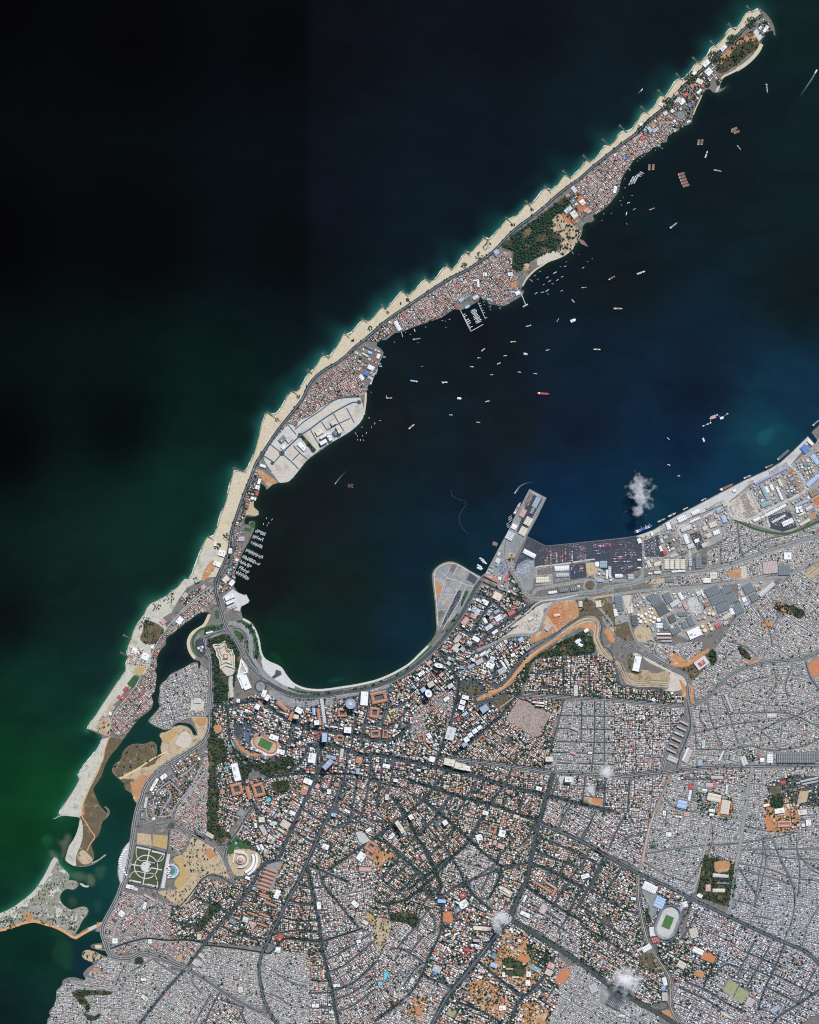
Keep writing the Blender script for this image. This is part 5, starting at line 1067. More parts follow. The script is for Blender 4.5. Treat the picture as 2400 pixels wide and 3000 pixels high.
# avenues
road('avenue', 6.5, 'I 300,870 480,870 600,970 720,1040 900,1110 1080,1135 1250,1150 1400,1190 1500,1215 1600,1190 1725,1080', trees=.4)
road('avenue', 7.5, 'I 870,1250 1000,1240 1220,1290 1350,1330 1500,1330 1725,1385 J 200,850 430,900 600,950 780,1000 1000,1060 1180,1100 1300,1130 1500,1180 1725,1230', trees=.6)
road('road', 6, 'A 1170,450 1300,465 1440,480 1530,510 1650,570 1725,600 L 180,560 300,620 400,690 450,770 500,880 530,970', median=('concrete', .9))
road('road', 6, 'L 400,650 470,640 550,550 640,400 690,330')
road('road', 5, 'L 455,760 465,690 480,640')
road('road', 6.5, 'L 0,1690 100,1700 170,1710 300,1790 420,1870 500,1920 620,1990 740,2050 800,2060', median=('greyroad', .9))
road('road', 8, 'J 280,780 450,800 640,820 860,850 1000,870 1200,900 1400,910 1725,925 K 100,1080 250,1060 450,1040 540,1025 800,1000 1100,995 1400,990 1725,985 1900,985', median=('concrete', 1.0), trees=.1)
road('road', 6.5, 'J 930,240 1200,260 1400,275 1725,290 K 200,455 400,470 600,485 700,465 790,410 860,330 960,240 1060,180 1200,130 1350,110 1550,95 1650,60 1725,30 1900,-60', median=('concrete', .9))
road('road', 7, 'H 0,1900 60,1970 150,2010 260,2070 420,2140 K 520,190 600,240 630,330 622,470 600,560 540,680 470,800 430,900 400,1030', median=('concrete', 1.0))
road('greyroad', 4, 'H -100,1740 -60,1830 0,1900')
road('road', 6, 'K 622,480 640,650 600,780 550,900 525,1020')
road('road', 4, 'K 1610,110 1650,240 1725,350 1850,560')
road('greyroad', 5, 'K 1165,1000 1130,1130 1110,1300 1080,1500 1050,1700 1020,1850 990,2050 N 1090,950 1060,1060')
road('avenue', 11, 'J 1210,900 1190,1000 1150,1120 1110,1260 1080,1350 1050,1500 1020,1650 990,1800 940,1900 880,2050 M 1140,1270', median=('park', 1.6), trees=.35)
road('avenue', 9.5, 'J 1100,1330 1250,1390 1450,1480 1640,1590 N 100,590 260,670 420,760 600,840 800,940 1050,1060 1300,1180 1500,1270 1620,1320 1725,1410 1850,1520', median=('greyroad', 1.0), trees=.15)
road('avenue', 8, 'L 1260,0 1180,160 1100,340 1000,550 930,720 880,780 800,800 740,870 700,960 620,1080 500,1220 400,1330 290,1470 180,1620 60,1760 A 1400,1870 1280,2020 1180,2150 1100,2260', trees=.15, median=('street', .8))
road('avenue', 8, 'L 1440,120 1370,320 1280,500 1190,700 1140,820 1080,950 1000,1090 920,1250 850,1390 800,1500 760,1590 745,1700 760,1830 780,1930 810,2010 860,2100 900,2156 950,2230', trees=.35, median=('greyroad', .8))
road('avenue', 7, 'L 1150,830 1180,980 1220,1130 1250,1300 1270,1450 1300,1620 1340,1780 1370,1930 1400,2100 1420,2200', trees=.8)
road('road', 8, 'N 418,770 420,900 430,1000 460,1150 500,1280 570,1390 630,1480 655,1560 650,1700 680,1790 740,1880', median=('tan', 2.4))
road('avenue', 11, 'M 1130,1280 1030,1390 900,1560 780,1710 690,1820 600,1930 520,2080 440,2230', median=('greyroad', 1.2), trees=.3)
road('avenue', 14, 'M 1160,1290 1300,1370 1500,1490 N 0,1410 100,1480 200,1560 300,1620 450,1710 600,1790 760,1890', median=('park', 4.0), trees=.25)
road('road', 4, 'N 540,1720 580,1690 630,1700 640,1730 600,1745 550,1740')
# ring road by the lagoon, bay boulevard, viaduct
WEST_HWY = 'B 1330,700 1240,735 1175,770 1152,820 1172,880 1200,940 1205,1020 1205,1200 1195,1350 1190,1500 1170,1590 1120,1660 1030,1720 920,1790 800,1860 700,1950 640,2040 A 1190,260 1160,340 1140,430 1120,560 1100,680 1070,820 1050,920 1020,1010 990,1090 940,1190 890,1280 865,1350 865,1410 890,1470 910,1540 950,1585 1020,1605 1100,1600 1160,1570 1200,1550 1260,1560 1350,1590 1450,1640 1530,1670 1580,1690'
road('greyroad', 10.5, WEST_HWY, name='highway_verge')
road('road', 8.6, WEST_HWY, median=('concrete', 1.2), name='highway')
patch('service_court', 'tarmac', 'B 1090,790 1130,790 1150,850 1160,900 1130,915 1095,880 1080,840')
patch('promenade_strip', 'concrete', 'A 1085,620 1040,690 1015,770 1000,850 1005,920 1018,975 1030,960 1055,850 1085,700')
road('apron', 13, 'I 195,215 280,225 345,270 385,340 388,430 400,500 440,570 520,660 600,720 680,765 760,790', name='parking_strip')
road('road', 5, 'I 225,262 290,265 335,300 350,345 320,380 285,372', name='slip_road')
road('road', 5, 'I 345,345 335,420 390,530 450,620', name='slip_road')
road('road', 6, 'I 0,345 60,315 120,295 200,275', name='slip_road')
road('road', 4, 'I 0,310 70,285 150,262 190,235', name='slip_road')
BAY_S = crom(BAY, 6)
ribbon('promenade', [(x, y) for x, y in crom(pp('I 322,182 348,195 395,228 433,295 457,372 467,442 492,506 536,545 597,570 645,600 683,658 735,718 798,754 868,774 960,781 1050,774 1150,759 1250,744 1350,724 1450,699 1550,659 1630,619 1725,560 G 85,1630 156,1560'), 6)], 6, 'paving')
ribbon('tree_verge', crom(pp('I 700,760 780,790 870,805 960,805 1060,797 1180,778 1300,762 1420,735 1530,695 1640,640 1725,585 G 100,1645 190,1560'), 8), 6, 'lawn')
P.append((pp('I 660,745 780,782 870,796 960,796 1060,788 1180,770 1300,752 1420,725 1530,685 1640,632 1725,575 1725,595 1640,652 1530,705 1420,745 1300,772 1180,788 1060,808 960,815 870,815 780,800'), .5))
road('road', 12, 'I 380,575 450,650 520,712 620,770 720,812 830,832 960,828 1080,812 1200,793 1320,777 1440,747 1560,702 1640,662 1725,612 G 100,1680 200,1590 280,1500 360,1400 440,1290 500,1180 560,1070 600,1010', median=('park', 1.8), name='boulevard')
road('road', 9, 'B 1240,310 1240,370 1255,440 1290,560 1330,690 1400,790 1470,920 1550,1030 1640,1120 I 520,712', median=('concrete', .9), name='viaduct')
ILHA_DUAL = road_s[12:]
ribbon('island_road', ILHA_DUAL, 9.0, 'street')
ribbon('median_strip', ILHA_DUAL, 1.2, 'apron')
ROAD_TREES.append((ILHA_DUAL, 9, .12))
TRAFFIC.append((ILHA_DUAL, 8))
road('road', 3.4, 'C 115,1900 150,1820 200,1740 240,1650 250,1560 240,1450 255,1370')
ROAD_TREES.append((crom(pp('F 200,1100 320,990 430,900 560,750 680,640 800,530 900,430'), 8), 7, .8))
# streets of the new island plots
for w, p in ((4, 'C 780,660 880,600 1000,510 1130,430 1250,370 1300,370'), (4, 'C 650,800 720,730 800,655'), (3, 'C 650,800 740,880 790,932'), (3, 'C 650,800 590,870'), (3, 'C 650,800 560,730'), (3, 'C 890,600 940,690 980,745'), (3, 'C 985,535 1030,605'), (3, 'C 1085,465 1130,545 1170,610'), (3, 'C 1195,420 1260,545'), (3, 'C 1030,605 1130,550 1225,505'), (3, 'C 745,735 800,795 865,850'), (3, 'C 800,795 740,860'), (3, 'C 770,640 700,560'), (3, 'C 480,810 560,860 590,880'), (3, 'C 760,600 840,530 960,450 1080,360 1160,335 1290,325')):
    road('road', w, p)
# roundabouts: asphalt ring with planted middle
def roundabout(t, u, v, r, w, mid='park', mat='road'):
    x, y = conv(t, u, v)
    ring = [(x + r * math.cos(a), y + r * math.sin(a)) for a in np.linspace(0, 2 * math.pi, 28)]
    ribbon('roundabout', ring, w, mat)
    sheet('roundabout_island', ring[:-1][::1] if r < w else [(x + (r - w / 2) * math.cos(a), y + (r - w / 2) * math.sin(a)) for a in np.linspace(0, 2 * math.pi, 20)[:-1]], mid, True)
for a in (('A', 1445, 485, 7.5, 5), ('C', 805, 650, 6, 4), ('C', 650, 800, 6, 4), ('C', 1300, 370, 5, 3), ('C', 570, 882, 4, 3), ('C', 480, 815, 5, 4), ('D', 405, 1205, 5, 4), ('D', 1262, 592, 5, 4), ('E', 607, 815, 5, 4), ('E', 1295, 262, 5, 4), ('F', 470, 862, 7, 4), ('F', 1240, 135, 4, 3),
          ('I', 955, 1450, 8, 4), ('J', 845, 630, 6, 3), ('J', 455, 155, 8, 4), ('J', 790, 1000, 4, 4), ('G', 1520, 1050, 17, 6, 'scrub', 'greyroad'), ('G', 840, 835, 4, 3), ('M', 565, 1340, 5, 3), ('M', 1245, 995, 4, 4), ('M', 380, 1720, 5, 4), ('I', 1100, 1790, 4, 3), ('N', 185, 1105, 11, 4, 'wood'), ('J', 930, 235, 6, 4), ('L', 640, 1040, 5, 4), ('I', 470, 750, 16, 5, 'apron')):
    roundabout(*a)
# memorial park paths
mx_, my_ = conv('A', 1232, 832)
def arc(cx, cy, r, a0, a1, n=24, ry=None):
    return [(cx + r * math.cos(math.radians(a)), cy + (ry or r) * math.sin(math.radians(a))) for a in np.linspace(a0, a1, n)]
ribbon('park_path', arc(mx_, my_, 34, 0, 360, 40), 2.6, 'paving')
for p in ('A 1262,680 1232,832 1205,985', 'A 1112,812 1232,832 1365,858'):
    ribbon('park_path', crom(pp(p), 6), 3.4, 'paving')
for p in ('A 1148,670 1150,740 1180,780 1232,780 1300,800 1340,770 1390,705', 'A 1095,950 1100,900 1140,870 1232,885', 'A 1390,720 1370,770 1330,790', 'A 1330,1000 1320,930 1290,890 1232,885'):
    ribbon('park_path', crom(pp(p), 5), 2.0, 'paving')
for p in ('A 1150,665 1270,690', 'A 1280,700 1390,725', 'A 1090,945 1190,965', 'A 1220,975 1330,1000'):
    ribbon('park_path', pp(p), 5.0, 'paving')
sheet('park_plaza', arc(mx_, my_, 15.5, 0, 347, 27), 'paving', True)
ribbon('park_road', crom(pp('A 1400,705 1380,820 1350,960 1335,1020'), 6), 5, 'street')
ribbon('park_road', crom(pp('A 1080,972 1200,998 1335,1025'), 6), 3, 'street')
ribbon('park_road', crom(pp('A 1140,652 1280,680 1400,705 1420,560 1430,520'), 6), 3, 'street')
# wet sand and surf along the open shore
ribbon('wet_sand', crom(COAST_W[::3], 4), 2.4, 'wet', lift=.0)
ribbon('wet_sand', crom(CHIC[::3], 4), 2.0, 'wet')
def surf(pts, seed, off, zz=0.25):
    r = random.Random(seed)
    p = np.array(pts)
    d = np.gradient(p, axis=0)
    d /= np.linalg.norm(d, axis=1)[:, None] + 1e-9
    nrm = np.stack([d[:, 1], -d[:, 0]], 1)
    mid = p + nrm * off
    lx, ly = np.clip((mid[:, 0] + MG).astype(int), 0, GW - 1), np.clip((mid[:, 1] + MG).astype(int), 0, GH - 1)
    if LAND[ly, lx].mean() > .5:
        mid = p - nrm * off
    w = np.array([max(0, 0.9 * math.sin(i * .21 + 2 * math.sin(i * .053 + seed)) + r.uniform(-.5, .5)) * 2.6 for i in range(len(p))])
    v, f = ribbon_mesh(mid, w + .02, zz)
    f = [q for i, q in enumerate(f) if w[i] > .15 or w[i + 1] > .15]
    o = mesh_obj('surf', v, f, 'foam', kind='stuff')
    o['label'] = ['broken white surf line along the island beach', 'thin white surf line off the southern sand spit', 'white surf along the shore of the low huts'][seed % 3]
surf(crom(COAST_W[::2], 4), 0, 1.3)
surf(crom(COAST_W[::3], 4), 3, 3.0)
surf(crom(c8(SPIT_W)[::2], 4), 1, 1.2)
surf(crom(CHIC[::2], 4), 2, 1.2)

# contour banks of the terraced cut and the raw edges of the orange cutting
def contour(path, offs, mats, w=1.3):
    p = np.array(crom(pp(path), 5))
    d = np.gradient(p, axis=0)
    d /= np.linalg.norm(d, axis=1)[:, None] + 1e-9
    n = np.stack([-d[:, 1], d[:, 0]], 1)
    for i, o in enumerate(offs):
        wob = .8 * np.sin(np.arange(len(p)) * .35 + i * 2)[:, None]
        ribbon('bank', [tuple(q) for q in p + n * (o + wob)], w, mats[i % len(mats)])
contour('K 0,125 40,150 75,235 115,290 200,318 330,312 455,318', (-14, -11, -8, -5, -2, 1), ('scrub', 'plot'))
contour('G 1260,1460 1360,1380 1450,1330 1535,1320 1580,1345 1600,1400 1590,1480 1630,1570 1690,1650', (-1, 2, 5, 8, 11), ('scrub', 'plot', 'orange'))
contour('G 690,1960 780,1920 870,1840 950,1740 1030,1655 1120,1585 1250,1490 1370,1410 1450,1380', (-3.5, -1, 2, 4), ('plot', 'redsoil', 'tan', 'scrub'))
contour('H 1640,1395 1725,1330 1790,1290', (-6, -2, 2), ('plot', 'scrub'))
contour('K 640,300 640,380 650,440', (-1.5, 1.5), ('redsoil', 'tan'), 1)
# kerbs and streets of the embankment
for p, w in (('G 596,985 520,942 440,893 380,866 320,862 268,882 227,915 208,952 208,1000 220,1130 232,1250 240,1390', 2.6), ('G 310,985 400,1010 470,1040 540,1060', 2), ('G 345,900 300,970', 1.4), ('G 410,880 370,960', 1.4), ('G 450,1010 390,1120 320,1260 260,1400', 1.8), ('G 480,1050 430,1160 350,1300 280,1420', 1.6), ('G 300,1000 270,1100 240,1220', 1.4), ('G 260,1120 370,1130', 1.4), ('G 240,1250 330,1250', 1.4), ('G 245,925 330,990', 1.4)):
    ribbon('kerb_path', crom(pp(p), 6), w, 'concrete')
# ------------------------------------------------------------------ things: every thing registers itself, labels are written at the end
THINGS = []
def thing(name, desc, cat, x, y, group, z=None, label=None):
    o = bpy.data.objects.new(name, None)
    o.location = (wx(x), wy(y), Z0 if z is None else z)
    o.empty_display_size = 5
    link(o)
    o['category'] = cat
    if group:
        o['group'] = group
    THINGS.append([o, desc, x, y, label])
    return o
def local_box(v, f, cx, cy, w, h, z0, z1, a=0.0, bottom=False):
    """box in metres about the thing's base; x east, y north, a in radians"""
    c, s = math.cos(a), math.sin(a)
    n = len(v)
    for z in (z0, z1):
        for sx, sy in ((-1, -1), (1, -1), (1, 1), (-1, 1)):
            X, Y = sx * w / 2, sy * h / 2
            v.append((cx + X * c - Y * s, cy + X * s + Y * c, z))
    f += [(n + 4, n + 5, n + 6, n + 7)] + [(n + i, n + (i + 1) % 4, n + 4 + (i + 1) % 4, n + 4 + i) for i in range(4)]
    if bottom:
        f.append((n + 3, n + 2, n + 1, n))
def gable(v, f, cx, cy, w, h, z0, rise, a=0.0):
    """ridge roof along the w axis"""
    c, s = math.cos(a), math.sin(a)
    n = len(v)
    for X, Y, z in ((-w / 2, -h / 2, z0), (w / 2, -h / 2, z0), (w / 2, h / 2, z0), (-w / 2, h / 2, z0), (-w / 2, 0, z0 + rise), (w / 2, 0, z0 + rise)):
        v.append((cx + X * c - Y * s, cy + X * s + Y * c, z))
    f += [(n, n + 1, n + 5, n + 4), (n + 2, n + 3, n + 4, n + 5), (n + 1, n + 2, n + 5), (n + 3, n, n + 4)]
BR = random.Random(5)
def building(x, y, w, h, ang, col, height, style='flat', name=None, cat=None, group=None, desc=None, label=None):
    """w, h in survey pixels, ang clockwise in the picture"""
    if style == 'ring':
        w, h = w * .88, h * .88
    NBf = fill(rect(x, y, w + 1.6, h + 1.6, ang))
    if NBf is not None:
        NOBUILD[NBf[0], NBf[1]] |= NBf[2]
        NOTREE[NBf[0], NBf[1]] |= NBf[2]
    W, H, a = w * S, h * S, -math.radians(ang)
    word = WORDS[col]
    nm = name or {'shed': 'warehouse', 'saw': 'factory_hall', 'tower': 'tower_block', 'ring': 'courtyard_building', 'flat': 'building', 'gable': 'house', 'oval': 'oval_tower'}[style]
    ct = cat or {'shed': 'warehouse', 'saw': 'factory', 'tower': 'tower', 'ring': 'building', 'flat': 'building', 'gable': 'house', 'oval': 'tower'}[style]
    ds = desc or {'shed': f'{word} roofed warehouse', 'saw': f'{word} ridged factory hall', 'tower': f'{word} high-rise block', 'ring': f'{word} courtyard building', 'flat': f'{word} flat roofed building', 'gable': f'{word} roofed house', 'oval': f'{word} oval tower'}[style]
    gr = group or {'shed': 'warehouses of the port and industrial quarter', 'saw': 'factory halls', 'tower': 'high-rise blocks of the town centre', 'ring': 'courtyard buildings', 'flat': 'large buildings of the town', 'gable': 'houses of the town', 'oval': 'high-rise blocks of the town centre'}[style]
    t = thing(nm, ds, ct, x, y, gr, label=label)
    t.rotation_euler = (0, 0, a)
    wv, wf, rv, rf, uv_, uf = [], [], [], [], [], []
    roof = 'roof_' + col
    if style in ('shed', 'gable'):
        local_box(wv, wf, 0, 0, W, H, 0, height)
        if W >= H:
            n = max(1, round(H / 26)) if style == 'shed' else 1
            for i in range(n):
                gable(rv, rf, 0, -H / 2 + (i + .5) * H / n, W + .6, H / n + (.6 if n == 1 else 0), height + .03, min(3.2, H / n * .16) + (1.2 if style == 'gable' else 0))
        else:
            n = max(1, round(W / 26)) if style == 'shed' else 1
            for i in range(n):
                gable(rv, rf, -W / 2 + (i + .5) * W / n, 0, H + .6, W / n + (.6 if n == 1 else 0), height + .03, min(3.2, W / n * .16) + (1.2 if style == 'gable' else 0), math.pi / 2)
        if style == 'shed' and max(W, H) > 45:
            k = int(max(W, H) / 14)
            for i in range(k):
                q = (i + .5) / k - .5
                if W >= H:
                    local_box(uv_, uf, q * W, H / max(1, round(H / 26)) * 0 + 0, 2.0, H * .9, height + 2.2, height + 3.45)
                else:
                    local_box(uv_, uf, 0, q * H, W * .9, 2.0, height + 2.2, height + 3.45)
    elif style == 'saw':
        local_box(wv, wf, 0, 0, W, H, 0, height)
        n = max(2, round(max(W, H) / 13))
        for i in range(n):
            if W >= H:
                gable(rv, rf, -W / 2 + (i + .5) * W / n, 0, H, W / n, height + .03, 3.4, math.pi / 2)
            else:
                gable(rv, rf, 0, -H / 2 + (i + .5) * H / n, W, H / n, height + .03, 3.4)
    elif style == 'ring':
        d = min(W, H) * .26
        for cx, cy, ww, hh, al in ((0, H / 2 - d / 2, W, d, 0), (0, -H / 2 + d / 2, W, d, 0), (W / 2 - d / 2, 0, H - 2 * d - .4, d, 1), (-W / 2 + d / 2, 0, H - 2 * d - .4, d, 1)):
            local_box(wv, wf, cx, cy, ww, hh, 0, height, al * math.pi / 2)
            gable(rv, rf, cx, cy, ww + .4, hh + .3, height + .03, d * .22, al * math.pi / 2)
    elif style == 'oval':
        n = 28
        for z, k in ((0, 1), (height, 1)):
            wv += [(W / 2 * k * math.cos(2 * math.pi * i / n), H / 2 * k * math.sin(2 * math.pi * i / n), z) for i in range(n)]
        wf += [(i, (i + 1) % n, n + (i + 1) % n, n + i) for i in range(n)] + [tuple(range(n, 2 * n))]
        for z, k in ((height + .05, 1.03), (height + 2.5, 1.03), (height + 2.5, .86), (height + .6, .86)):
            rv += [(W / 2 * k * math.cos(2 * math.pi * i / n), H / 2 * k * math.sin(2 * math.pi * i / n), z) for i in range(n)]
        for k in range(3):
            rf += [(k * n + i, k * n + (i + 1) % n, (k + 1) * n + (i + 1) % n, (k + 1) * n + i) for i in range(n)]
        rf.append(tuple(range(3 * n, 4 * n)))
        local_box(uv_, uf, 0, 0, W * .3, H * .3, height + .6, height + 4)
    else:
        local_box(wv, wf, 0, 0, W, H, 0, height)
        # roof slab with a raised parapet
        p = min(1.6, W * .08, H * .08)
        local_box(rv, rf, 0, 0, W - 2 * p, H - 2 * p, height + .02, height + .3)
        for cx, cy, ww, hh in ((0, H / 2 - p / 2, W, p), (0, -H / 2 + p / 2, W, p), (W / 2 - p / 2, 0, p, H - 2 * p - .05), (-W / 2 + p / 2, 0, p, H - 2 * p - .05)):
            local_box(rv, rf, cx, cy, ww, hh, height + .02, height + 1.1)
        for i in range(BR.choice((1, 2, 3)) if min(W, H) > 14 else 1):
            local_box(uv_, uf, BR.uniform(-.28, .28) * W, BR.uniform(-.28, .28) * H, W * BR.uniform(.1, .28), H * BR.uniform(.1, .28), height + .3, height + BR.uniform(2, 4.5) + i * .21)
    mesh_obj('wall', wv, wf, 'glass' if style == 'oval' or (style == 'tower' and col in ('bluegrey', 'slate')) else 'wall', t)
    r_ = mesh_obj('roof', rv, rf, roof, t)
    if uf:
        for k in range(len(uf) // 5 if style != 'shed' else 1):
            mesh_obj('roof_ridge_cap' if style == 'shed' else 'rooftop_unit', uv_ if style == 'shed' else uv_[k * 8:k * 8 + 8], uf if style == 'shed' else uf[:5], 'roof_' + ('pale' if col not in ('pale', 'white', 'cream') else 'grey'), r_)
    return t
def bl(tile, s, style, height):
    for line in s.split(';'):
        q = line.split()
        if len(q) < 6:
            continue
        u, v, w, h, a = map(float, q[:5])
        x, y = conv(tile, u, v)
        hh = float(q[6]) if len(q) > 6 else height
        building(x, y, w / tk(tile), h / tk(tile), a, q[5], hh, style)
# traced buildings: position and size read on the survey tiles, turn, roof colour, height
bl('G', '1068 350 90 42 -62 bluegrey;957 440 70 42 -62 pink;1000 510 70 58 -62 cream;957 592 70 58 -62 cream;845 632 70 62 -62 pale;880 555 40 42 -62 white;1010 782 112 38 27 white;1120 1003 112 48 -3 cream;1283 905 120 40 -3 white;1290 962 110 30 -3 grey;1205 1108 70 22 -8 white;'
   '860 1280 62 34 -30 red;915 1318 62 20 -30 pink;750 1325 58 46 -30 white;636 1345 48 28 60 white;828 1710 100 24 58 cream;795 1722 75 20 58 white;780 1770 70 45 -30 grey;872 1635 36 26 -20 white;1400 1932 34 92 0 pale;745 840 42 38 -60 pale;1590 1205 46 55 -8 cream;1580 870 34 40 0 white;1633 872 62 58 0 teal;1662 955 18 75 0 white;1686 930 24 80 0 pale;1605 1008 56 28 0 bluegrey;'
   '1240 1300 50 22 -10 cream;1440 1205 32 50 0 pale;520 1730 62 28 -30 lilac;620 1625 60 24 -35 white;660 1610 20 60 40 pale;1420 1518 50 30 -35 white;1490 1430 38 28 -35 white;1440 1550 40 26 20 white;940 1505 45 35 -35 lightblue;1165 1400 62 46 -55 pinkgrey;1020 1333 40 18 -30 pale;800 920 58 14 -60 blue;775 900 58 12 -60 blue;905 560 12 60 28 grey;1035 420 58 26 -62 slate;1300 1090 80 30 -7 dgrey;1390 1080 70 30 -7 dgrey;700 995 60 18 25 white;1425 1058 20 20 0 cream', 'shed', 8)
bl('G', '690 985 130 30 27 orange;820 985 78 20 -62 red;740 1140 72 62 28 cream;660 945 30 24 25 lightblue;760 990 26 26 25 white;470 1350 70 45 -50 pink;405 1500 80 40 -55 pinkgrey;400 1570 78 60 -50 tan;440 1580 60 34 40 grey;560 1500 60 36 30 white;505 1530 40 30 30 pale;340 1560 30 24 -30 red;590 1180 70 20 27 white;635 1190 60 40 27 white;545 1250 50 40 -60 bluegrey;575 1270 50 34 -60 pale;525 1300 40 24 -60 orange;550 1310 44 30 -60 pink;735 1270 50 26 -30 bluegrey;690 1320 34 24 -30 pink;800 1305 40 24 -30 pink;670 1400 70 36 -35 pale;720 1440 54 24 -35 white;600 1540 50 18 -35 red;680 1720 66 52 25 white;690 1690 40 30 25 pale;590 1690 70 40 -30 pinkgrey;440 1740 36 26 0 teal;700 1660 40 24 30 white;312 2005 50 30 -30 white;330 1705 36 26 40 pale', 'flat', 12)
bl('G', '470 1990 58 32 15 white 55;447 2030 46 36 20 white 60;435 2075 48 36 20 white 55;180 1880 56 44 -30 tan 50;345 1895 50 34 -32 pale 40;225 1760 34 40 -50 brown 45;115 1925 44 34 -35 lightblue 60;100 1790 60 30 -35 white 30;165 1700 50 30 -35 pink 25;270 1800 46 26 -35 pink 28', 'tower', 50)
bl('G', '160 1955 54 66 -20 white 85;246 1720 76 38 15 white 80', 'oval', 80)
bl('H', '1320 555 312 22 -27 lilac;1265 695 142 30 64 teal;1275 795 82 38 -25 teal;1325 655 58 26 65 white;1285 675 56 24 65 white;1395 615 62 26 64 cream;1390 705 122 20 66 white;1690 420 92 40 52 lightblue;1672 600 130 36 -42 lightblue;1605 330 66 60 50 blue;1650 277 62 24 42 white;1358 850 196 24 -28 white;1385 920 132 20 -28 pale;1460 950 98 42 -24 white;1575 790 122 24 -24 bluegrey;1580 880 62 20 -25 cream;1607 950 96 22 -30 cream;1640 830 60 30 -30 pale;'
   '1680 700 72 56 -30 brown;925 922 40 58 -20 lightblue;880 850 44 38 -20 bluegrey;605 1000 92 38 -20 pale;605 1090 34 82 -20 white;645 1150 54 38 -15 pale;830 970 62 42 -20 cream;860 1035 56 38 -20 white;765 1000 42 38 -25 tan;795 1060 46 38 -25 tan;760 1140 48 38 -25 tan;695 1105 40 28 -20 white;685 865 70 34 -25 white;570 920 76 44 -25 white;680 930 92 18 -25 white;440 1302 37 82 0 cream;483 1302 37 82 0 cream;530 1302 37 82 0 cream;574 1302 37 82 0 cream;540 1362 116 16 -3 white;365 1372 60 24 -3 cream;'
   '390 1170 20 46 -20 white;427 1205 32 34 -20 red;290 1300 28 58 -22 cream;365 1300 62 34 -20 cream;210 1105 30 40 -22 white;315 1045 18 34 -22 white;835 1400 58 58 -5 cream;780 1440 62 42 0 white;1285 1515 162 36 -42 pale;510 1632 82 42 -32 pale;560 1572 30 66 -30 white;990 1700 34 56 -28 white;950 1742 76 40 -28 tan;875 1815 52 36 -28 red;380 1820 52 46 0 white;130 1690 42 52 -10 cream;10 1710 30 62 -10 white;415 1890 118 14 0 white;420 1924 118 14 0 pink;440 1950 92 12 0 grey;740 1545 14 62 -25 white;710 1548 36 36 -20 pale;1115 1640 36 24 -30 lightblue;940 1800 40 22 -28 grey;1200 925 62 26 -25 white;500 1230 60 30 -20 grey;590 1205 50 24 -25 dgrey;35 1400 60 30 0 white;140 1410 46 44 0 grey;210 1265 30 14 0 white;210 1332 30 10 0 white;455 980 36 60 -20 white;1010 685 26 20 -20 white;800 820 20 60 60 grey', 'shed', 9)
bl('H', '710 1290 52 100 -2 slate;760 1262 38 62 -2 dgrey;465 1440 76 30 0 slate;545 1415 36 40 0 slate;1310 1330 118 100 -6 pinkgrey;1430 1352 100 82 0 slate;828 1528 118 76 -22 slate;870 1600 128 70 -22 slate;915 1665 112 64 -22 slate;942 1520 84 60 -25 slate;982 1590 86 80 -25 slate;1040 1680 84 80 -25 slate;1128 1505 84 86 -27 slate;1175 1580 66 60 -27 slate;400 1680 92 92 -27 dgrey;350 1608 96 62 -27 slate;308 1575 72 34 -27 slate;450 1585 58 90 -27 slate;425 1810 48 90 -27 slate;485 1760 56 62 -27 dgrey;515 1860 84 48 -27 slate;575 1722 82 32 -4 slate;640 1780 46 84 -25 slate;590 1812 40 60 -25 slate;170 1775 48 92 -10 dgrey;40 1632 60 130 -10 slate;640 1290 26 60 0 grey', 'saw', 8)
bl('H', '675 1880 112 78 -25 white;1460 1232 62 60 0 white;60 1400 30 20 0 pale;930 800 34 30 -20 tan;600 1655 30 60 -30 pink;780 1640 50 30 -25 brown', 'flat', 10)
bl('K', '1530 920 326 88 0 dgrey 11;1310 925 48 80 0 white;1712 908 36 72 0 dgrey;840 1255 116 64 12 cream;935 1335 72 118 10 cream;760 1193 38 20 5 white;1420 1130 44 30 -5 red;1640 1105 150 18 -12 grey;1650 1130 140 14 -12 grey;900 905 14 90 25 white;620 905 40 120 24 pinkgrey;600 890 20 120 24 white;1090 945 48 78 -22 pale;490 932 90 46 24 grey;895 1912 132 30 3 pale;880 2037 105 30 0 cream;300 2012 122 66 25 white;385 2125 80 70 25 lightblue;570 1312 78 66 12 lightblue;1325 565 80 34 0 pale;962 458 20 158 -22 grey;865 1086 104 28 2 pinkgrey;820 1365 52 26 10 white;1245 940 34 34 0 white;1215 915 26 28 0 red;945 1185 16 80 5 white;672 1210 30 80 10 dgrey;635 1235 22 90 10 white;820 1400 40 20 10 white;640 1160 36 40 0 red;720 960 40 50 0 bluegrey;800 1150 60 40 0 pinkgrey;840 1145 26 60 0 red', 'shed', 8)
bl('K', '190 125 56 130 12 white 18;735 120 112 78 -36 pale;1390 1365 82 42 -8 white 12;1635 1465 42 50 -5 white;1590 1487 28 26 -5 white;1585 1378 76 44 -8 cream;790 2015 44 58 0 pink;455 1565 40 36 0 white;610 1395 46 36 0 pink;540 1415 54 16 8 white;1280 1320 50 22 -10 white;420 1385 26 40 0 white;720 2080 44 30 30 white;915 1975 110 14 3 slate;160 2105 40 24 10 white;750 805 24 70 5 pale;330 430 30 26 35 white;170 1355 80 18 5 cream', 'flat', 10)
bl('K', '735 122 56 38 -36 red 14', 'flat', 14)
bl('K', '1432 1478 128 56 -3 pink', 'ring', 8)
for i in range(6):
    u, v = 585 - i * 21, 625 + i * 47
    x, y = conv('K', u, v)
    building(x, y, 29, 5.4, 25, ('pinkgrey', 'grey', 'pale', 'pinkgrey', 'pink', 'grey')[i], 15, 'tower')
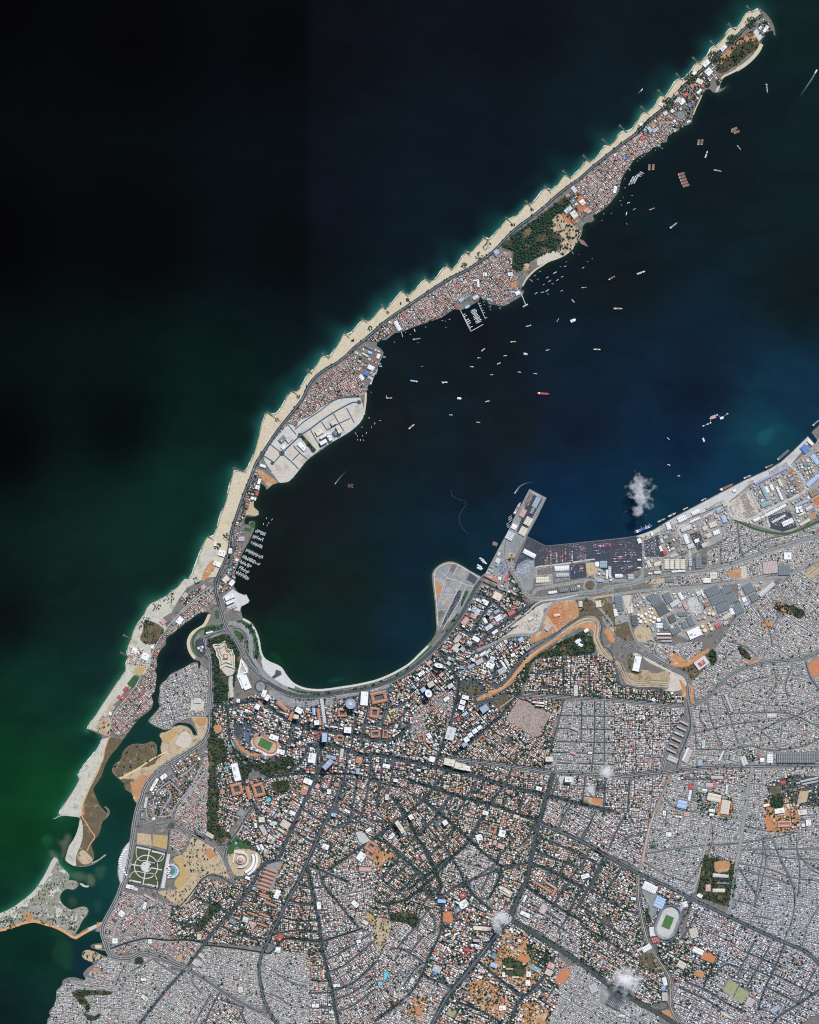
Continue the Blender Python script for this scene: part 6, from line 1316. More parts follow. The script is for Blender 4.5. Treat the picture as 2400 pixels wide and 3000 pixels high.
bl('I', '1345 850 62 116 3 white 25;585 1180 76 44 20 white;905 1352 62 82 8 white;345 715 62 122 -22 white;870 1550 74 44 22 white;740 1815 50 32 22 white;680 1910 78 62 32 tan;645 1962 60 20 32 cream;840 1620 56 80 18 orange;1155 1310 28 72 8 tan;1020 2100 50 42 20 white;430 1920 20 42 -5 white;265 1470 56 150 -14 white;285 870 24 30 0 white;395 1560 30 30 0 orange;545 1880 30 14 20 white;1065 1345 86 30 12 bluegrey;1300 1370 52 54 14 orange;1110 1575 40 34 5 orange;1048 1635 36 40 5 white;1170 1720 36 18 -10 red;1530 1420 60 34 12 white;640 1300 66 40 15 white;1090 1090 60 12 8 white;1150 940 30 20 0 tan;480 1870 50 46 0 cream;495 1960 40 90 -28 pinkgrey;1200 1800 50 20 30 white;950 1590 34 40 30 pink;710 1430 26 18 -30 pink;1380 1960 50 28 -30 white;1575 2010 40 30 -30 white;150 1640 40 34 0 orange', 'flat', 12)
bl('I', '1158 972 86 76 0 orange 18;1468 842 150 110 -12 orange 15;1437 1150 90 70 -5 orange;1520 1150 50 80 5 orange;968 1165 42 72 0 red;1140 1185 72 56 8 orange;455 1622 108 126 -16 orange 14;1430 970 90 100 8 orange;270 1615 110 112 -14 orange 14;1400 2100 100 100 32 orange', 'ring', 13)
bl('I', '962 1005 22 142 -10 orange 15;370 1645 34 112 -16 orange 14;470 900 60 22 55 orange;650 915 110 34 40 orange;735 1000 36 80 25 orange;920 960 24 60 -5 lightblue', 'gable', 12)
bl('I', '945 1052 42 38 -5 white 60;1010 1176 42 72 0 lightblue 75;795 950 60 44 30 white 55;772 1002 44 34 10 cream 60;530 842 34 50 30 white 50;1640 1920 34 92 -35 cream 70;1205 1115 60 50 5 white 40;1040 1400 100 44 -45 bluegrey 90;445 920 40 44 25 white 35;1290 1460 30 50 10 bluegrey 45;1085 1830 40 26 10 lightblue 30;1535 1680 30 46 5 pale 35;1610 1540 40 26 10 white 30', 'tower', 50)
bl('I', '1230 893 84 84 0 bluegrey 70;578 1903 62 36 -5 pale 14', 'oval', 40)
bl('I', '1580 955 62 16 -25 yellow;1550 1018 16 52 -28 yellow;1605 995 28 14 -25 yellow', 'gable', 7)
bl('J', '345 570 74 110 15 pale 25;335 812 90 56 14 cream 35;425 845 90 52 14 cream 35;480 860 60 40 14 white 30;190 787 48 44 15 white;165 590 34 46 -32 white;780 1412 56 58 15 white;590 1450 50 40 -10 white;245 1330 66 44 -40 dgrey;1480 1772 70 36 -18 white;1125 2052 54 70 28 pinkgrey;975 2090 82 28 24 white;970 1962 18 62 28 white;450 2012 60 60 -28 white;800 1890 110 24 32 cream;640 1240 50 34 15 white;900 1270 50 26 15 cream;1090 1035 50 34 15 white;770 1520 60 40 20 pink;720 1490 30 40 15 pink;470 405 46 26 -35 lightblue;415 450 26 34 10 red;700 440 40 20 -50 orange;1390 530 70 22 20 pinkgrey;1520 735 36 16 0 white;1375 735 50 20 20 pink', 'flat', 12)
bl('J', '630 360 70 56 -35 bluegrey 55;480 620 44 40 -35 white 50;512 582 40 34 -35 white 50;550 548 44 36 -35 white 45;590 520 40 30 -35 white 45;1335 955 56 44 0 white 45;1175 785 62 40 0 cream 40;1085 310 100 14 5 white 25;1095 335 70 12 5 cream 25;465 660 50 36 -35 bluegrey 45;300 1320 40 40 -30 white 35', 'tower', 45)
bl('J', '700 1378 72 72 18 orange;610 615 60 44 -40 orange;812 1905 120 60 30 tan;100 610 60 70 -15 orange', 'ring', 10)
bl('J', '1130 1870 150 20 32 orange;1220 1905 22 80 30 orange;150 680 16 90 -40 orange;1190 1850 100 18 32 pink', 'gable', 9)
bl('L', '1605 745 62 72 35 white 12;1300 660 50 40 20 pale;900 1062 40 76 22 white;905 1530 42 44 8 white;920 1425 44 56 35 red;1250 1157 34 62 -5 white;1640 852 104 36 0 pink;1555 1142 62 40 42 white;525 1290 64 40 32 slate;632 1275 48 44 15 pale;690 1308 66 30 18 pink;1585 1460 36 28 -15 white;1640 1300 50 30 30 cream;240 1640 60 40 35 grey;260 1580 50 30 35 tan;590 1865 40 50 -10 cream;1220 2000 60 30 0 white;1400 1830 56 26 -8 white;770 665 24 50 -30 white;740 670 18 46 -30 white;330 565 70 34 30 tan;650 925 40 26 20 white', 'flat', 11)
for i in range(6):
    x, y = conv('L', 842 - i * 13, 860 + i * 31)
    building(x, y, 38, 6.2, 20, 'orange', 9, 'gable', name='barracks', cat='barracks', group='parallel barracks', desc='long orange tiled barracks row')
for u, v in ((790, 1070), (800, 1090), (690, 1230), (790, 1240), (770, 1320), (850, 1150)):
    x, y = conv('L', u, v)
    building(x, y, 32, 6, 20, 'orange', 9, 'gable', name='school_wing', cat='school', group='school wings', desc='long orange tiled school wing')
bl('L', '925 830 60 16 -62 orange', 'gable', 9)
bl('L', '618 957 44 36 15 orange;1690 720 90 100 35 orange', 'ring', 10)
bl('M', '1260 1230 82 32 25 white 20;1415 1175 46 60 28 grey;900 1350 152 34 5 cream;790 1532 92 26 3 red;760 1580 70 18 3 red;735 1072 50 44 -30 red;745 1140 70 56 -30 pale;690 1195 60 40 -30 slate;1285 1808 40 46 5 white;1290 1735 36 44 0 white;1000 1660 60 38 25 lightblue;1480 1665 60 50 25 pink;1460 1720 60 50 25 tan;1350 1690 100 40 28 teal;1080 1740 22 40 0 white;1085 1670 18 26 0 white;610 1400 56 16 -25 white;685 1395 50 16 -25 white;620 1530 20 56 -30 white;1100 1940 16 60 0 pink;1070 2020 56 40 -5 white;990 2040 26 46 0 pink;1430 1850 70 20 30 slate;500 1730 36 22 25 blue;550 1750 30 26 25 green;240 1740 50 26 25 slate;310 1790 34 50 25 pale;40 1815 36 30 0 cyan;780 1780 26 20 0 blue;1120 1450 30 60 40 slate;1180 1490 60 16 30 slate;1130 1690 60 12 0 tan;1180 1760 60 12 0 cream;880 1760 40 24 20 white;520 1690 70 60 25 grey;1300 2010 100 18 30 orange;740 1970 60 16 25 orange;760 1890 60 20 20 brown;230 550 60 44 -25 grey;140 570 30 50 35 white;870 580 50 40 -15 white;405 750 36 50 -30 pink;560 1120 70 30 5 lightblue;430 830 14 30 -30 red', 'flat', 10)
bl('M', '210 500 34 92 -35 cream 65;300 410 36 40 -30 white 40;850 1450 56 20 5 grey 40;1000 1580 46 50 30 slate 30', 'tower', 40)
bl('M', '370 2040 44 90 20 orange', 'ring', 8)
bl('N', '495 870 90 42 25 white;570 980 70 66 25 lightblue;520 1180 40 66 -8 white;545 1240 56 40 -20 red;1225 1690 56 62 30 pinkgrey;1410 1740 70 36 -35 bluegrey;1060 1790 90 16 25 tan;1040 1770 60 12 25 tan;820 1190 60 70 -15 tan;850 1320 80 40 25 white;730 1420 60 50 30 tan;480 1300 70 40 -30 white;430 1310 50 20 -30 pale;95 1590 60 62 -25 grey;240 1700 100 60 30 dgrey;40 780 50 30 -20 white;640 480 36 30 0 white;840 1430 60 14 20 slate;730 1010 24 50 30 bluegrey;755 985 40 40 -15 white;600 1590 30 30 0 lilac;610 1650 40 60 0 pinkgrey;610 1540 30 60 -15 white;300 1790 50 20 10 cream', 'shed', 8)
bl('E', '1300 590 26 60 12 white;955 590 36 56 -38 pale;1025 698 40 44 -38 white;905 760 36 70 50 pale;955 800 50 60 -38 cream;1055 762 46 22 -38 pink;1080 775 46 26 -32 pink;970 832 46 12 -38 orange;1385 325 26 22 -30 blue;1300 300 18 22 -20 white;240 1515 40 18 5 lightblue;432 1452 46 14 5 lightblue;300 1120 40 46 -30 bluegrey;480 1462 40 34 -25 white;205 1305 34 30 0 white;418 1303 38 28 0 white;815 932 18 20 -30 pink;945 690 44 34 -30 slate;900 640 40 40 -35 brown', 'flat', 9)
bl('D', '762 1020 88 34 62 white;1440 660 20 66 -5 white;1415 638 40 12 0 white;1300 630 20 26 -25 lightblue;1340 770 62 46 -35 slate;1300 800 46 30 -35 grey;1350 860 40 20 -30 lightblue;1420 780 50 30 -30 pale;1250 855 14 34 -25 red;538 1372 54 36 28 white;503 1418 34 44 25 blue;458 1455 50 32 55 white;600 1275 26 40 25 white;528 1245 34 22 25 lightblue;576 1300 16 44 25 red;490 1265 60 14 30 cream;520 1200 80 26 28 dgrey;1600 400 44 34 -30 bluegrey', 'shed', 8)
bl('F', '920 405 60 30 -45 white;775 535 62 36 -45 white;795 605 56 52 -45 white;718 685 56 40 25 cream;675 615 34 26 -45 white;1275 245 26 60 35 white;1230 235 22 30 35 white;570 855 50 44 -38 white;540 840 46 30 -38 pale;600 800 40 30 -38 red;632 890 36 22 30 blue;745 727 26 24 0 red;655 725 26 36 -45 orange;685 715 20 24 -45 orange;715 770 50 24 -45 white;520 785 40 34 -40 pink;330 1060 40 50 -35 orange;345 1090 56 40 -35 grey;300 1090 30 50 -35 lightblue;430 955 34 30 -35 cream;490 935 30 26 -35 white;380 1000 40 26 -35 orange;470 985 50 44 25 brown;395 880 34 28 20 white;425 880 20 30 -40 orange;225 1045 30 24 -30 white;240 1165 50 26 -30 red;85 1332 24 22 -25 lightblue;625 1025 34 16 -30 white', 'flat', 7)
bl('C', '1000 705 30 62 60 white 30;1050 665 26 60 -30 white 30;1015 650 90 18 -30 white 30;1130 600 30 62 -25 cream 45;1085 545 44 30 -30 pale 20;1105 625 40 40 -30 slate 25;965 620 60 44 -30 cream 15;715 680 56 40 -40 tan 12;820 740 80 40 45 white 12;655 680 40 60 45 slate 12;665 745 30 40 45 white;490 905 50 24 20 white;445 1085 34 34 20 white;460 1035 24 50 20 white;440 1140 26 30 10 red;410 1180 46 24 15 white;215 1620 26 46 5 white;145 1640 56 50 15 white;90 1560 20 36 10 white;105 1730 60 40 20 white;310 1520 50 40 0 pinkgrey;180 1860 46 56 40 cream;230 1890 36 50 40 white;210 2010 80 34 -25 white 18;215 2050 70 26 -25 white 22;250 2090 40 24 -25 grey;1400 80 44 34 28 white;1365 120 24 36 28 blue', 'flat', 10)
bl('B', '800 635 40 46 -45 pink;940 625 62 46 -50 white;890 650 34 28 -40 slate;710 850 22 28 20 white;560 880 40 50 20 white;650 930 60 56 25 white;483 1200 26 40 40 red;457 1278 34 34 40 red;427 1265 18 24 40 red;505 1243 14 44 40 red;620 1243 12 56 55 red;740 910 36 22 20 red;355 1412 24 28 25 white;310 1420 20 34 25 pale;305 1483 20 20 40 red;1115 855 50 20 -15 white;1120 870 20 40 -15 pink;1190 725 60 14 -15 white;1470 1135 60 120 -22 white;1090 1300 60 40 5 pale;985 415 50 36 -45 grey;1130 540 30 30 30 pink;1140 345 40 34 -40 pink;1650 1240 36 60 20 white;1430 1300 24 28 0 white', 'flat', 8)
bl('A', '1380 72 60 34 -35 white;1300 140 24 120 30 white;1230 290 20 90 12 pale;1205 400 36 56 0 slate;1095 1000 64 32 12 white;1145 1020 34 26 20 pale;1025 1225 46 46 40 white;970 1455 44 44 0 white;1220 1160 60 24 -75 white;1260 1090 110 16 30 pinkgrey;1430 40 50 46 -30 slate;1265 1460 30 34 0 white;1680 1420 36 50 5 tan;1655 1640 60 50 30 tan;1210 1780 46 20 0 white;870 1950 40 16 -15 pink;1220 1935 60 34 40 cream', 'flat', 8)

# ------------------------------------------------------------------ landmark constructions
def disc_mesh(n, r0, r1, z, ry=1.0):
    v = [(r1 * math.cos(2 * math.pi * i / n), r1 * ry * math.sin(2 * math.pi * i / n), z) for i in range(n)]
    return v
def tube_ring(prof, n=40, ax=1.0, ay=1.0, a0=0.0, a1=360.0):
    """surface of revolution: prof = (radius, z) pairs"""
    v, f = [], []
    full = abs(a1 - a0 - 360) < 1e-6
    k = n if full else n + 1
    for r, z in prof:
        for i in range(k):
            a = math.radians(a0 + (a1 - a0) * i / n)
            v.append((r * ax * math.cos(a), r * ay * math.sin(a), z))
    for j in range(len(prof) - 1):
        for i in range(n):
            i2 = (i + 1) % k
            f.append((j * k + i, j * k + i2, (j + 1) * k + i2, (j + 1) * k + i))
    return v, f
def oval_prof(L, Rr, prof, n=14):
    """stadium-shaped ring: straights of length L, ends of radius Rr + offset"""
    v, f = [], []
    for off, z in prof:
        r = Rr + off
        for i in range(n + 1):
            a = -math.pi / 2 + math.pi * i / n
            v.append((L / 2 + r * math.cos(a), r * math.sin(a), z))
        for i in range(n + 1):
            a = math.pi / 2 + math.pi * i / n
            v.append((-L / 2 + r * math.cos(a), r * math.sin(a), z))
    k = 2 * (n + 1)
    for j in range(len(prof) - 1):
        for i in range(k):
            f.append((j * k + i, j * k + (i + 1) % k, (j + 1) * k + (i + 1) % k, (j + 1) * k + i))
    return v, f
def block_area(pts):
    q = fill(pts)
    NOBUILD[q[0], q[1]] |= q[2]
    NOTREE[q[0], q[1]] |= q[2]
# athletics stadium with green pitch and red track
x, y = conv('I', 510, 1237)
t = thing('athletics_stadium', '', 'stadium', x, y, None, z=Z0 + .5, label='athletics stadium with green pitch and red running track below the wooded hill')
t.rotation_euler = (0, 0, -math.radians(27))
block_area(rect(x, y, 78, 48, 27))
v, f = oval_prof(98, 66, [(10, .3), (-60, .35)]); mesh_obj('infield_sand', v, f + [tuple(range(30, 60))], 'tan', t)
v, f = oval_prof(98, 46, [(14, .6), (0, .62)]); mesh_obj('running_track', v, f, 'track', t)
v, f = [], []; local_box(v, f, 0, 0, 108, 72, .4, .75); mesh_obj('pitch', v, f, 'pitch', t)
v, f = oval_prof(98, 62, [(0, .5), (2, 1.5), (9, 6), (11, 6), (11, 0)]); mesh_obj('terrace', v, f, 'concrete', t)
v, f = [], []; local_box(v, f, -15, -76, 120, 9, 6.3, 7.2); mesh_obj('grandstand_roof', v, f, 'roof_white', t)
# oval stadium of the east
x, y = conv('N', 632, 1112)
t = thing('oval_stadium', '', 'stadium', x, y, None, z=Z0 + .5, label='large oval stadium with worn grass pitch and grey stands')
t.rotation_euler = (0, 0, math.radians(68))
block_area(rect(x, y, 100, 74, -68))
v, f = oval_prof(110, 62, [(12, .3), (-58, .35)]); mesh_obj('infield_ground', v, f + [tuple(range(30, 60))], 'concrete', t)
v, f = [], []; local_box(v, f, 0, 0, 106, 72, .4, .75); mesh_obj('pitch', v, f, 'pitch', t)
v, f = oval_prof(110, 70, [(0, .5), (3, 2), (18, 12), (20, 14), (20, 0)]); mesh_obj('stand', v, f, 'apron', t)
v, f = oval_prof(110, 84, [(0, 14.5), (9, 15.5), (9, 14.5)]); mesh_obj('stand_canopy', v, f, 'roof_slate', t)
# fortress: star walls on the hill
FORT = pp('I 68,405 80,395 130,395 150,375 175,365 180,400 190,430 215,445 235,440 240,475 253,490 250,540 256,600 240,590 180,570 130,600 128,560 120,520 100,490 97,455')
x, y = conv('I', 175, 500)
t = thing('fortress', '', 'fortress', x, y, None, z=Z0, label='cream star-shaped fortress on the wooded hill beside the lagoon')
fp = [((a - x) * S, (y - b) * S) for a, b in FORT]
n = len(fp)
cxm, cym = sum(p[0] for p in fp) / n, sum(p[1] for p in fp) / n
def ringwall(k0, k1, z0, z1):
    a = [(cxm + (px - cxm) * k0, cym + (py - cym) * k0) for px, py in fp]
    b = [(cxm + (px - cxm) * k1, cym + (py - cym) * k1) for px, py in fp]
    v = [(p[0], p[1], z0) for p in a] + [(p[0], p[1], z1) for p in a] + [(p[0], p[1], z1) for p in b] + [(p[0], p[1], z0) for p in b]
    f = []
    for j in range(3):
        f += [(j * n + i, j * n + (i + 1) % n, (j + 1) * n + (i + 1) % n, (j + 1) * n + i) for i in range(n)]
    return v, f
v, f = ringwall(1.03, .93, 0, 11); mesh_obj('rampart', v, f, 'roof_cream', t)
v, f = ringwall(.72, .67, 0, 13); mesh_obj('inner_rampart', v, f, 'roof_cream', t)
v, f = [], []; local_box(v, f, 2, 4, 36, 36, 0, 14); mesh_obj('keep', v, f, 'roof_cream', t)
v, f = [], []
for sx, sy, ww, hh in ((0, 14, 40, 10), (0, -14, 40, 10), (14, 0, 10, 18), (-14, 0, 10, 18)):
    gable(v, f, 2 + sx, 4 + sy, max(ww, hh), min(ww, hh), 14.1, 3, 0 if ww > hh else math.pi / 2)
mesh_obj('keep_roof', v, f, 'roof_orange', t)
v, f = [], []
for k in range(5):
    gable(v, f, -52 + k * 5, 70 - k * 14, 15, 7, 4.5 + .02 * k, 2.5, -.9)
mesh_obj('barrack_roof', v, f, 'roof_pink', t)
block_area(FORT)
# white triangular museum
x, y = conv('I', 320, 600)
t = thing('triangle_museum', '', 'museum', x, y, None, label='triangular white building with round court below the fortress')
v, f = [], []
for a_, b_ in (((-15, 90), (48, -36)), ((48, -36), (-46, -66)), ((-46, -66), (-15, 90))):
    mx0, my0 = (a_[0] + b_[0]) / 2, (a_[1] + b_[1]) / 2
    local_box(v, f, mx0 * .8, my0 * .8, math.dist(a_, b_) * .82, 11, 0, 9 + .1 * len(v) / 8, math.atan2(b_[1] - a_[1], b_[0] - a_[0]))
mesh_obj('wing', v, f, 'roof_white', t)
v, f = tube_ring([(19, 0), (19, 5), (13, 5.2), (13, 0)], 30, a0=-60, a1=190); mesh_obj('court_ring', v, f, 'roof_pale', t)
block_area(pp('I 305,500 375,600 350,645 270,675'))
# domed assembly
x, y = conv('L', 590, 772)
t = thing('domed_assembly', '', 'parliament', x, y, None, label='round building with pink dome and curved white annex')
v, f = tube_ring([(34, 0), (34, 16), (30, 17), (0.1, 17.5)], 36); mesh_obj('drum', v, f, 'roof_cream', t)
v, f = tube_ring([(24, 17)] + [(24 * math.cos(a), 17 + 20 * math.sin(a)) for a in np.linspace(0, 1.5, 9)] + [(1.2, 38.5), (.2, 42)], 32); mesh_obj('dome', v, f, 'roof_pink', t)
v, f = tube_ring([(52, 0), (52, 13), (68, 13.5), (68, 0)], 32, a0=-110, a1=110); mesh_obj('gallery', v, f, 'roof_pale', t)
v, f = tube_ring([(98, 0), (98, 15), (118, 15.5), (118, 0)], 28, a0=-70, a1=25); mesh_obj('annex', v, f, 'roof_white', t)
v, f = tube_ring([(126, 0), (126, 12), (142, 12.5), (142, 0)], 28, a0=-65, a1=22); mesh_obj('annex', v, f, 'roof_white', t)
v, f = [], []; local_box(v, f, -10, 62, 90, 26, 0, 10, -.15); local_box(v, f, -55, 20, 12, 90, 0, 8, -.2); mesh_obj('entrance_wing', v, f, 'roof_cream', t)
block_area(arc(x, y, 54, 0, 350, 24))
# half-round hall east of the memorial park
x, y = conv('A', 1448, 868)
t = thing('half_round_hall', '', 'hall', x, y, None, label='half-round white hall with green court east of the memorial park')
v, f = tube_ring([(44, 0), (44, 9), (57, 9.4), (57, 0)], 32, a0=-100, a1=100); mesh_obj('gallery', v, f, 'roof_pale', t)
v, f = tube_ring([(42, .4), (28, .5)], 28, a0=-95, a1=95); mesh_obj('green_court', v, f, 'pool', t)
v, f = [], []
for k in range(7):
    local_box(v, f, -24 + 6 * math.sin(k * 2.1), -52 + k * 17, 22, 11, 0, 12 + .6 * k, .4 * math.sin(k))
mesh_obj('stage_block', v, f, 'roof_white', t)
block_area(arc(x, y, 24, 0, 350, 20))
# memorial spike in the plaza, white canopies by the water
x, y = conv('A', 1030, 800)
t = thing('seafront_pavilion', '', 'pavilion', x, y, None, label='row of white tent canopies on the lagoon promenade west of the memorial park')
v, f = [], []
for k in range(12):
    u0, v0 = conv('A', 1060 - 50 * math.sin(k * .29), 690 + k * 19)
    gable(v, f, (u0 - x) * S, (y - v0) * S, 22, 14, 4 + .1 * (k % 3), 3.5, .3 * math.sin(k))
mesh_obj('canopy', v, f, 'roof_white', t)
# circular plaza pattern
x, y = conv('M', 1100, 1265)
sheet('plaza_ground', arc(x, y, 17, 0, 347, 27), 'apron', True)
for r_, w_ in ((14.5, 1.6), (5, 1.6)):
    ribbon('plaza_paving', arc(x, y, r_, 0, 360, 36), w_, 'paving')
for k in range(6):
    a = math.radians(k * 60 + 15)
    ribbon('plaza_paving', [(x + 6 * math.cos(a), y + 6 * math.sin(a)), (x + 13.6 * math.cos(a), y + 13.6 * math.sin(a))], 2.2, 'paving')
# grey circular tank plaza on the island
x, y = conv('F', 558, 972)
t = thing('round_reservoir', '', 'reservoir', x, y, None, label='grey round flat-topped reservoir among the island villas')
v, f = tube_ring([(32, 0), (32, 4), (29, 4.4), (29, 3.2), (.1, 3.4)], 36); mesh_obj('basin', v, f, 'roof_slate', t)
v, f = tube_ring([(24, 3.5), (23, 3.9), (22, 3.5)], 36); mesh_obj('ring_kerb', v, f, 'roof_grey', t)
block_area(arc(x, y, 13, 0, 350, 20))
# storage tanks
def tank(tile, u, v_, r, col='white'):
    x, y = conv(tile, u, v_)
    rr = r / tk(tile) * S
    t = thing('storage_tank', f'{"large" if rr > 12 else "small"} round {WORDS[col]} storage tank', 'storage tank', x, y, 'round storage tanks')
    hgt = 6 + rr * .5
    v, f = tube_ring([(rr, 0), (rr, hgt)], 24); mesh_obj('shell', v, f, 'roof_pale', t)
    v, f = tube_ring([(rr * 1.02, hgt), (rr * 1.02, hgt + .4), (rr * .5, hgt + rr * .12), (.1, hgt + rr * .16)], 24); mesh_obj('tank_roof', v, f, 'roof_' + col, t)
    v, f = [], []; local_box(v, f, rr + .8, 0, 1.2, 3, 0, hgt); mesh_obj('stair', v, f, 'steel', t)
for a in ((203, 1728, 10), (230, 1740, 14), (266, 1722, 12), (303, 1742, 11), (338, 1755, 13), (372, 1770, 17), (221, 1785, 13), (263, 1788, 10), (303, 1776, 9), (329, 1790, 11), (290, 1703, 8), (318, 1715, 8), (250, 1762, 9), (300, 1678, 8), (321, 1675, 8), (205, 1762, 8)):
    tank('H', *a)
for a in ((742, 1825, 14), (763, 1860, 16), (818, 1847, 14), (804, 1818, 9), (793, 1799, 8), (832, 1722, 14), (799, 1716, 13), (800, 1690, 9), (762, 1752, 9)):
    tank('H', *a, 'cream')
for a in ((1537, 832, 14), (1561, 828, 13), (1540, 857, 14), (1576, 852, 13), (293, 1380, 8), (311, 1380, 8)):
    tank('H', *a)
for a in ((1690, 975, 12), (1695, 1003, 12), (892, 1100, 10), (910, 1088, 9), (1508, 1465, 14)):
    tank('G', *a, 'green' if a[1] > 1050 else 'pale')
tank('M', 815, 1492, 13); tank('M', 848, 1492, 13)
# ------------------------------------------------------------------ generate the houses of every district
def bsp(x0, y0, x1, y1, t, g):
    """split a rectangle into lots; early cuts leave wider lanes"""
    r = np.array([[x0, y0, x1, y1]])
    done = []
    while len(r):
        w, h = r[:, 2] - r[:, 0], r[:, 3] - r[:, 1]
        big = np.maximum(w, h)
        lim = t * g.uniform(.65, 1.75, len(r))
        st = (big <= lim)
        done.append(r[st])
        r, w, h, big = r[~st], w[~st], h[~st], big[~st]
        if not len(r):
            break
        gap = np.where(big > 90, 2.6, np.where(big > 36, 1.5, np.where(big > 16, .7, .12))) * g.uniform(.6, 1.3, len(r))
        k = g.uniform(.36, .64, len(r))
        vert = w >= h
        a, b = r.copy(), r.copy()
        cx = r[:, 0] + k * w
        cy = r[:, 1] + k * h
        a[vert, 2] = (cx - gap / 2)[vert]; b[vert, 0] = (cx + gap / 2)[vert]
        a[~vert, 3] = (cy - gap / 2)[~vert]; b[~vert, 1] = (cy + gap / 2)[~vert]
        r = np.concatenate([a, b])
    return np.concatenate(done)
HB = []      # cx cy w h ang height gable r g b wr kind
TREES = []   # x y radius
for k, (ty, ang, path, gmat) in enumerate(DIST):
    g = np.random.default_rng(100 + k)
    q = np.array(pp(path))
    t, cover, opn, tre, hr, gab = TYP[ty]
    c, s = math.cos(math.radians(ang)), math.sin(math.radians(ang))
    u, v = q[:, 0] * c + q[:, 1] * s, -q[:, 0] * s + q[:, 1] * c
    L = bsp(u.min(), v.min(), u.max(), v.max(), t, g)
    cu, cv = (L[:, 0] + L[:, 2]) / 2, (L[:, 1] + L[:, 3]) / 2
    w, h = L[:, 2] - L[:, 0], L[:, 3] - L[:, 1]
    amp = 3.5 if ty in 'MP' else 1.5
    ph = g.uniform(0, 6, 4)
    cu = cu + amp * np.sin(cv / 26 + ph[0]) + amp * .5 * np.sin(cu / 19 + ph[1])
    cv = cv + amp * np.sin(cu / 29 + ph[2]) + amp * .5 * np.sin(cv / 21 + ph[3])
    n = len(cu)
    w = w * g.uniform(cover - .16, cover + .12, n); h = h * g.uniform(cover - .16, cover + .12, n)
    aa = ang + g.normal(0, 7 if ty in 'MP' else 2.5, n)
    x, y = cu * c - cv * s, cu * s + cv * c
    ok = np.zeros(n, bool)
    for shrink in (1.0, .62, .4):          # lots cut by a road keep a smaller house
        good = ~ok
        ws, hs = w * shrink, h * shrink
        for fx, fy in ((0, 0), (.5, .5), (-.5, .5), (.5, -.5), (-.5, -.5)):
            px, py = x + (fx * ws * c - fy * hs * s), y + (fx * ws * s + fy * hs * c)
            ix, iy = np.clip((px + MG).astype(int), 0, GW - 1), np.clip((py + MG).astype(int), 0, GH - 1)
            good &= LAND[iy, ix] & ~NOBUILD[iy, ix]
            good &= (px > -MG) & (px < 2400 + MG) & (py > -MG) & (py < 3000 + MG)
            if fx == 0:
                good &= DID[iy, ix] == k
        w, h = np.where(good, ws, w), np.where(good, hs, h)
        ok |= good
    ok &= (w > 1.2) & (h > 1.2)
    # clearings and tree clumps
    roll = g.random(n)
    clump = .5 + .5 * np.sin(x / 17 + ph[0]) * np.sin(y / 21 + ph[1])
    tr = ok & (roll < tre * 2 * clump)
    op = ok & ~tr & (roll > 1 - opn)
    for i in np.nonzero(tr)[0]:
        for j in range(1 + int(w[i] * h[i] / 14)):
            TREES.append((x[i] + g.uniform(-.4, .4) * w[i], y[i] + g.uniform(-.4, .4) * h[i], g.uniform(1.3, 2.6)))
    ok &= ~tr & ~op
    I = np.nonzero(ok)[0]
    m = len(I)
    if not m:
        continue
    pal = PAL[ty]
    pc = np.array([p[0] for p in pal]); pw = np.array([p[1] for p in pal]); pw = pw / pw.sum()
    ci = g.choice(len(pal), m, p=pw)
    col = pc[ci] * g.uniform(.72, 1.18, (m, 1)) * g.uniform(.95, 1.05, (m, 3))
    cool = np.clip((x[I] - 1500) / 700, 0, 1) * np.clip((y[I] - 2250) / 400, 0, 1)
    col = col * (np.array([1.04, 1.0, .945]) * (1 - cool)[:, None] + np.array([.965, 1.0, 1.055]) * cool[:, None])
    ht = g.uniform(*hr, m)
    if ty == 'C':
        tall = (g.random(m) < .08) & (w[I] * h[I] > 22)
        ht = np.where(tall, g.uniform(20, 45, m), ht)
    if ty in 'RG':
        tall = (g.random(m) < .035) & (w[I] * h[I] > 14)
        ht = np.where(tall, g.uniform(11, 22, m), ht)
    # tiled roofs are pitched, the rest mostly flat
    red = (col[:, 0] > col[:, 2] * 1.5)
    gb = (g.random(m) < np.where(red, gab + .3, gab * .45)) & (ht < 13)
    HB.append(np.stack([x[I], y[I], w[I], h[I], aa[I], ht, gb.astype(float), col[:, 0], col[:, 1], col[:, 2], ci, np.full(m, k)], 1))
HB = np.concatenate(HB)
inframe = (HB[:, 0] > 2) & (HB[:, 0] < 2398) & (HB[:, 1] > 2) & (HB[:, 1] < 2998)
area = HB[:, 2] * HB[:, 3]
town = np.array([DIST[int(k)][0] in 'CI' for k in HB[:, 11]])
dense = np.array([DIST[int(k)][0] in 'MP' for k in HB[:, 11]])
single = np.zeros(len(HB), bool)
def nearest_roof(c):
    best, bd = None, 9
    for nme, cc in ROOFS.items():
        if nme in ('cyan', 'green', 'lilac', 'yellow', 'black', 'rust'):
            continue
        d = sum((a - b) ** 2 for a, b in zip(cc, c))
        if d < bd:
            best, bd = nme, d
    return best
for sel, nme, ct, gr, ds, num in ((town, 'town_building', 'building', 'buildings of the town centre', 'roofed town block', 290), (~town & ~dense, 'town_house', 'house', 'houses of the garden quarters', 'roofed town house', 290), (dense, 'settlement_house', 'house', 'houses of the dense settlements', 'roofed settlement house', 290)):
    cand = np.nonzero(sel & inframe & (np.minimum(HB[:, 2], HB[:, 3]) > 2.0))[0]
    cand = cand[np.argsort(-area[cand])][:num]
    single[cand] = True
    for i in cand:
        cx, cy, w, h, aa, ht, gb = HB[i, :7]
        rc = nearest_roof(HB[i, 7:10])
        building(cx, cy, w, h, aa, rc, ht, 'gable' if gb else 'flat', name=nme, cat=ct, group=gr, desc=WORDS[rc] + ' ' + ds)

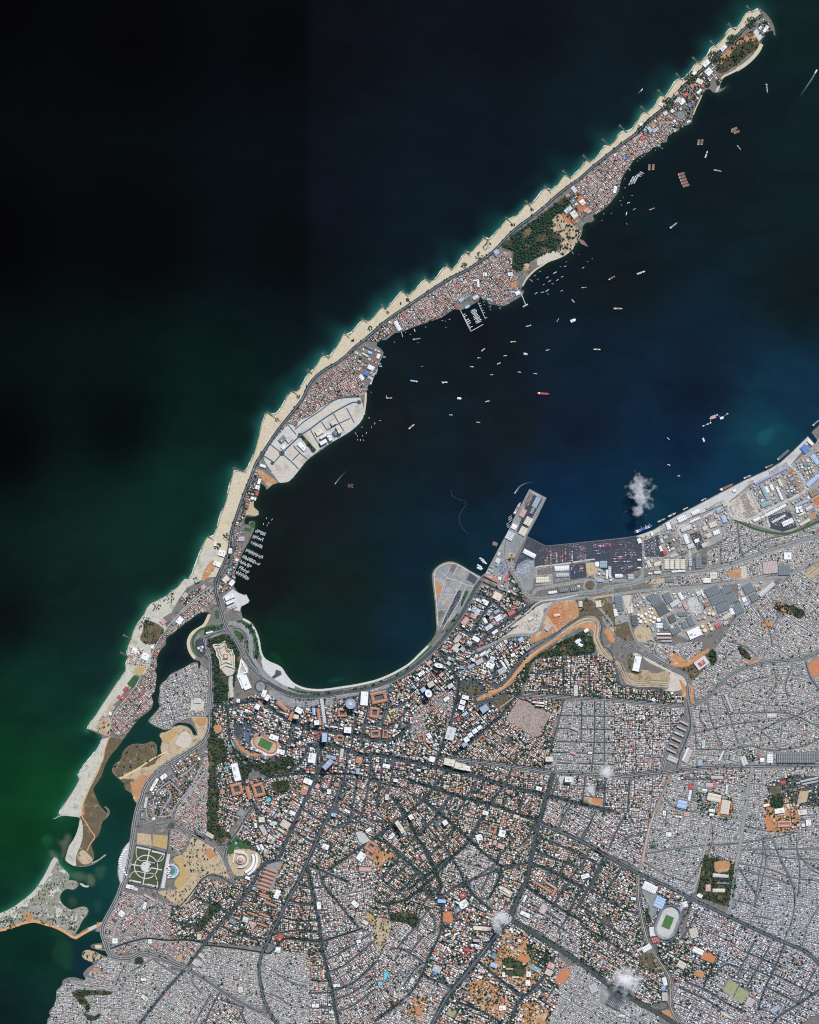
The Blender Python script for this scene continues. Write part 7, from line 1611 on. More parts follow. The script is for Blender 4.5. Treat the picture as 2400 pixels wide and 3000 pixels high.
def big_mesh(name, co, loops, starts, tint, mat, label):
    me = bpy.data.meshes.new(name)
    me.vertices.add(len(co))
    me.vertices.foreach_set('co', co.astype(np.float32).ravel())
    me.loops.add(len(loops))
    me.loops.foreach_set('vertex_index', loops.astype(np.int32))
    me.polygons.add(len(starts))
    me.polygons.foreach_set('loop_start', starts.astype(np.int32))
    me.update(calc_edges=True)
    at = me.attributes.new('tint', 'FLOAT_COLOR', 'FACE')
    at.data.foreach_set('color', np.concatenate([np.clip(tint, 0, 1), np.ones((len(tint), 1))], 1).astype(np.float32).ravel())
    me.materials.append(MAT[mat])
    o = bpy.data.objects.new(name, me)
    o['kind'] = 'stuff'
    o['label'] = label
    link(o)
    return o
def boxes(name, B, label):
    """every row of B becomes a small house; flat ones are boxes, pitched ones carry a ridge roof"""
    g = np.random.default_rng(3)
    co, lo, stt, tn = [], [], [], []
    voff = loff = 0
    for pitched in (False, True):
        b = B[(B[:, 6] > .5) == pitched]
        n = len(b)
        if not n:
            continue
        a = -np.radians(b[:, 4])
        W, H = b[:, 2] * S / 2, b[:, 3] * S / 2
        if pitched:
            sw = H > W
            a = np.where(sw, a + np.pi / 2, a)
            W, H = np.where(sw, H, W), np.where(sw, W, H)
        c, s = np.cos(a), np.sin(a)
        X0, Y0 = wx(b[:, 0]), wy(b[:, 1])
        def pt(sx, sy, z):
            return np.stack([X0 + sx * W * c - sy * H * s, Y0 + sx * W * s + sy * H * c, z], 1)
        z1 = Z0 + b[:, 5]
        zb = np.full(n, Z0)
        vs = [pt(sx, sy, zb) for sx, sy in ((-1, -1), (1, -1), (1, 1), (-1, 1))] + [pt(sx, sy, z1) for sx, sy in ((-1, -1), (1, -1), (1, 1), (-1, 1))]
        roof = b[:, 7:10]
        wall = np.clip(.30 + .25 * g.random((n, 1)), 0, 1) * np.array([[1, .95, .88]])
        if pitched:
            zr = z1 + H * .55
            vs += [pt(-1, 0, zr), pt(1, 0, zr)]
            fl = [(4, 5, 9, 8), (6, 7, 8, 9), (0, 1, 5, 4), (2, 3, 7, 6), (1, 2, 6, 9, 5), (3, 0, 4, 8, 7)]
            ts = [roof, roof * .97, wall, wall, wall, wall]
        else:
            fl = [(4, 5, 6, 7), (0, 1, 5, 4), (1, 2, 6, 5), (2, 3, 7, 6), (3, 0, 4, 7)]
            ts = [roof, wall, wall, wall, wall]
        nv = len(vs)
        co.append(np.stack(vs, 1).reshape(-1, 3))
        flat = np.concatenate([np.array(f) for f in fl])
        lens = np.array([len(f) for f in fl])
        base = voff + np.arange(n)[:, None] * nv
        lo.append((base + flat[None]).ravel())
        st0 = np.concatenate([[0], np.cumsum(lens)[:-1]])
        stt.append((loff + np.arange(n)[:, None] * lens.sum() + st0[None]).ravel())
        tn.append(np.stack(ts, 1).reshape(-1, 3))
        voff += n * nv
        loff += n * lens.sum()
    return big_mesh(name, np.concatenate(co), np.concatenate(lo), np.concatenate(stt), np.concatenate(tn), 'tint', label)
rest = HB[~single]
rd = dense[~single]
boxes('settlement_houses', rest[rd], 'countless small houses of the dense low settlements')
boxes('town_houses', rest[~rd], 'countless smaller houses and sheds of the town quarters')
print('house triangles', int((HB[:, 6] < .5).sum() * 10 + (HB[:, 6] > .5).sum() * 14)); print('houses', len(HB), 'singles', int(single.sum()))

# ------------------------------------------------------------------ trees
tg = np.random.default_rng(8)
for q, dens in P:
    a = np.array(q)
    fl = fill(q)
    if fl is None:
        continue
    ys, xs = np.nonzero(fl[2])
    x0, y0 = fl[1].start - MG, fl[0].start - MG
    n = int(len(xs) * dens / 5.0)
    if n == 0:
        continue
    pick = tg.integers(0, len(xs), n)
    X, Y = x0 + xs[pick] + tg.random(n), y0 + ys[pick] + tg.random(n)
    if dens >= .9:
        keep = (np.sin(X / 14 + 2 * np.sin(Y / 23)) * np.sin(Y / 11 + 1.5 * np.sin(X / 19)) + tg.normal(0, .25, n)) > -.28
        X, Y = X[keep], Y[keep]
    else:
        keep = (np.sin(X / 6.3 + Y / 9.1) * np.sin(Y / 7.7 - X / 11.0) + tg.normal(0, .5, n)) > -.15
        X, Y = X[keep], Y[keep]
    TREES += list(zip(X, Y, .9 + 2.2 * tg.random(len(X)) ** 1.8))
for q, w, dens in ROAD_TREES:
    p = np.array(q)
    d = np.gradient(p, axis=0)
    d /= np.linalg.norm(d, axis=1)[:, None] + 1e-9
    nr = np.stack([-d[:, 1], d[:, 0]], 1)
    for sgn in (-1, 1):
        for i in range(len(p)):
            for j in range(4):
                if tg.random() < dens * .62:
                    pos = p[i] + d[i] * tg.uniform(0, 9) + nr[i] * sgn * (w / 2 + tg.uniform(-.9, 1.2))
                    TREES.append((pos[0], pos[1], tg.uniform(1.4, 2.7)))
for (t_, u, v_, n, rad) in (('A', 120, 1240, 60, 110), ('A', 300, 1180, 40, 90), ('A', 420, 1280, 40, 80), ('A', 560, 1250, 40, 70), ('A', 380, 1040, 40, 70), ('A', 500, 950, 20, 60), ('A', 60, 1300, 40, 60), ('A', 620, 1330, 30, 40), ('F', 1150, 190, 50, 50), ('F', 1000, 350, 70, 60), ('F', 850, 480, 70, 60), ('F', 650, 660, 80, 60), ('F', 450, 870, 60, 50), ('F', 750, 700, 60, 60), ('F', 640, 800, 40, 60), ('F', 250, 1080, 40, 60), ('F', 880, 690, 20, 30),
                          ('B', 850, 430, 30, 50), ('B', 740, 510, 20, 40), ('B', 640, 650, 50, 60), ('B', 600, 1350, 20, 25), ('B', 1080, 290, 16, 30), ('D', 385, 1145, 14, 16), ('D', 790, 828, 6, 10), ('D', 850, 805, 14, 20), ('D', 530, 1040, 12, 20), ('D', 680, 905, 8, 12), ('D', 1330, 515, 24, 30), ('D', 1450, 430, 20, 30), ('D', 1520, 350, 20, 40), ('E', 440, 890, 14, 20), ('E', 600, 760, 10, 14), ('C', 610, 520, 10, 16), ('C', 790, 320, 10, 16), ('C', 180, 1500, 20, 30), ('C', 660, 640, 40, 50), ('C', 110, 1580, 30, 30),
                          ('I', 430, 480, 30, 30), ('I', 400, 250, 40, 40), ('K', 1150, 920, 50, 35), ('K', 330, 1650, 40, 40), ('K', 180, 1330, 40, 35), ('K', 1100, 880, 30, 40), ('K', 540, 1400, 16, 20)):
    for i in range(n * (2 if t_ == 'F' else 1)):
        a, r_ = tg.uniform(0, 6.283), rad * math.sqrt(tg.random())
        x, y = conv(t_, u + r_ * math.cos(a), v_ + r_ * math.sin(a))
        TREES.append((x, y, tg.uniform(1.0, 2.3)))
# garden trees between the houses of the leafier quarters
for k, (ty, ang, path, gm) in enumerate(DIST):
    if ty in 'RCVGS':
        ys, xs = np.nonzero((DID == k) & ~NOBUILD)
        n = len(xs) // {'R': 42, 'C': 70, 'V': 60, 'G': 120, 'S': 55}[ty]
        if n:
            pick = tg.integers(0, len(xs), n)
            X, Y = xs[pick] - MG + .5, ys[pick] - MG + .5
            kp = (np.sin(X / 23 + 2 * np.sin(Y / 31)) * np.sin(Y / 19 + 1.5 * np.sin(X / 27)) + tg.normal(0, .5, n)) > -.2
            TREES += list(zip(X[kp], Y[kp], tg.uniform(1.4, 3.1, int(kp.sum()))))
# single trees in the settlements
for k, (ty, ang, path, gm) in enumerate(DIST):
    if ty in 'MP':
        ys, xs = np.nonzero(DID == k)
        n = len(xs) // 420
        pick = tg.integers(0, len(xs), n)
        TREES += [(xs[i] - MG + .5, ys[i] - MG + .5, tg.uniform(1.2, 3.0)) for i in pick]
T = np.array(TREES)
ix, iy = np.clip((T[:, 0] + MG).astype(int), 0, GW - 1), np.clip((T[:, 1] + MG).astype(int), 0, GH - 1)
T = T[LAND[iy, ix] & ~NOTREE[iy, ix] & (T[:, 0] > -MG) & (T[:, 0] < 2400 + MG) & (T[:, 1] > -MG) & (T[:, 1] < 3000 + MG)]
print('trees', len(T))
phi = (1 + 5 ** .5) / 2
ICO = np.array([(-1, phi, 0), (1, phi, 0), (-1, -phi, 0), (1, -phi, 0), (0, -1, phi), (0, 1, phi), (0, -1, -phi), (0, 1, -phi), (phi, 0, -1), (phi, 0, 1), (-phi, 0, -1), (-phi, 0, 1)]) / math.sqrt(1 + phi * phi)
ICF = np.array([(0, 11, 5), (0, 5, 1), (0, 1, 7), (0, 7, 10), (0, 10, 11), (1, 5, 9), (5, 11, 4), (11, 10, 2), (10, 7, 6), (7, 1, 8), (3, 9, 4), (3, 4, 2), (3, 2, 6), (3, 6, 8), (3, 8, 9), (4, 9, 5), (2, 4, 11), (6, 2, 10), (8, 6, 7), (9, 8, 1)])
order = np.argsort(-T[:, 2] - 9 * ((T[:, 0] > 3) & (T[:, 0] < 2397) & (T[:, 1] > 3) & (T[:, 1] < 2997)))
lone, mass = T[order[:290]], T[order[290:]]
n = len(mass)
jit = tg.uniform(.6, 1.25, (n, 12, 1))
rr = mass[:, 2] * S
co = ICO[None] * jit * np.stack([rr, rr, rr * .9], 1)[:, None, :]
rot = tg.uniform(0, 6.28, n)
cx = co[:, :, 0] * np.cos(rot)[:, None] - co[:, :, 1] * np.sin(rot)[:, None]
cy = co[:, :, 0] * np.sin(rot)[:, None] + co[:, :, 1] * np.cos(rot)[:, None]
co = np.stack([cx + wx(mass[:, 0])[:, None], cy + wy(mass[:, 1])[:, None], co[:, :, 2] + (Z0 + rr * 1.15)[:, None]], 2).reshape(-1, 3)
lo = (np.arange(n)[:, None, None] * 12 + ICF[None]).ravel()
base = np.array([.023, .058, .036]) * tg.uniform(.55, 1.8, (n, 1)) * tg.uniform(.85, 1.15, (n, 3))
tn = np.repeat(base, 20, 0) * tg.uniform(.75, 1.25, (n * 20, 1))
big_mesh('tree_cover', co, lo, np.arange(0, len(lo), 3), tn, 'leaf', 'green tree cover of gardens, avenues, slopes and forest')
# the largest trees stand alone: trunk with limbs and a crown of leaf clumps
CROWN, TRUNK = [], []
for k in range(5):
    r_ = random.Random(40 + k)
    v, f = [], []
    for c_ in range(9):
        a, d = r_.uniform(0, 6.28), r_.uniform(.15, .68) if c_ else 0
        ox, oy, oz, sc = d * math.cos(a), d * math.sin(a), r_.uniform(.9, 1.45), r_.uniform(.3, .5)
        b0 = len(v)
        v += [(ox + p[0] * sc * r_.uniform(.7, 1.25), oy + p[1] * sc * r_.uniform(.7, 1.25), oz + p[2] * sc * .8 * r_.uniform(.7, 1.2)) for p in ICO]
        f += [tuple(b0 + i for i in t_) for t_ in ICF]
    me = bpy.data.meshes.new('crown'); me.from_pydata(v, [], f)
    at = me.attributes.new('tint', 'FLOAT_COLOR', 'FACE')
    for i_ in range(len(f)):
        s_ = r_.uniform(.6, 1.5)
        at.data[i_].color = (.03 * s_, .06 * s_, .036 * s_, 1)
    me.materials.append(MAT['leaf']); CROWN.append(me)
    v, f = [], []
    for (z, rad_, ox) in ((0, .085, 0), (.5, .06, .02), (.95, .035, .03)):
        v += [(ox + rad_ * math.cos(i * math.pi / 3), rad_ * math.sin(i * math.pi / 3), z) for i in range(6)]
    f = [(j * 6 + i, j * 6 + (i + 1) % 6, (j + 1) * 6 + (i + 1) % 6, (j + 1) * 6 + i) for j in range(2) for i in range(6)]
    for l_ in range(3):
        a = l_ * 2.1 + k
        b0 = len(v)
        for (d, z, rad_) in ((.02, .6, .035), (.4, 1.0, .018)):
            v += [(d * math.cos(a) + rad_ * math.cos(i * 2.094), d * math.sin(a) + rad_ * math.sin(i * 2.094), z) for i in range(3)]
        f += [(b0 + i, b0 + (i + 1) % 3, b0 + 3 + (i + 1) % 3, b0 + 3 + i) for i in range(3)]
    me = bpy.data.meshes.new('trunk'); me.from_pydata(v, [], f); me.materials.append(MAT['trunk']); TRUNK.append(me)
for i, (x, y, r_) in enumerate(lone):
    t = thing('tree', ('broad dark green tree', 'round green tree', 'spreading green tree')[i % 3], 'tree', x, y, 'large single trees')
    rr_ = r_ * S * 1.12
    t.scale = (rr_, rr_, rr_)
    t.rotation_euler = (0, 0, i * 1.3)
    for nm_, me in (('trunk', TRUNK[i % 5]), ('crown', CROWN[i % 5])):
        link(bpy.data.objects.new(nm_, me), t)
# graves of the cemetery
gq = pp('J 930,290 1180,402 1098,575 1035,590 820,448')
fl = fill(gq)
ys, xs = np.nonzero(fl[2])
gg = np.random.default_rng(77)
n = 2600
pk = gg.integers(0, len(xs), n)
gx_, gy_ = xs[pk] + fl[1].start - MG + gg.random(n), ys[pk] + fl[0].start - MG + gg.random(n)
c_, s_ = math.cos(math.radians(30)), math.sin(math.radians(30))
uu, vv = gx_ * c_ + gy_ * s_, -gx_ * s_ + gy_ * c_
keep = (np.mod(uu, 13) > 1.3) & (np.mod(vv, 17) > 1.3)
gx_, gy_ = gx_[keep], gy_[keep]
n = len(gx_)
gc = np.array([(.62, .52, .48), (.35, .27, .24), (.7, .68, .66), (.2, .15, .13)])[gg.choice(4, n, p=[.35, .3, .15, .2])]
boxes('graves', np.concatenate([np.stack([gx_, gy_, gg.uniform(.7, 1.7, n), gg.uniform(.5, 1.0, n), np.full(n, 30.0), gg.uniform(1, 2.4, n), np.zeros(n)], 1), gc, np.zeros((n, 2))], 1), 'small graves of the walled cemetery')
# ------------------------------------------------------------------ groynes of dark rock along the island beach
def rubble_bar(name, pts, w0, w1, label, h=2.6, mat='rock', cat='groyne', group='rock groynes of the island beach'):
    p = crom(pts, 1.5) if len(pts) > 2 else [tuple(np.array(pts[0]) + (np.array(pts[1]) - np.array(pts[0])) * i / 12) for i in range(13)]
    p = np.array(p)
    d = np.gradient(p, axis=0)
    d /= np.linalg.norm(d, axis=1)[:, None] + 1e-9
    nr = np.stack([-d[:, 1], d[:, 0]], 1)
    r_ = random.Random(int(pts[0][0] * 7))
    x, y = p[len(p) // 2]
    t = thing(name, label, cat, x, y, group, z=0)
    v, f = [], []
    m = len(p)
    for i in range(m):
        k = i / (m - 1)
        w = (w0 * (1 - k) + w1 * k) * S * (1.0 + (.35 if k < .25 and w0 > w1 else 0)) * r_.uniform(.85, 1.2)
        for sgn, kk, z in ((-1, .5, -1), (-1, .3, h * r_.uniform(.7, 1.1)), (1, .3, h * r_.uniform(.7, 1.1)), (1, .5, -1)):
            q = p[i] + nr[i] * sgn * kk * w / S
            v.append(((q[0] - x) * S, (y - q[1]) * S, z))
    for i in range(m - 1):
        for j in range(3):
            f.append((i * 4 + j, i * 4 + 4 + j, i * 4 + 5 + j, i * 4 + 1 + j))
    f += [(0, 1, 2, 3), tuple((m - 1) * 4 + j for j in (3, 2, 1, 0))]
    mesh_obj('armour_bank', v, f, mat, t)
    v, f = [], []
    for i in range(0, m, 2):
        for s_ in (-1, 1):
            q = p[i] + nr[i] * s_ * r_.uniform(.05, .25) * (w0 * (1 - i / m) + w1 * i / m)
            local_box(v, f, (q[0] - x) * S, (y - q[1]) * S, r_.uniform(2, 3.6), r_.uniform(2, 3.6), h * .5, h + r_.uniform(.3, 1.4), r_.uniform(0, 3))
    mesh_obj('boulder_crest', v, f, mat, t)
for q in ('C 38,1508 75,1530', 'C 235,925 290,940 350,962', 'C 520,452 590,500 640,535', 'C 733,275 770,300 800,330', 'C 872,100 905,130', 'D 5,1402 40,1425', 'D 138,1262 185,1300', 'D 318,1085 355,1125', 'D 468,968 505,1000', 'D 632,852 665,885', 'D 812,735 848,772', 'D 996,622 1032,660', 'D 1180,512 1218,555', 'D 1338,400 1372,435', 'D 1490,275 1528,312', 'D 1682,118 1725,160',
          'E 558,700 600,755', 'E 715,575 760,620', 'E 872,445 925,500', 'E 1042,315 1092,365', 'E 1205,178 1258,225', 'E 1348,62 1396,112', 'F 55,1068 105,1118', 'F 235,910 290,965', 'F 380,772 432,825', 'F 532,632 580,682', 'F 672,497 728,548', 'F 820,357 868,402', 'F 970,212 1022,257', 'F 1125,62 1168,105', 'B 478,757 535,785', 'B 455,905 512,935'):
    q = pp(q)
    h0 = (q[0][0] + .3 * (q[0][0] - q[-1][0]), q[0][1] + .3 * (q[0][1] - q[-1][1])) if len(q) == 2 else q[0]
    rubble_bar('groyne', [h0] + q[1:], 6.4, 3.4, 'dark rock groyne')
rubble_bar('seawall', pp('F 1218,68 1262,102 1302,145 1335,200 1350,250 1355,298'), 3, 3, 'dark rock seawall around the island tip', cat='seawall', group=None)
rubble_bar('groyne', pp('B 280,1595 230,1570 165,1540'), 3, 3, 'low rock groyne at the southern hut village', group=None)
rubble_bar('jetty', pp('A 775,800 830,775 893,730'), 3, 3, 'pale sandy jetty at the end of the spit', mat='pale', cat='jetty', group=None)
rubble_bar('groyne', pp('A 455,428 520,402 600,405 675,415'), 2.2, 2.2, 'low pale groyne across the sand spit', mat='pale', group=None)
rubble_bar('groyne', pp('F 870,780 905,765 948,728'), 2.5, 1.5, 'curved groyne at the small eastern beach', group=None)

# ------------------------------------------------------------------ vessels
def hull_mesh(L, Bm, h, rake=.22):
    """pointed bow at +x, square stern"""
    out = [(-L / 2, -Bm / 2), (L / 2 - L * rake, -Bm / 2), (L / 2 - L * rake * .4, -Bm * .3), (L / 2, 0), (L / 2 - L * rake * .4, Bm * .3), (L / 2 - L * rake, Bm / 2), (-L / 2, Bm / 2)]
    n = len(out)
    v = [(x * .96, y * .85, -.8) for x, y in out] + [(x, y, h) for x, y in out]
    f = [(i, (i + 1) % n, n + (i + 1) % n, n + i) for i in range(n)]
    d = [(x * .95, y * .9, h + .05) for x, y in out]
    return v, f, d, [tuple(range(n))]
SHIPW = dict(cargo='cargo ship', barge='barge', supply='supply vessel', yacht='yacht', boat='fishing boat', tanker='tanker', cont='container ship', navy='patrol ship', cat='catamaran', ferry='speedboat')
def ship(tile, u, v_, length, ang, kind, hull='slate', deck='grey', beam=None, group=None, label=None, desc=None):
    x, y = conv(tile, u, v_)
    L = length / tk(tile) * S * (.86 if kind in ('boat', 'supply') else 1)
    Bm = (beam / tk(tile) * S) if beam else L * {'cargo': .17, 'barge': .42, 'supply': .18, 'yacht': .27, 'boat': .22, 'tanker': .16, 'cont': .15, 'navy': .15, 'cat': .5, 'ferry': .34}[kind]
    t = thing({'cargo': 'cargo_ship', 'cont': 'container_ship', 'boat': 'fishing_boat', 'ferry': 'speedboat', 'cat': 'catamaran', 'supply': 'supply_vessel', 'navy': 'patrol_ship'}.get(kind, kind), desc or f'{WORDS[deck if kind in ("yacht", "boat", "cat", "ferry") else hull]} {SHIPW[kind]}', 'ship' if kind in ('cargo', 'supply', 'tanker', 'cont', 'navy') else kind if kind in ('barge', 'yacht') else 'boat', x, y, group or ('ships at anchor in the bay' if L > 40 else 'small boats on the water'), z=0, label=label)
    t.rotation_euler = (0, 0, -math.radians(ang))
    h = max(1.2, min(7, L * .06))
    v, f, d, df = hull_mesh(L, Bm, h, .04 if kind == 'barge' else .26)
    mesh_obj('hull', v, f, 'roof_' + hull, t)
    mesh_obj('deck', d, df, 'roof_' + deck, t)
    v, f = [], []
    if kind in ('cargo', 'tanker', 'cont', 'supply', 'navy'):
        bx = -L * .36 if kind != 'supply' else L * .22
        local_box(v, f, bx, 0, L * .12, Bm * .86, h, h + 9)
        local_box(v, f, bx + L * .01, 0, L * .06, Bm * .95, h + 9, h + 12)
        mesh_obj('bridge', v, f, 'roof_white', t)
        v, f = [], []
        local_box(v, f, bx - L * .045, 0, L * .03, Bm * .3, h + 9, h + 15)
        mesh_obj('funnel', v, f, 'roof_' + ('red' if hull != 'red' else 'white'), t)
        if kind == 'cargo':
            for k in range(3):
                v, f = [], []
                local_box(v, f, -L * .18 + k * L * .19, 0, L * .15, Bm * .62, h, h + 1.6)
                mesh_obj('hatch', v, f, 'roof_' + ('brown' if k % 2 else deck), t)
            v, f = [], []
            for k in range(2):
                local_box(v, f, -L * .085 + k * L * .19, 0, 1.4, 1.4, h, h + 11)
                local_box(v, f, -L * .085 + k * L * .19, 0, 1.0, Bm * .7, h + 8, h + 8.8)
            mesh_obj('derrick', v, f, 'roof_cream', t)
        elif kind == 'tanker':
            v, f = [], []
            local_box(v, f, L * .06, 0, L * .62, 1.6, h, h + 1.8)
            local_box(v, f, L * .06, 0, 4, Bm * .8, h, h + 2.2)
            mesh_obj('pipe_deck', v, f, 'roof_brown', t)
        elif kind == 'cont':
            r_ = random.Random(9)
            for k in range(9):
                v, f = [], []
                for j in range(5):
                    local_box(v, f, -L * .25 + k * L * .075, (j - 2) * Bm * .185, L * .066, Bm * .165, h, h + r_.choice((2.6, 5.2, 7.8)))
                mesh_obj('container_bay', v, f, 'roof_' + r_.choice(('blue', 'lilac', 'red', 'white', 'bluegrey', 'blue')), t)
            v, f = [], []
            for k in (-.12, .12, .33):
                local_box(v, f, L * k + 3, Bm * .35, 1.6, 1.6, h, h + 24)
                local_box(v, f, L * k + 3, Bm * .75, 1.4, Bm * .9, h + 22, h + 23.4)
            mesh_obj('deck_crane', v, f, 'roof_cream', t)
        elif kind == 'supply':
            v, f = [], []
            for k in range(4):
                local_box(v, f, -L * .4 + k * L * .12, (k % 2 - .5) * Bm * .3, L * .08, Bm * .3, h, h + 2.6)
            mesh_obj('deck_cargo', v, f, 'roof_' + ('lightblue' if hull in ('blue', 'bluegrey') else 'tan'), t)
        else:
            v, f = [], []
            local_box(v, f, L * .1, 0, L * .3, Bm * .55, h, h + 4)
            mesh_obj('deckhouse', v, f, 'roof_pale', t)
    elif kind == 'barge':
        for k in range(3):
            local_box(v, f, -L * .3 + k * L * .3, 0, L * .26, Bm * .72, h, h + 1.2 + .3 * k)
        mesh_obj('cargo_hold', v, f, 'roof_' + hull, t)
        v, f = [], []
        local_box(v, f, -L * .46, 0, L * .06, Bm * .6, h, h + 3)
        mesh_obj('winch_house', v, f, 'roof_pale', t)
    else:
        local_box(v, f, -L * .1, 0, L * .36, Bm * .6, h, h + 1.7)
        if L > 14:
            local_box(v, f, -L * .06, 0, L * .2, Bm * .5, h + 1.7, h + 3.2)
        mesh_obj('cabin', v, f, 'roof_' + ('pale' if kind == 'boat' or deck == 'white' else 'white'), t)
    return t
def wake(tile, pts, w0, w1, label):
    p = crom(pp(tile + ' ' + pts), 4)
    n = len(p)
    w = [w0 + (w1 - w0) * i / (n - 1) for i in range(n)]
    v, f = ribbon_mesh(p, w, .2)
    m = bpy.data.materials.get('wake_foam')
    if m is None:
        m, nt, b = new_mat('wake_foam')
        b.inputs['Base Color'].default_value = (.22, .34, .35, 1)
        g = nt.nodes.new('ShaderNodeNewGeometry')
        nz = nt.nodes.new('ShaderNodeTexNoise'); nz.inputs['Scale'].default_value = .12; nz.inputs['Detail'].default_value = 5
        nt.links.new(g.outputs['Position'], nz.inputs['Vector'])
        a = nt.nodes.new('ShaderNodeAttribute'); a.attribute_name = 'fade'
        mu = nt.nodes.new('ShaderNodeMath'); mu.operation = 'MULTIPLY'
        nt.links.new(nz.outputs['Fac'], mu.inputs[0]); nt.links.new(a.outputs['Fac'], mu.inputs[1])
        nt.links.new(mu.outputs[0], b.inputs['Alpha'])
    o = mesh_obj('wake', v, f, m, kind='stuff')
    at = o.data.attributes.new('fade', 'FLOAT', 'POINT')
    for i in range(n):
        k = max(0.0, 1.0 - i / (n - 1)) ** 1.6 * 1.3
        at.data[2 * i].value = k
        at.data[2 * i + 1].value = k
    o['label'] = label
for a in (('F', 1285, 745, 82, 82, 'cargo', 'green', 'teal'), ('F', 775, 1300, 76, -72, 'supply', 'blue', 'white'), ('F', 1050, 1245, 52, 50, 'cargo', 'slate', 'grey'), ('F', 872, 1438, 72, 10, 'cargo', 'green', 'teal'), ('F', 498, 1900, 88, -38, 'cargo', 'slate', 'teal'), ('F', 318, 1760, 56, -22, 'cargo', 'brown', 'orange'), ('F', 170, 1762, 32, -35, 'supply', 'bluegrey', 'white'), ('F', 120, 1708, 26, -20, 'yacht', 'white', 'white'), ('F', 103, 1798, 30, -76, 'yacht', 'white', 'white'),
          ('E', 1520, 1290, 92, -20, 'supply', 'bluegrey', 'pale'), ('E', 1273, 1335, 72, -30, 'cargo', 'red', 'brown'), ('E', 1040, 1416, 46, -5, 'cargo', 'red', 'pink'), ('E', 1327, 1593, 82, 0, 'cargo', 'tan', 'pink'), ('E', 1150, 1937, 64, 2, 'cargo', 'tan', 'cream'), ('E', 947, 1530, 44, 50, 'supply', 'slate', 'white'), ('E', 818, 1690, 42, -55, 'supply', 'slate', 'grey'), ('E', 948, 1692, 50, -22, 'cat', 'white', 'white'), ('E', 573, 1738, 62, -15, 'supply', 'blue', 'lightblue'), ('E', 733, 1942, 40, -15, 'supply', 'slate', 'white'),
          ('E', 548, 1975, 40, 10, 'cat', 'blue', 'bluegrey'), ('E', 442, 1872, 52, -5, 'cargo', 'green', 'yellow'), ('E', 376, 1990, 36, -5, 'boat', 'teal', 'pale'), ('E', 188, 1940, 42, -35, 'boat', 'slate', 'pale'), ('E', 157, 2008, 36, 5, 'boat', 'slate', 'white'), ('E', 322, 2055, 40, -25, 'boat', 'teal', 'white'), ('E', 95, 2083, 36, 5, 'boat', 'blue', 'white'), ('E', 262, 2150, 32, 0, 'boat', 'slate', 'pale'), ('E', 495, 2128, 32, 5, 'boat', 'slate', 'white'), ('E', 630, 2141, 36, 5, 'boat', 'teal', 'pale'),
          ('D', 903, 1485, 82, 10, 'supply', 'blue', 'lightblue'), ('D', 1165, 1495, 40, -5, 'yacht', 'white', 'white'), ('D', 1140, 1497, 22, 60, 'yacht', 'white', 'white'), ('D', 692, 1628, 56, -3, 'cargo', 'brown', 'tan'), ('D', 880, 1868, 72, -40, 'cargo', 'slate', 'tan'), ('D', 1213, 1770, 36, 3, 'boat', 'slate', 'pale'), ('D', 1283, 1630, 38, 5, 'cat', 'blue', 'white'), ('D', 1520, 1655, 46, -12, 'boat', 'slate', 'pale'), ('D', 1443, 1832, 42, 8, 'boat', 'slate', 'bluegrey'),
          ('D', 1450, 1290, 36, -5, 'boat', 'slate', 'pale'), ('D', 1485, 1220, 46, -40, 'boat', 'slate', 'pale'), ('D', 925, 1130, 76, -10, 'cargo', 'slate', 'slate'), ('D', 545, 1483, 78, -70, 'navy', 'bluegrey', 'pale'), ('D', 585, 1405, 62, -70, 'navy', 'teal', 'teal'), ('D', 612, 1336, 36, 12, 'navy', 'bluegrey', 'bluegrey'), ('D', 616, 1350, 36, 12, 'navy', 'bluegrey', 'bluegrey'), ('D', 620, 1363, 36, 12, 'navy', 'bluegrey', 'bluegrey'), ('D', 648, 1276, 30, 12, 'navy', 'slate', 'bluegrey'), ('D', 652, 1287, 30, 12, 'navy', 'slate', 'bluegrey'), ('D', 906, 1058, 26, 75, 'yacht', 'white', 'white'), ('D', 970, 1360, 26, -15, 'boat', 'slate', 'slate'),
          ('O', 1593, 1153, 38, 4, 'tanker', 'red', 'red'), ('H', 455, 245, 36, 40, 'supply', 'white', 'white'), ('H', 752, 255, 36, 72, 'barge', 'white', 'white'), ('H', 460, 466, 26, 15, 'yacht', 'white', 'white'), ('H', 545, 558, 22, -5, 'ferry', 'white', 'white')):
    ship(*a)
for a in (('H', 247, 1003, 166, -22, 'cont', 'teal', 'slate'), ('H', 398, 932, 78, -25, 'cargo', 'slate', 'grey'), ('H', 486, 886, 84, -26, 'cargo', 'slate', 'pale'), ('H', 600, 833, 58, -27, 'supply', 'yellow', 'white'), ('H', 753, 757, 58, -27, 'supply', 'yellow', 'white'), ('H', 946, 652, 138, -25, 'tanker', 'red', 'brown'), ('H', 1120, 566, 78, -24, 'cargo', 'bluegrey', 'grey'), ('H', 1304, 476, 82, -24, 'cargo', 'brown', 'slate'), ('H', 1424, 380, 132, -41, 'barge', 'dgrey', 'dgrey', 26), ('H', 1697, 112, 84, -41, 'cargo', 'slate', 'teal'),
          ('G', 908, 400, 126, -62, 'cargo', 'pink', 'pinkgrey'), ('G', 846, 472, 44, -40, 'supply', 'teal', 'pale'), ('G', 850, 488, 48, -40, 'supply', 'slate', 'pale'), ('G', 854, 505, 44, -40, 'supply', 'teal', 'grey'), ('G', 828, 528, 40, -30, 'boat', 'dgrey', 'slate'), ('G', 832, 543, 40, -30, 'boat', 'dgrey', 'slate'), ('G', 836, 556, 36, -30, 'boat', 'dgrey', 'slate'), ('G', 722, 700, 42, 22, 'barge', 'brown', 'brown', 34)):
    ship(*a, group='ships moored at the quay')
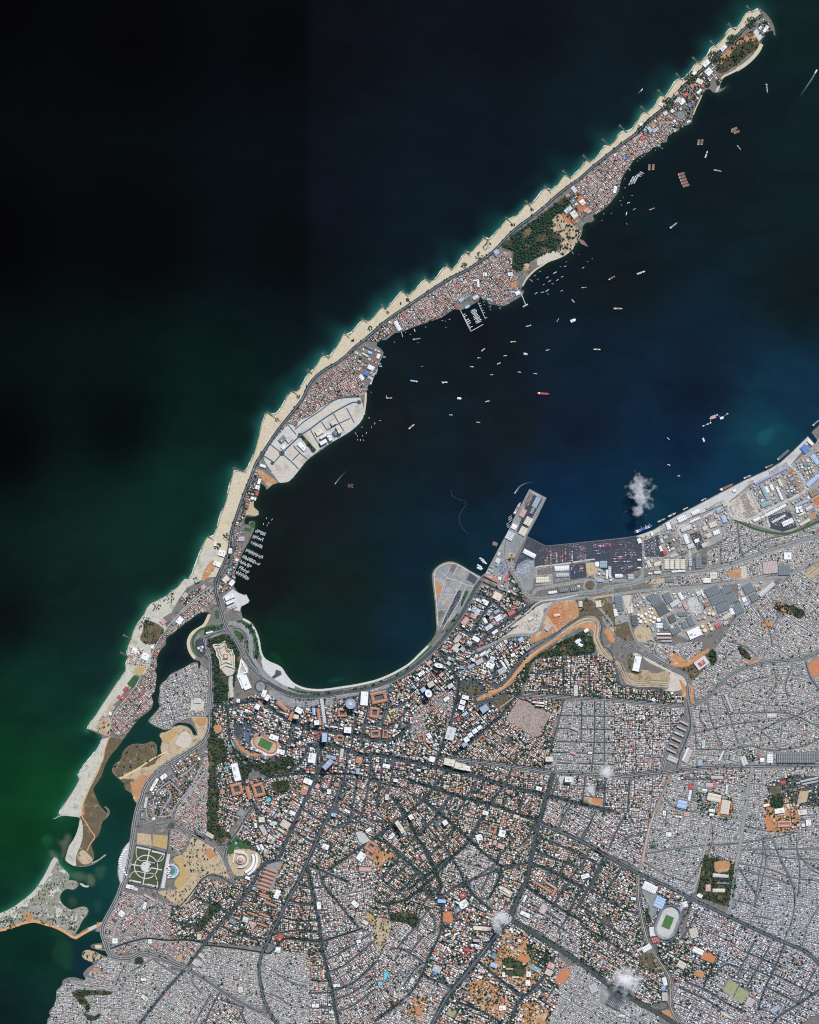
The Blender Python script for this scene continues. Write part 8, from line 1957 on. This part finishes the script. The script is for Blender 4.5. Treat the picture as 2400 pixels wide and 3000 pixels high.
for i, (u, v_) in enumerate(((565, 1465), (572, 1490), (583, 1515), (593, 1539), (605, 1562))):
    ship('F', u, v_, 58, -14, 'barge', 'brown' if i == 2 else 'rust', 'dgrey', 24, group='raft of moored barges')
for a in ((1012, 1085, 52, -22, 'brown'), (1032, 1112, 52, -22, 'rust'), (1006, 1102, 46, -22, 'dgrey'), (710, 1198, 50, -80, 'brown'), (738, 1195, 50, -80, 'dgrey'), (295, 1408, 52, -86, 'brown'), (328, 1406, 52, -86, 'brown')):
    ship('F', a[0], a[1], a[2], a[3], 'barge', a[4], 'brown', 22, group='moored cargo barges')
for k in range(4):
    ship('E', 1015 + k * 10, 1018 + k * 13, 62, 24, 'barge', ('brown', 'rust', 'brown', 'dgrey')[k], 'brown', 12, group='barges at the forest beach')
sr = random.Random(21)
for k in range(9):
    ship('F', 128 + (k % 3) * 22 + (k // 3) * 14, 1548 - (k // 3) * 26 - (k % 3) * 8, 36, -62, 'boat', sr.choice(('slate', 'teal', 'brown')), sr.choice(('grey', 'pale', 'tan', 'slate')), 12, group='raft of fishing boats off the settlement')
for k in range(6):
    ship('F', 204 + k * 7, 1480 - k * 6 + (k % 2) * 6, 46, 28, 'boat', sr.choice(('slate', 'blue', 'brown')), sr.choice(('grey', 'slate', 'brown')), 8, group='raft of fishing boats off the settlement')
for u, v_, l, a in ((636, 1463, 36, -35), (690, 1455, 36, -10), (730, 1440, 42, -35), (852, 1442, 30, -30), (815, 1352, 30, -30), (750, 1360, 42, -35), (795, 1290, 42, -30), (880, 1237, 30, -20), (1033, 1248, 26, -35), (855, 1325, 26, -20), (700, 1390, 26, -30), (730, 1330, 32, -35), (670, 1280, 22, -20), (625, 1315, 20, -40), (775, 1385, 20, 10), (945, 1125, 26, 60), (1107, 1173, 18, 88), (890, 1200, 18, -10), (1000, 1135, 14, 0), (650, 1345, 20, -30), (600, 1360, 24, 60), (585, 1350, 20, 40), (1070, 1197, 16, -30), (840, 1240, 16, -20), (960, 1010, 14, 0), (735, 1470, 16, 40), (240, 1580, 16, 30), (330, 1590, 18, 60), (250, 1570, 12, 0), (200, 1560, 14, 20)):
    ship('E', u, v_, l, a, 'boat', sr.choice(('slate', 'teal', 'blue', 'bluegrey')), sr.choice(('grey', 'pale', 'bluegrey', 'slate', 'teal')), group='fishing boats off the forest beach')
for u, v_ in ((1383, 500), (1370, 655), (1345, 685), (1205, 795), (1270, 790), (1445, 640), (1400, 880), (1550, 300), (1640, 260), (1680, 230), (1490, 350), (1510, 330), (1530, 315), (1700, 245), (1385, 575), (1355, 720), (1190, 850)):
    ship('E', u, v_, sr.uniform(12, 20), sr.uniform(-60, 60), 'boat', sr.choice(('slate', 'brown', 'blue')), sr.choice(('pale', 'white', 'tan')), group='fishing boats along the island shore')
for u, v_ in ((1480, 524), (1433, 547), (1404, 579), (1384, 501), (1325, 579), (1362, 628), (1272, 632), (1286, 655), (1289, 684), (1312, 687), (1338, 688), (1330, 650), (521, 1346), (567, 1357), (540, 1386), (526, 1406), (495, 1395), (1370, 260), (1530, 320)):
    ship('C', u, v_, sr.uniform(12, 18), sr.choice((-70, -80, 60, 20)), 'yacht', 'white', 'white', group='white boats anchored off the island')
for u, v_ in ((830, 1075), (870, 1090), (735, 1157), (935, 1160), (1000, 1030), (1140, 975), (1165, 980), (1200, 965), (1170, 1033), (1625, 872), (1490, 815), (1545, 860), (1545, 885), (680, 1120), (540, 1580)):
    ship('D', u, v_, sr.uniform(12, 18), sr.uniform(-60, 60), 'boat', sr.choice(('slate', 'brown', 'blue')), sr.choice(('pale', 'white', 'tan')), group='fishing boats along the island shore')
ship('F', 1700, 600, 36, -58, 'ferry', 'white', 'white', label='white ferry with long wake off the island tip')
wake('F', '1694,612 1660,670 1600,760 1550,835', 3, 6, 'long pale wake trailing the ferry off the island tip')
ship('F', 232, 756, 26, -52, 'ferry', 'lightblue', 'white', label='white speedboat off the northern beach')
wake('F', '226,762 210,778 195,790', 2, 4, 'short wake of the speedboat off the northern beach')
ship('C', 1102, 1053, 18, 125, 'ferry', 'white', 'white', label='white speedboat crossing the bay off the new plots')
wake('C', '1106,1047 1130,1015 1165,975 1200,940', 2.4, 3, 'thin straight wake of the speedboat in the bay')
ship('G', 890, 268, 22, 125, 'ferry', 'cyan', 'white', label='speedboat turning off the pier head')
wake('G', '896,258 915,232 945,205 1000,185 1060,180', 4, 2.5, 'curved wake behind the speedboat off the pier head')
wake('G', '900,262 925,225 950,200', 3, 2, 'second arm of the wake off the pier head')
# marinas: pontoon with yachts on both sides
def pontoon(tile, a, b, nb, size, label, sides=(-1, 1)):
    (ax, ay), (bx, by) = conv(tile, *a), conv(tile, *b)
    x, y = (ax + bx) / 2, (ay + by) / 2
    L = math.hypot(bx - ax, by - ay)
    ang = math.atan2(by - ay, bx - ax)
    t = thing('pontoon', '', 'pontoon', x, y, 'marina pontoons', z=0, label=label)
    t.rotation_euler = (0, 0, -ang)
    v, f = [], []
    local_box(v, f, 0, 0, L * S, 3.0, -.3, .9); mesh_obj('walkway', v, f, 'roof_pale', t)
    v, f = [], []
    for k in range(int(L / 4)):
        local_box(v, f, (-L / 2 + 2 + k * 4) * S, 3.5, .8, 4.2, 0, .7); local_box(v, f, (-L / 2 + 2 + k * 4) * S, -3.5, .8, 4.2, 0, .7)
    mesh_obj('finger', v, f, 'roof_grey', t)
    dx, dy = math.cos(ang), math.sin(ang)
    for s_ in sides:
        for k in range(nb):
            if sr.random() < .16:
                continue
            q = -L / 2 + L * (k + .6) / nb
            ln = size * sr.uniform(.75, 1.3)
            px, py = x + dx * q - dy * s_ * (ln / 2 + .8), y + dy * q + dx * s_ * (ln / 2 + .8)
            ship('O', px, py, ln, math.degrees(ang) + 90 * s_, 'yacht', 'white', 'white' if sr.random() < .85 else 'lightblue', group='yachts moored in the marinas', desc='white moored yacht')
ORD = ['first', 'second', 'third', 'fourth', 'fifth', 'sixth', 'seventh', 'eighth', 'ninth', 'tenth', 'eleventh', 'twelfth', 'thirteenth', 'fourteenth', 'fifteenth', 'sixteenth', 'seventeenth', 'eighteenth', 'nineteenth', 'twentieth']
for i, (a, b) in enumerate((((428, 1448), (512, 1482)), ((405, 1495), (492, 1530)), ((388, 1548), (485, 1590)), ((345, 1615), (490, 1678)), ((318, 1665), (466, 1738)), ((300, 1708), (392, 1758)), ((290, 1755), (372, 1806)), ((265, 1795), (372, 1858)))):
    pontoon('C', a, b, max(6, int(math.dist(a, b) / 9)), 4.6, f'{ORD[i]} pontoon from the north in the marina at the island root')
pontoon('D', (1395, 880), (1450, 992), 10, 7.5, 'middle pontoon full of yachts in the square island marina')
pontoon('D', (1440, 822), (1502, 962), 7, 5, 'eastern pontoon of the square island marina', sides=(-1,))
pontoon('D', (1308, 920), (1378, 1040), 8, 8, 'western pontoon of the square island marina', sides=(-1,))
rubble_bar('mole', pp('D 1290,885 1340,990 1380,1065'), 2.6, 2.6, 'pale western mole of the square island marina', mat='concrete', cat='mole', group=None)
rubble_bar('mole', pp('D 1380,1065 1430,1038 1482,1008'), 2.6, 2.6, 'pale southern mole of the square island marina', mat='concrete', cat='mole', group=None)
rubble_bar('jetty', pp('E 500,1450 525,1505 548,1565'), 2.6, 2.6, 'long white jetty running out from the forest village', mat='paving', cat='jetty', group=None)
rubble_bar('jetty', pp('E 525,1578 545,1568 565,1556'), 4.2, 4.2, 'white cross head at the end of the village jetty', mat='paving', cat='jetty', group=None)
rubble_bar('jetty', pp('D 795,1075 805,1112'), 2, 2, 'short white jetty by the long white hall', mat='paving', cat='jetty', group=None)
rubble_bar('jetty', pp('E 1390,385 1428,428'), 3, 3, 'short brown jetty at the boatyard', mat='tan', cat='jetty', group=None)
for u, v_ in ((610, 828), (622, 843), (634, 858), (590, 885), (600, 900), (588, 908)):
    ship('G', u, v_, 46, 27, 'ferry', 'white', 'white', 13, group='white passenger boats at the floating jetty', desc='white passenger boat')
# floating booms, mooring dolphins
p = crom(pp('G 350,240 358,290 400,320 450,335 478,365 440,420 418,480 430,540 465,585 490,612'), 4)
v, f = ribbon_mesh(p, .3, .5)
t = thing('floating_boom', '', 'boom', p[0][0], p[0][1], None, z=0, label='thin curved floating hose drifting in the open bay')
mesh_obj('hose', [(a - wx(p[0][0]), b - wy(p[0][1]), c) for a, b, c in v], f, 'roof_slate', t)
p = pp('H 750,137 787,122 810,112 810,72 835,62 865,45 905,70 953,35')
t = thing('mooring_jetty', '', 'jetty', p[3][0], p[3][1], None, z=0, label='zigzag mooring jetty with platforms far off the container quay')
v, f = ribbon_mesh(p, .6, 3.0)
mesh_obj('catwalk', [(a - wx(p[3][0]), b - wy(p[3][1]), c) for a, b, c in v], f, 'roof_pale', t)
for i, q in enumerate(p):
    v, f = [], []
    w_ = 26 if i == 4 else 18 if i == 6 else 8
    local_box(v, f, (q[0] - p[3][0]) * S, (p[3][1] - q[1]) * S, w_ * 1.6, w_, -1, 5, .35)
    mesh_obj('platform', v, f, 'roof_' + ('pink' if i == 4 else 'white'), t)
x, y = conv('C', 1228, 1073)
t = thing('debris_raft', '', 'raft', x, y, None, z=0, label='brown raft of floating logs in the middle of the bay')
v, f = [], []
for k in range(26):
    local_box(v, f, sr.uniform(-20, 20), sr.uniform(-16, 16), sr.uniform(6, 14), 2.4, -.3, .8 + .05 * k, sr.uniform(0, 3))
mesh_obj('log', v, f, 'roof_brown', t)
# ------------------------------------------------------------------ container stacks and goods in the port
cr = random.Random(31)
def stack(tile, u, v_, w, h, ang, col):
    x, y = conv(tile, u, v_)
    if (x < 0 or x > 2400):
        return
    W, H = w / tk(tile) * S, h / tk(tile) * S
    t = thing('container_stack', f'{WORDS[col]} container stack', 'containers', x, y, 'container stacks of the port', z=Z0 + .6)
    t.rotation_euler = (0, 0, -math.radians(ang))
    nx, ny = max(1, round(W / 12.6)), max(1, round(H / 2.9))
    ny = min(ny, 6); nx = min(nx, 4)
    for tier in range(2):
        v, f = [], []
        for i in range(nx):
            for j in range(ny):
                if tier and cr.random() < .35:
                    continue
                local_box(v, f, (i + .5 - nx / 2) * W / nx, (j + .5 - ny / 2) * H / ny, W / nx - .5, H / ny - .35, tier * 2.62, tier * 2.62 + 2.56)
        if f:
            mesh_obj('container_tier', v, f, 'roof_' + (col if tier == 0 or cr.random() < .6 else cr.choice(('white', 'blue', 'red'))), t)
RED = ('red', 'rust', 'pink', 'rust', 'orange')
MIX = ('rust', 'blue', 'pale', 'lilac', 'bluegrey', 'pink', 'blue', 'white', 'slate')
for u, y0, y1, pal in ((1160, 755, 870, RED), (1190, 755, 872, RED), (1148, 835, 870, RED), (1240, 775, 860, ('white', 'pale', 'red')), (1268, 790, 862, RED), (1288, 748, 862, RED), (1312, 748, 800, RED), (1316, 820, 860, RED), (1348, 760, 830, MIX), (1370, 765, 860, ('red', 'white', 'tan'))):
    v_ = y0
    while v_ < y1:
        stack('G', u + cr.uniform(-1, 1), v_, 11, 8, -4, cr.choice(pal)); v_ += 10.5
for (u0, u1, v0, v1) in ((1438, 1490, 726, 775), (1415, 1490, 792, 836), (1365, 1382, 882, 915), (1390, 1402, 882, 980), (1430, 1458, 885, 940)):
    u = u0
    while u < u1:
        v_ = v0
        while v_ < v1:
            if cr.random() < .75:
                stack('G', u, v_, 11, 7, -4, cr.choice(MIX + RED))
            v_ += 10
        u += 13.5
for r0 in range(3):
    for k in range(11):
        stack('G', 1550 + k * 14, 706 + r0 * 11 - k * 1.0, 12.5, 8, -4, cr.choice(('red', 'blue', 'lilac', 'red', 'blue', 'pink')))
for (u0, u1, v_, dn, pal) in ((1560, 1595, 757, .8, MIX), (1560, 1640, 780, .35, MIX), (1660, 1720, 770, .3, MIX)):
    u = u0
    while u < u1:
        if cr.random() < dn:
            stack('G', u, v_, 12, 7, -4, cr.choice(pal))
        u += 14
for (u0, u1, v_, dn, pal) in ((0, 80, 1140, .6, ('white', 'cream', 'red')), (95, 180, 1203, .7, MIX), (20, 60, 1212, .6, MIX), (5, 90, 1240, .95, MIX), (95, 180, 1224, .95, ('white', 'red', 'lightblue', 'white')), (0, 100, 1257, .95, ('blue', 'red', 'red', 'lilac')), (0, 130, 1280, .95, ('white', 'white', 'lilac', 'pale')), (20, 90, 1335, .6, ('white', 'pale')), (120, 160, 1325, .6, ('white', 'pale'))):
    u = u0
    while u < u1:
        if cr.random() < dn:
            stack('H', u, v_, 12.5, 7.5, -3, cr.choice(pal))
        u += 14
for k in range(20):
    u, v_ = cr.uniform(240, 350), cr.uniform(1120, 1200)
    stack('H', u, v_ - (u - 240) * .3, 13, 6, -24, cr.choice(MIX))
for k in range(9):
    stack('H', 245 + k * 4, 1265 + k * 8, 11, 7, -22, cr.choice(('blue', 'red', 'lilac')))
for k in range(7):
    stack('H', 262 + (k % 2) * 12, 1062 + k * 6, 10, 6, -22, cr.choice(('red', 'white', 'pink')))
for k in range(6):
    stack('H', 105 + (k % 2) * 12, 1392 + (k // 2) * 12, 11, 9, 0, cr.choice(('blue', 'lilac', 'red')))
# parked vehicles and goods: small boxes nobody could count
cg = np.random.default_rng(15)
rows = []
def scatter(path, n, w, h, ang, cols, hgt, grid=None):
    fl = fill(pp(path))
    ys, xs = np.nonzero(fl[2])
    pk = cg.integers(0, len(xs), n)
    X, Y = xs[pk] + fl[1].start - MG + cg.random(n), ys[pk] + fl[0].start - MG + cg.random(n)
    if grid:
        c, s = math.cos(math.radians(ang)), math.sin(math.radians(ang))
        u, v = X * c + Y * s, -X * s + Y * c
        v = np.round(v / grid) * grid
        X, Y = u * c - v * s, u * s + v * c
    cc = np.array(cols)[cg.integers(0, len(cols), n)] * cg.uniform(.8, 1.15, (n, 1))
    rows.append(np.concatenate([np.stack([X, Y, np.full(n, w) * cg.uniform(.8, 1.2, n), np.full(n, h) * cg.uniform(.8, 1.2, n), ang + cg.normal(0, 4, n), cg.uniform(.7, 1.2, n) * hgt, np.zeros(n)], 1), cc, np.zeros((n, 2))], 1))
CARS = [(.6, .6, .6), (.7, .7, .7), (.1, .1, .11), (.3, .32, .35), (.35, .08, .07), (.15, .2, .35)]
scatter('G 1090,740 1300,715 1500,695 1500,830 1310,862 1100,880', 170, 3.4, 1.0, -4, [(.4, .13, .1), (.12, .15, .3), (.5, .5, .5), (.2, .22, .26)], 3, 4.5)
scatter('H 0,1120 170,1085 230,1150 230,1330 0,1400', 170, 3.6, 1.0, -3, [(.4, .14, .11), (.12, .15, .3), (.55, .55, .55), (.2, .22, .26)], 3, 4)
scatter('G 905,880 1000,820 1045,860 1020,930 940,960 900,930', 700, 2.2, 1.1, -60, [(.5, .55, .62), (.3, .4, .55), (.6, .62, .65), (.2, .25, .32)], 2.2, 2.4)
for q, a in (('I 570,785 700,845 755,865 755,915 700,910 620,865', 30), ('I 770,870 848,872 843,925 778,918', 10), ('I 865,875 955,865 960,898 872,925', -8), ('I 1020,855 1078,845 1085,897 1018,910', -5), ('I 1105,835 1298,795 1298,818 1112,857', -12), ('I 1392,775 1558,735 1558,757 1397,797', -14)):
    scatter(q, 190, 1.6, .75, a + 90, CARS, 1.6, 3.2)
scatter('I 250,1060 318,1068 322,1110 308,1195 272,1188', 160, 1.6, .75, 0, CARS, 1.6, 3)
scatter('I 200,205 280,225 345,270 385,340 388,430 400,500 380,500 365,420 360,340 330,285 270,245 195,230', 120, 1.6, .75, 40, CARS, 1.6)
scatter('L 552,390 590,332 648,360 600,408', 130, 1.6, .75, 25, CARS, 1.6, 3)
scatter('G 272,1390 408,1095 436,1100 416,1180 300,1366', 200, 1.6, .75, -60, CARS, 1.6, 3.2)
DARKG = [(.11, .085, .07), (.16, .12, .1), (.08, .07, .06), (.2, .17, .14)]
for q, a, n in (('H 1055,730 1100,700 1170,850 1120,890', 62, 420), ('H 1080,870 1170,820 1190,880 1100,905', 62, 200), ('H 1440,560 1490,510 1570,690 1480,740', 62, 420), ('H 1590,500 1640,470 1690,560 1640,580', 50, 260), ('H 410,1090 470,1040 580,1140 470,1210', 60, 520), ('G 1010,275 1043,293 1000,382 968,368', -62, 160), ('G 1075,910 1195,895 1200,950 1080,960', 0, 220), ('H 780,820 920,760 940,800 800,850', -25, 200), ('H 1130,600 1170,590 1180,640 1130,650', -27, 120), ('H 1410,470 1450,440 1470,490 1420,510', -27, 100), ('H 1300,520 1380,480 1390,510 1310,550', -27, 100), ('H 375,980 480,940 500,1000 400,1030', 65, 200), ('H 1180,650 1230,640 1270,760 1220,790', 62, 160), ('G 1230,970 1340,960 1345,1000 1235,1015', 0, 120)):
    light = n <= 200
    scatter(q, n, 3.2, 1.0, a, DARKG if not light else DARKG + [(.45, .45, .43), (.6, .6, .58), (.25, .33, .42)], 2.2, 3.0)
for q, a, n in (('H 240,1100 600,960 960,800 1130,660 1480,490 1690,300 1690,860 1480,1000 1200,950 960,920 660,1210 600,1350 250,1330', -25, 2600), ('G 640,950 760,760 900,880 1000,1150 800,1130', -60, 420), ('H 170,1560 440,1520 740,1500 900,1490 1050,1700 900,1830 700,1920 400,1800 140,1700', -25, 800), ('G 1180,1250 1390,1180 1420,1300 1260,1420', -20, 60), ('G 900,1400 1090,1260 1110,1380 1030,1440', -30, 160), ('F 20,1500 130,1400 190,1340 300,1280', 20, 20)):
    scatter(q, n, 2.6, 1.3, a, [(.5, .5, .48), (.32, .32, .32), (.65, .64, .62), (.18, .18, .19), (.25, .32, .42), (.4, .16, .13), (.45, .38, .3)], 2.4)
for q, w in TRAFFIC:
    p_ = np.array(q)
    n = int(len(p_) * 1.1)
    i_ = cg.integers(0, len(p_) - 1, n)
    t_ = cg.random(n)[:, None]
    d_ = p_[i_ + 1] - p_[i_]
    u_ = d_ / (np.linalg.norm(d_, axis=1)[:, None] + 1e-9)
    pos = p_[i_] + d_ * t_ + np.stack([-u_[:, 1], u_[:, 0]], 1) * (cg.choice([-.3, -.17, .17, .3], n) * w)[:, None]
    cc = np.array(CARS)[cg.integers(0, 6, n)]
    rows.append(np.concatenate([np.stack([pos[:, 0], pos[:, 1], cg.uniform(1.5, 2.6, n), cg.uniform(.65, .9, n), np.degrees(np.arctan2(u_[:, 1], u_[:, 0])), np.full(n, 3.0), np.zeros(n)], 1), cc, np.zeros((n, 2))], 1))
RW = np.concatenate(rows)
ix, iy = np.clip((RW[:, 0] + MG).astype(int), 0, GW - 1), np.clip((RW[:, 1] + MG).astype(int), 0, GH - 1)
boxes('yard_goods', RW[LAND[iy, ix]], 'small vehicles on the roads, crates and stacked goods of yards')

# ------------------------------------------------------------------ clouds: small white puffs with soft edges
def cloud(tile, u, v_, w, h, alt, dens, seed, label, thr=.46):
    x, y = conv(tile, u, v_)
    W, H, D = w / tk(tile) * S, h / tk(tile) * S, min(w, h) / tk(tile) * S * .45
    v, f = [], []
    local_box(v, f, 0, 0, 2, 2, -1, 1, bottom=True)
    m = bpy.data.materials.new('cloud_vapour')
    m.use_nodes = True
    nt = m.node_tree
    nt.nodes.clear()
    out = nt.nodes.new('ShaderNodeOutputMaterial')
    pv = nt.nodes.new('ShaderNodeVolumePrincipled')
    pv.inputs['Color'].default_value = (.995, .997, 1, 1)
    pv.inputs['Anisotropy'].default_value = 0
    tc = nt.nodes.new('ShaderNodeTexCoord')
    ln = nt.nodes.new('ShaderNodeVectorMath'); ln.operation = 'LENGTH'
    nt.links.new(tc.outputs['Object'], ln.inputs[0])
    mp = nt.nodes.new('ShaderNodeMapping')
    mp.inputs['Scale'].default_value = (W / 150, H / 150, D / 150)
    mp.inputs['Location'].default_value = (seed * 3.7, seed * 1.9, seed)
    nt.links.new(tc.outputs['Object'], mp.inputs['Vector'])
    nz = nt.nodes.new('ShaderNodeTexNoise')
    nz.inputs['Scale'].default_value = 1.1
    nz.inputs['Detail'].default_value = 3
    nz.inputs['Roughness'].default_value = .58
    nt.links.new(mp.outputs[0], nz.inputs['Vector'])
    mr = nt.nodes.new('ShaderNodeMapRange')
    mr.inputs['From Min'].default_value = .15; mr.inputs['From Max'].default_value = 1.0
    mr.inputs['To Min'].default_value = 0; mr.inputs['To Max'].default_value = .42
    nt.links.new(ln.outputs['Value'], mr.inputs['Value'])
    sb = nt.nodes.new('ShaderNodeMath'); sb.operation = 'SUBTRACT'
    nt.links.new(nz.outputs['Fac'], sb.inputs[0]); nt.links.new(mr.outputs[0], sb.inputs[1])
    m2 = nt.nodes.new('ShaderNodeMapRange')
    m2.inputs['From Min'].default_value = thr - .13; m2.inputs['From Max'].default_value = thr + .3
    m2.inputs['To Min'].default_value = 0; m2.inputs['To Max'].default_value = dens
    nt.links.new(sb.outputs[0], m2.inputs['Value'])
    nt.links.new(m2.outputs[0], pv.inputs['Density'])
    nt.links.new(pv.outputs[0], out.inputs['Volume'])
    o = mesh_obj('cloud', v, f, m, loc=(wx(x), wy(y), alt))
    o.scale = (W / 2, H / 2, D / 2)
    o['kind'] = 'stuff'
    o['label'] = label
for a in (('H', 215, 720, 300, 600, 150, .05, 1.3, 'ragged white cloud over the harbour water', .42),
          ('N', 320, 1520, 340, 330, 170, .042, 4, 'large white cloud above the southern avenue', .39), ('N', 185, 1630, 150, 170, 160, .02, 5, 'thin cloud above the depot roof'), ('M', 1050, 1250, 250, 360, 160, .055, 6, 'white cloud beside the round patterned plaza', .40), ('M', 1190, 995, 90, 100, 150, .02, 7, 'tiny thin cloud by the avenue roundabout'),
          ('J', 1650, 880, 260, 230, 170, .05, 8, 'thin cloud over the market quarter', .42), ('J', 1525, 1040, 190, 160, 160, .07, 9, 'small cloud above the sandy sports lot', .41), ('J', 1385, 810, 140, 130, 150, .03, 10, 'faint cloud over the dense settlement grid'), ('M', 215, 1880, 220, 150, 150, .04, 11, 'thin cloud over the southern terraces')):
    cloud(*a)

# ------------------------------------------------------------------ labels: what it is, where it stands, which one if several
MARKS = [('star-shaped fortress', 'I', 175, 500), ('athletics stadium', 'I', 510, 1237), ('memorial park', 'A', 1232, 832), ('domed assembly', 'L', 590, 772), ('walled cemetery', 'J', 1000, 430), ('oval stadium', 'N', 632, 1112), ('port pier', 'G', 1000, 480), ('container yard', 'G', 1400, 780), ('white storage tanks', 'H', 280, 1745), ('four cream warehouses', 'H', 507, 1302), ('long lilac shed', 'H', 1320, 555),
         ('long dark factory', 'K', 1530, 920), ('cream brewery halls', 'K', 890, 1290), ('wooded campus', 'K', 870, 1950), ('round patterned plaza', 'M', 1100, 1265), ('orange barracks', 'L', 810, 930), ('island forest', 'E', 640, 960), ('island tip', 'F', 1240, 150), ('sandy island plots', 'C', 900, 650), ('island marina', 'C', 400, 1640), ('square marina', 'D', 1400, 960), ('hut village', 'B', 620, 1250), ('lagoon settlement', 'B', 960, 1250), ('southern sand spit', 'A', 700, 500), ('canal bridge', 'L', 790, 1520),
         ('orange clay field', 'K', 1700, 150), ('terraced slope', 'K', 250, 280), ('twin playing fields', 'N', 1120, 1610), ('southwest shore', 'A', 600, 1900), ('new embankment', 'G', 320, 1100), ('round reservoir', 'F', 558, 972), ('school grounds', 'M', 1150, 1680), ('red clay track', 'M', 1580, 1750), ('bay boulevard', 'I', 1100, 830), ('leafy schools', 'K', 1450, 1300), ('mooring jetty', 'H', 835, 62)]
MP = [(n_, *conv(t_, u, v_)) for n_, t_, u, v_ in MARKS]
def compass(dx, dy):
    return ('east', 'southeast', 'south', 'southwest', 'west', 'northwest', 'north', 'northeast')[int(round(math.degrees(math.atan2(dy, dx)) / 45)) % 8]
TENS = {20: 'twentieth', 30: 'thirtieth', 40: 'fortieth', 50: 'fiftieth'}
def ordinal(i):
    if i < 20:
        return ORD[i]
    k = i + 1
    if k % 10 == 0 and k in TENS:
        return TENS[k]
    return {20: 'twenty', 30: 'thirty', 40: 'forty', 50: 'fifty', 60: 'sixty'}[k // 10 * 10] + '-' + ORD[k % 10 - 1]
groups = {}
for rec in THINGS:
    o, desc, x, y, label = rec
    if label:
        o['label'] = label
        continue
    mk = min(MP, key=lambda m: math.hypot(m[1] - x, m[2] - y))
    d = math.hypot(mk[1] - x, mk[2] - y)
    key = f'{desc} at the {mk[0]}' if d < 12 else f'{desc} {compass(x - mk[1], y - mk[2])} of the {mk[0]}'
    groups.setdefault(key, []).append((d, o))
for key, lst in groups.items():
    lst.sort(key=lambda a: a[0])
    for i, (d, o) in enumerate(lst):
        o['label'] = key if len(lst) == 1 else f'{key}, {ordinal(i)} nearest to it'
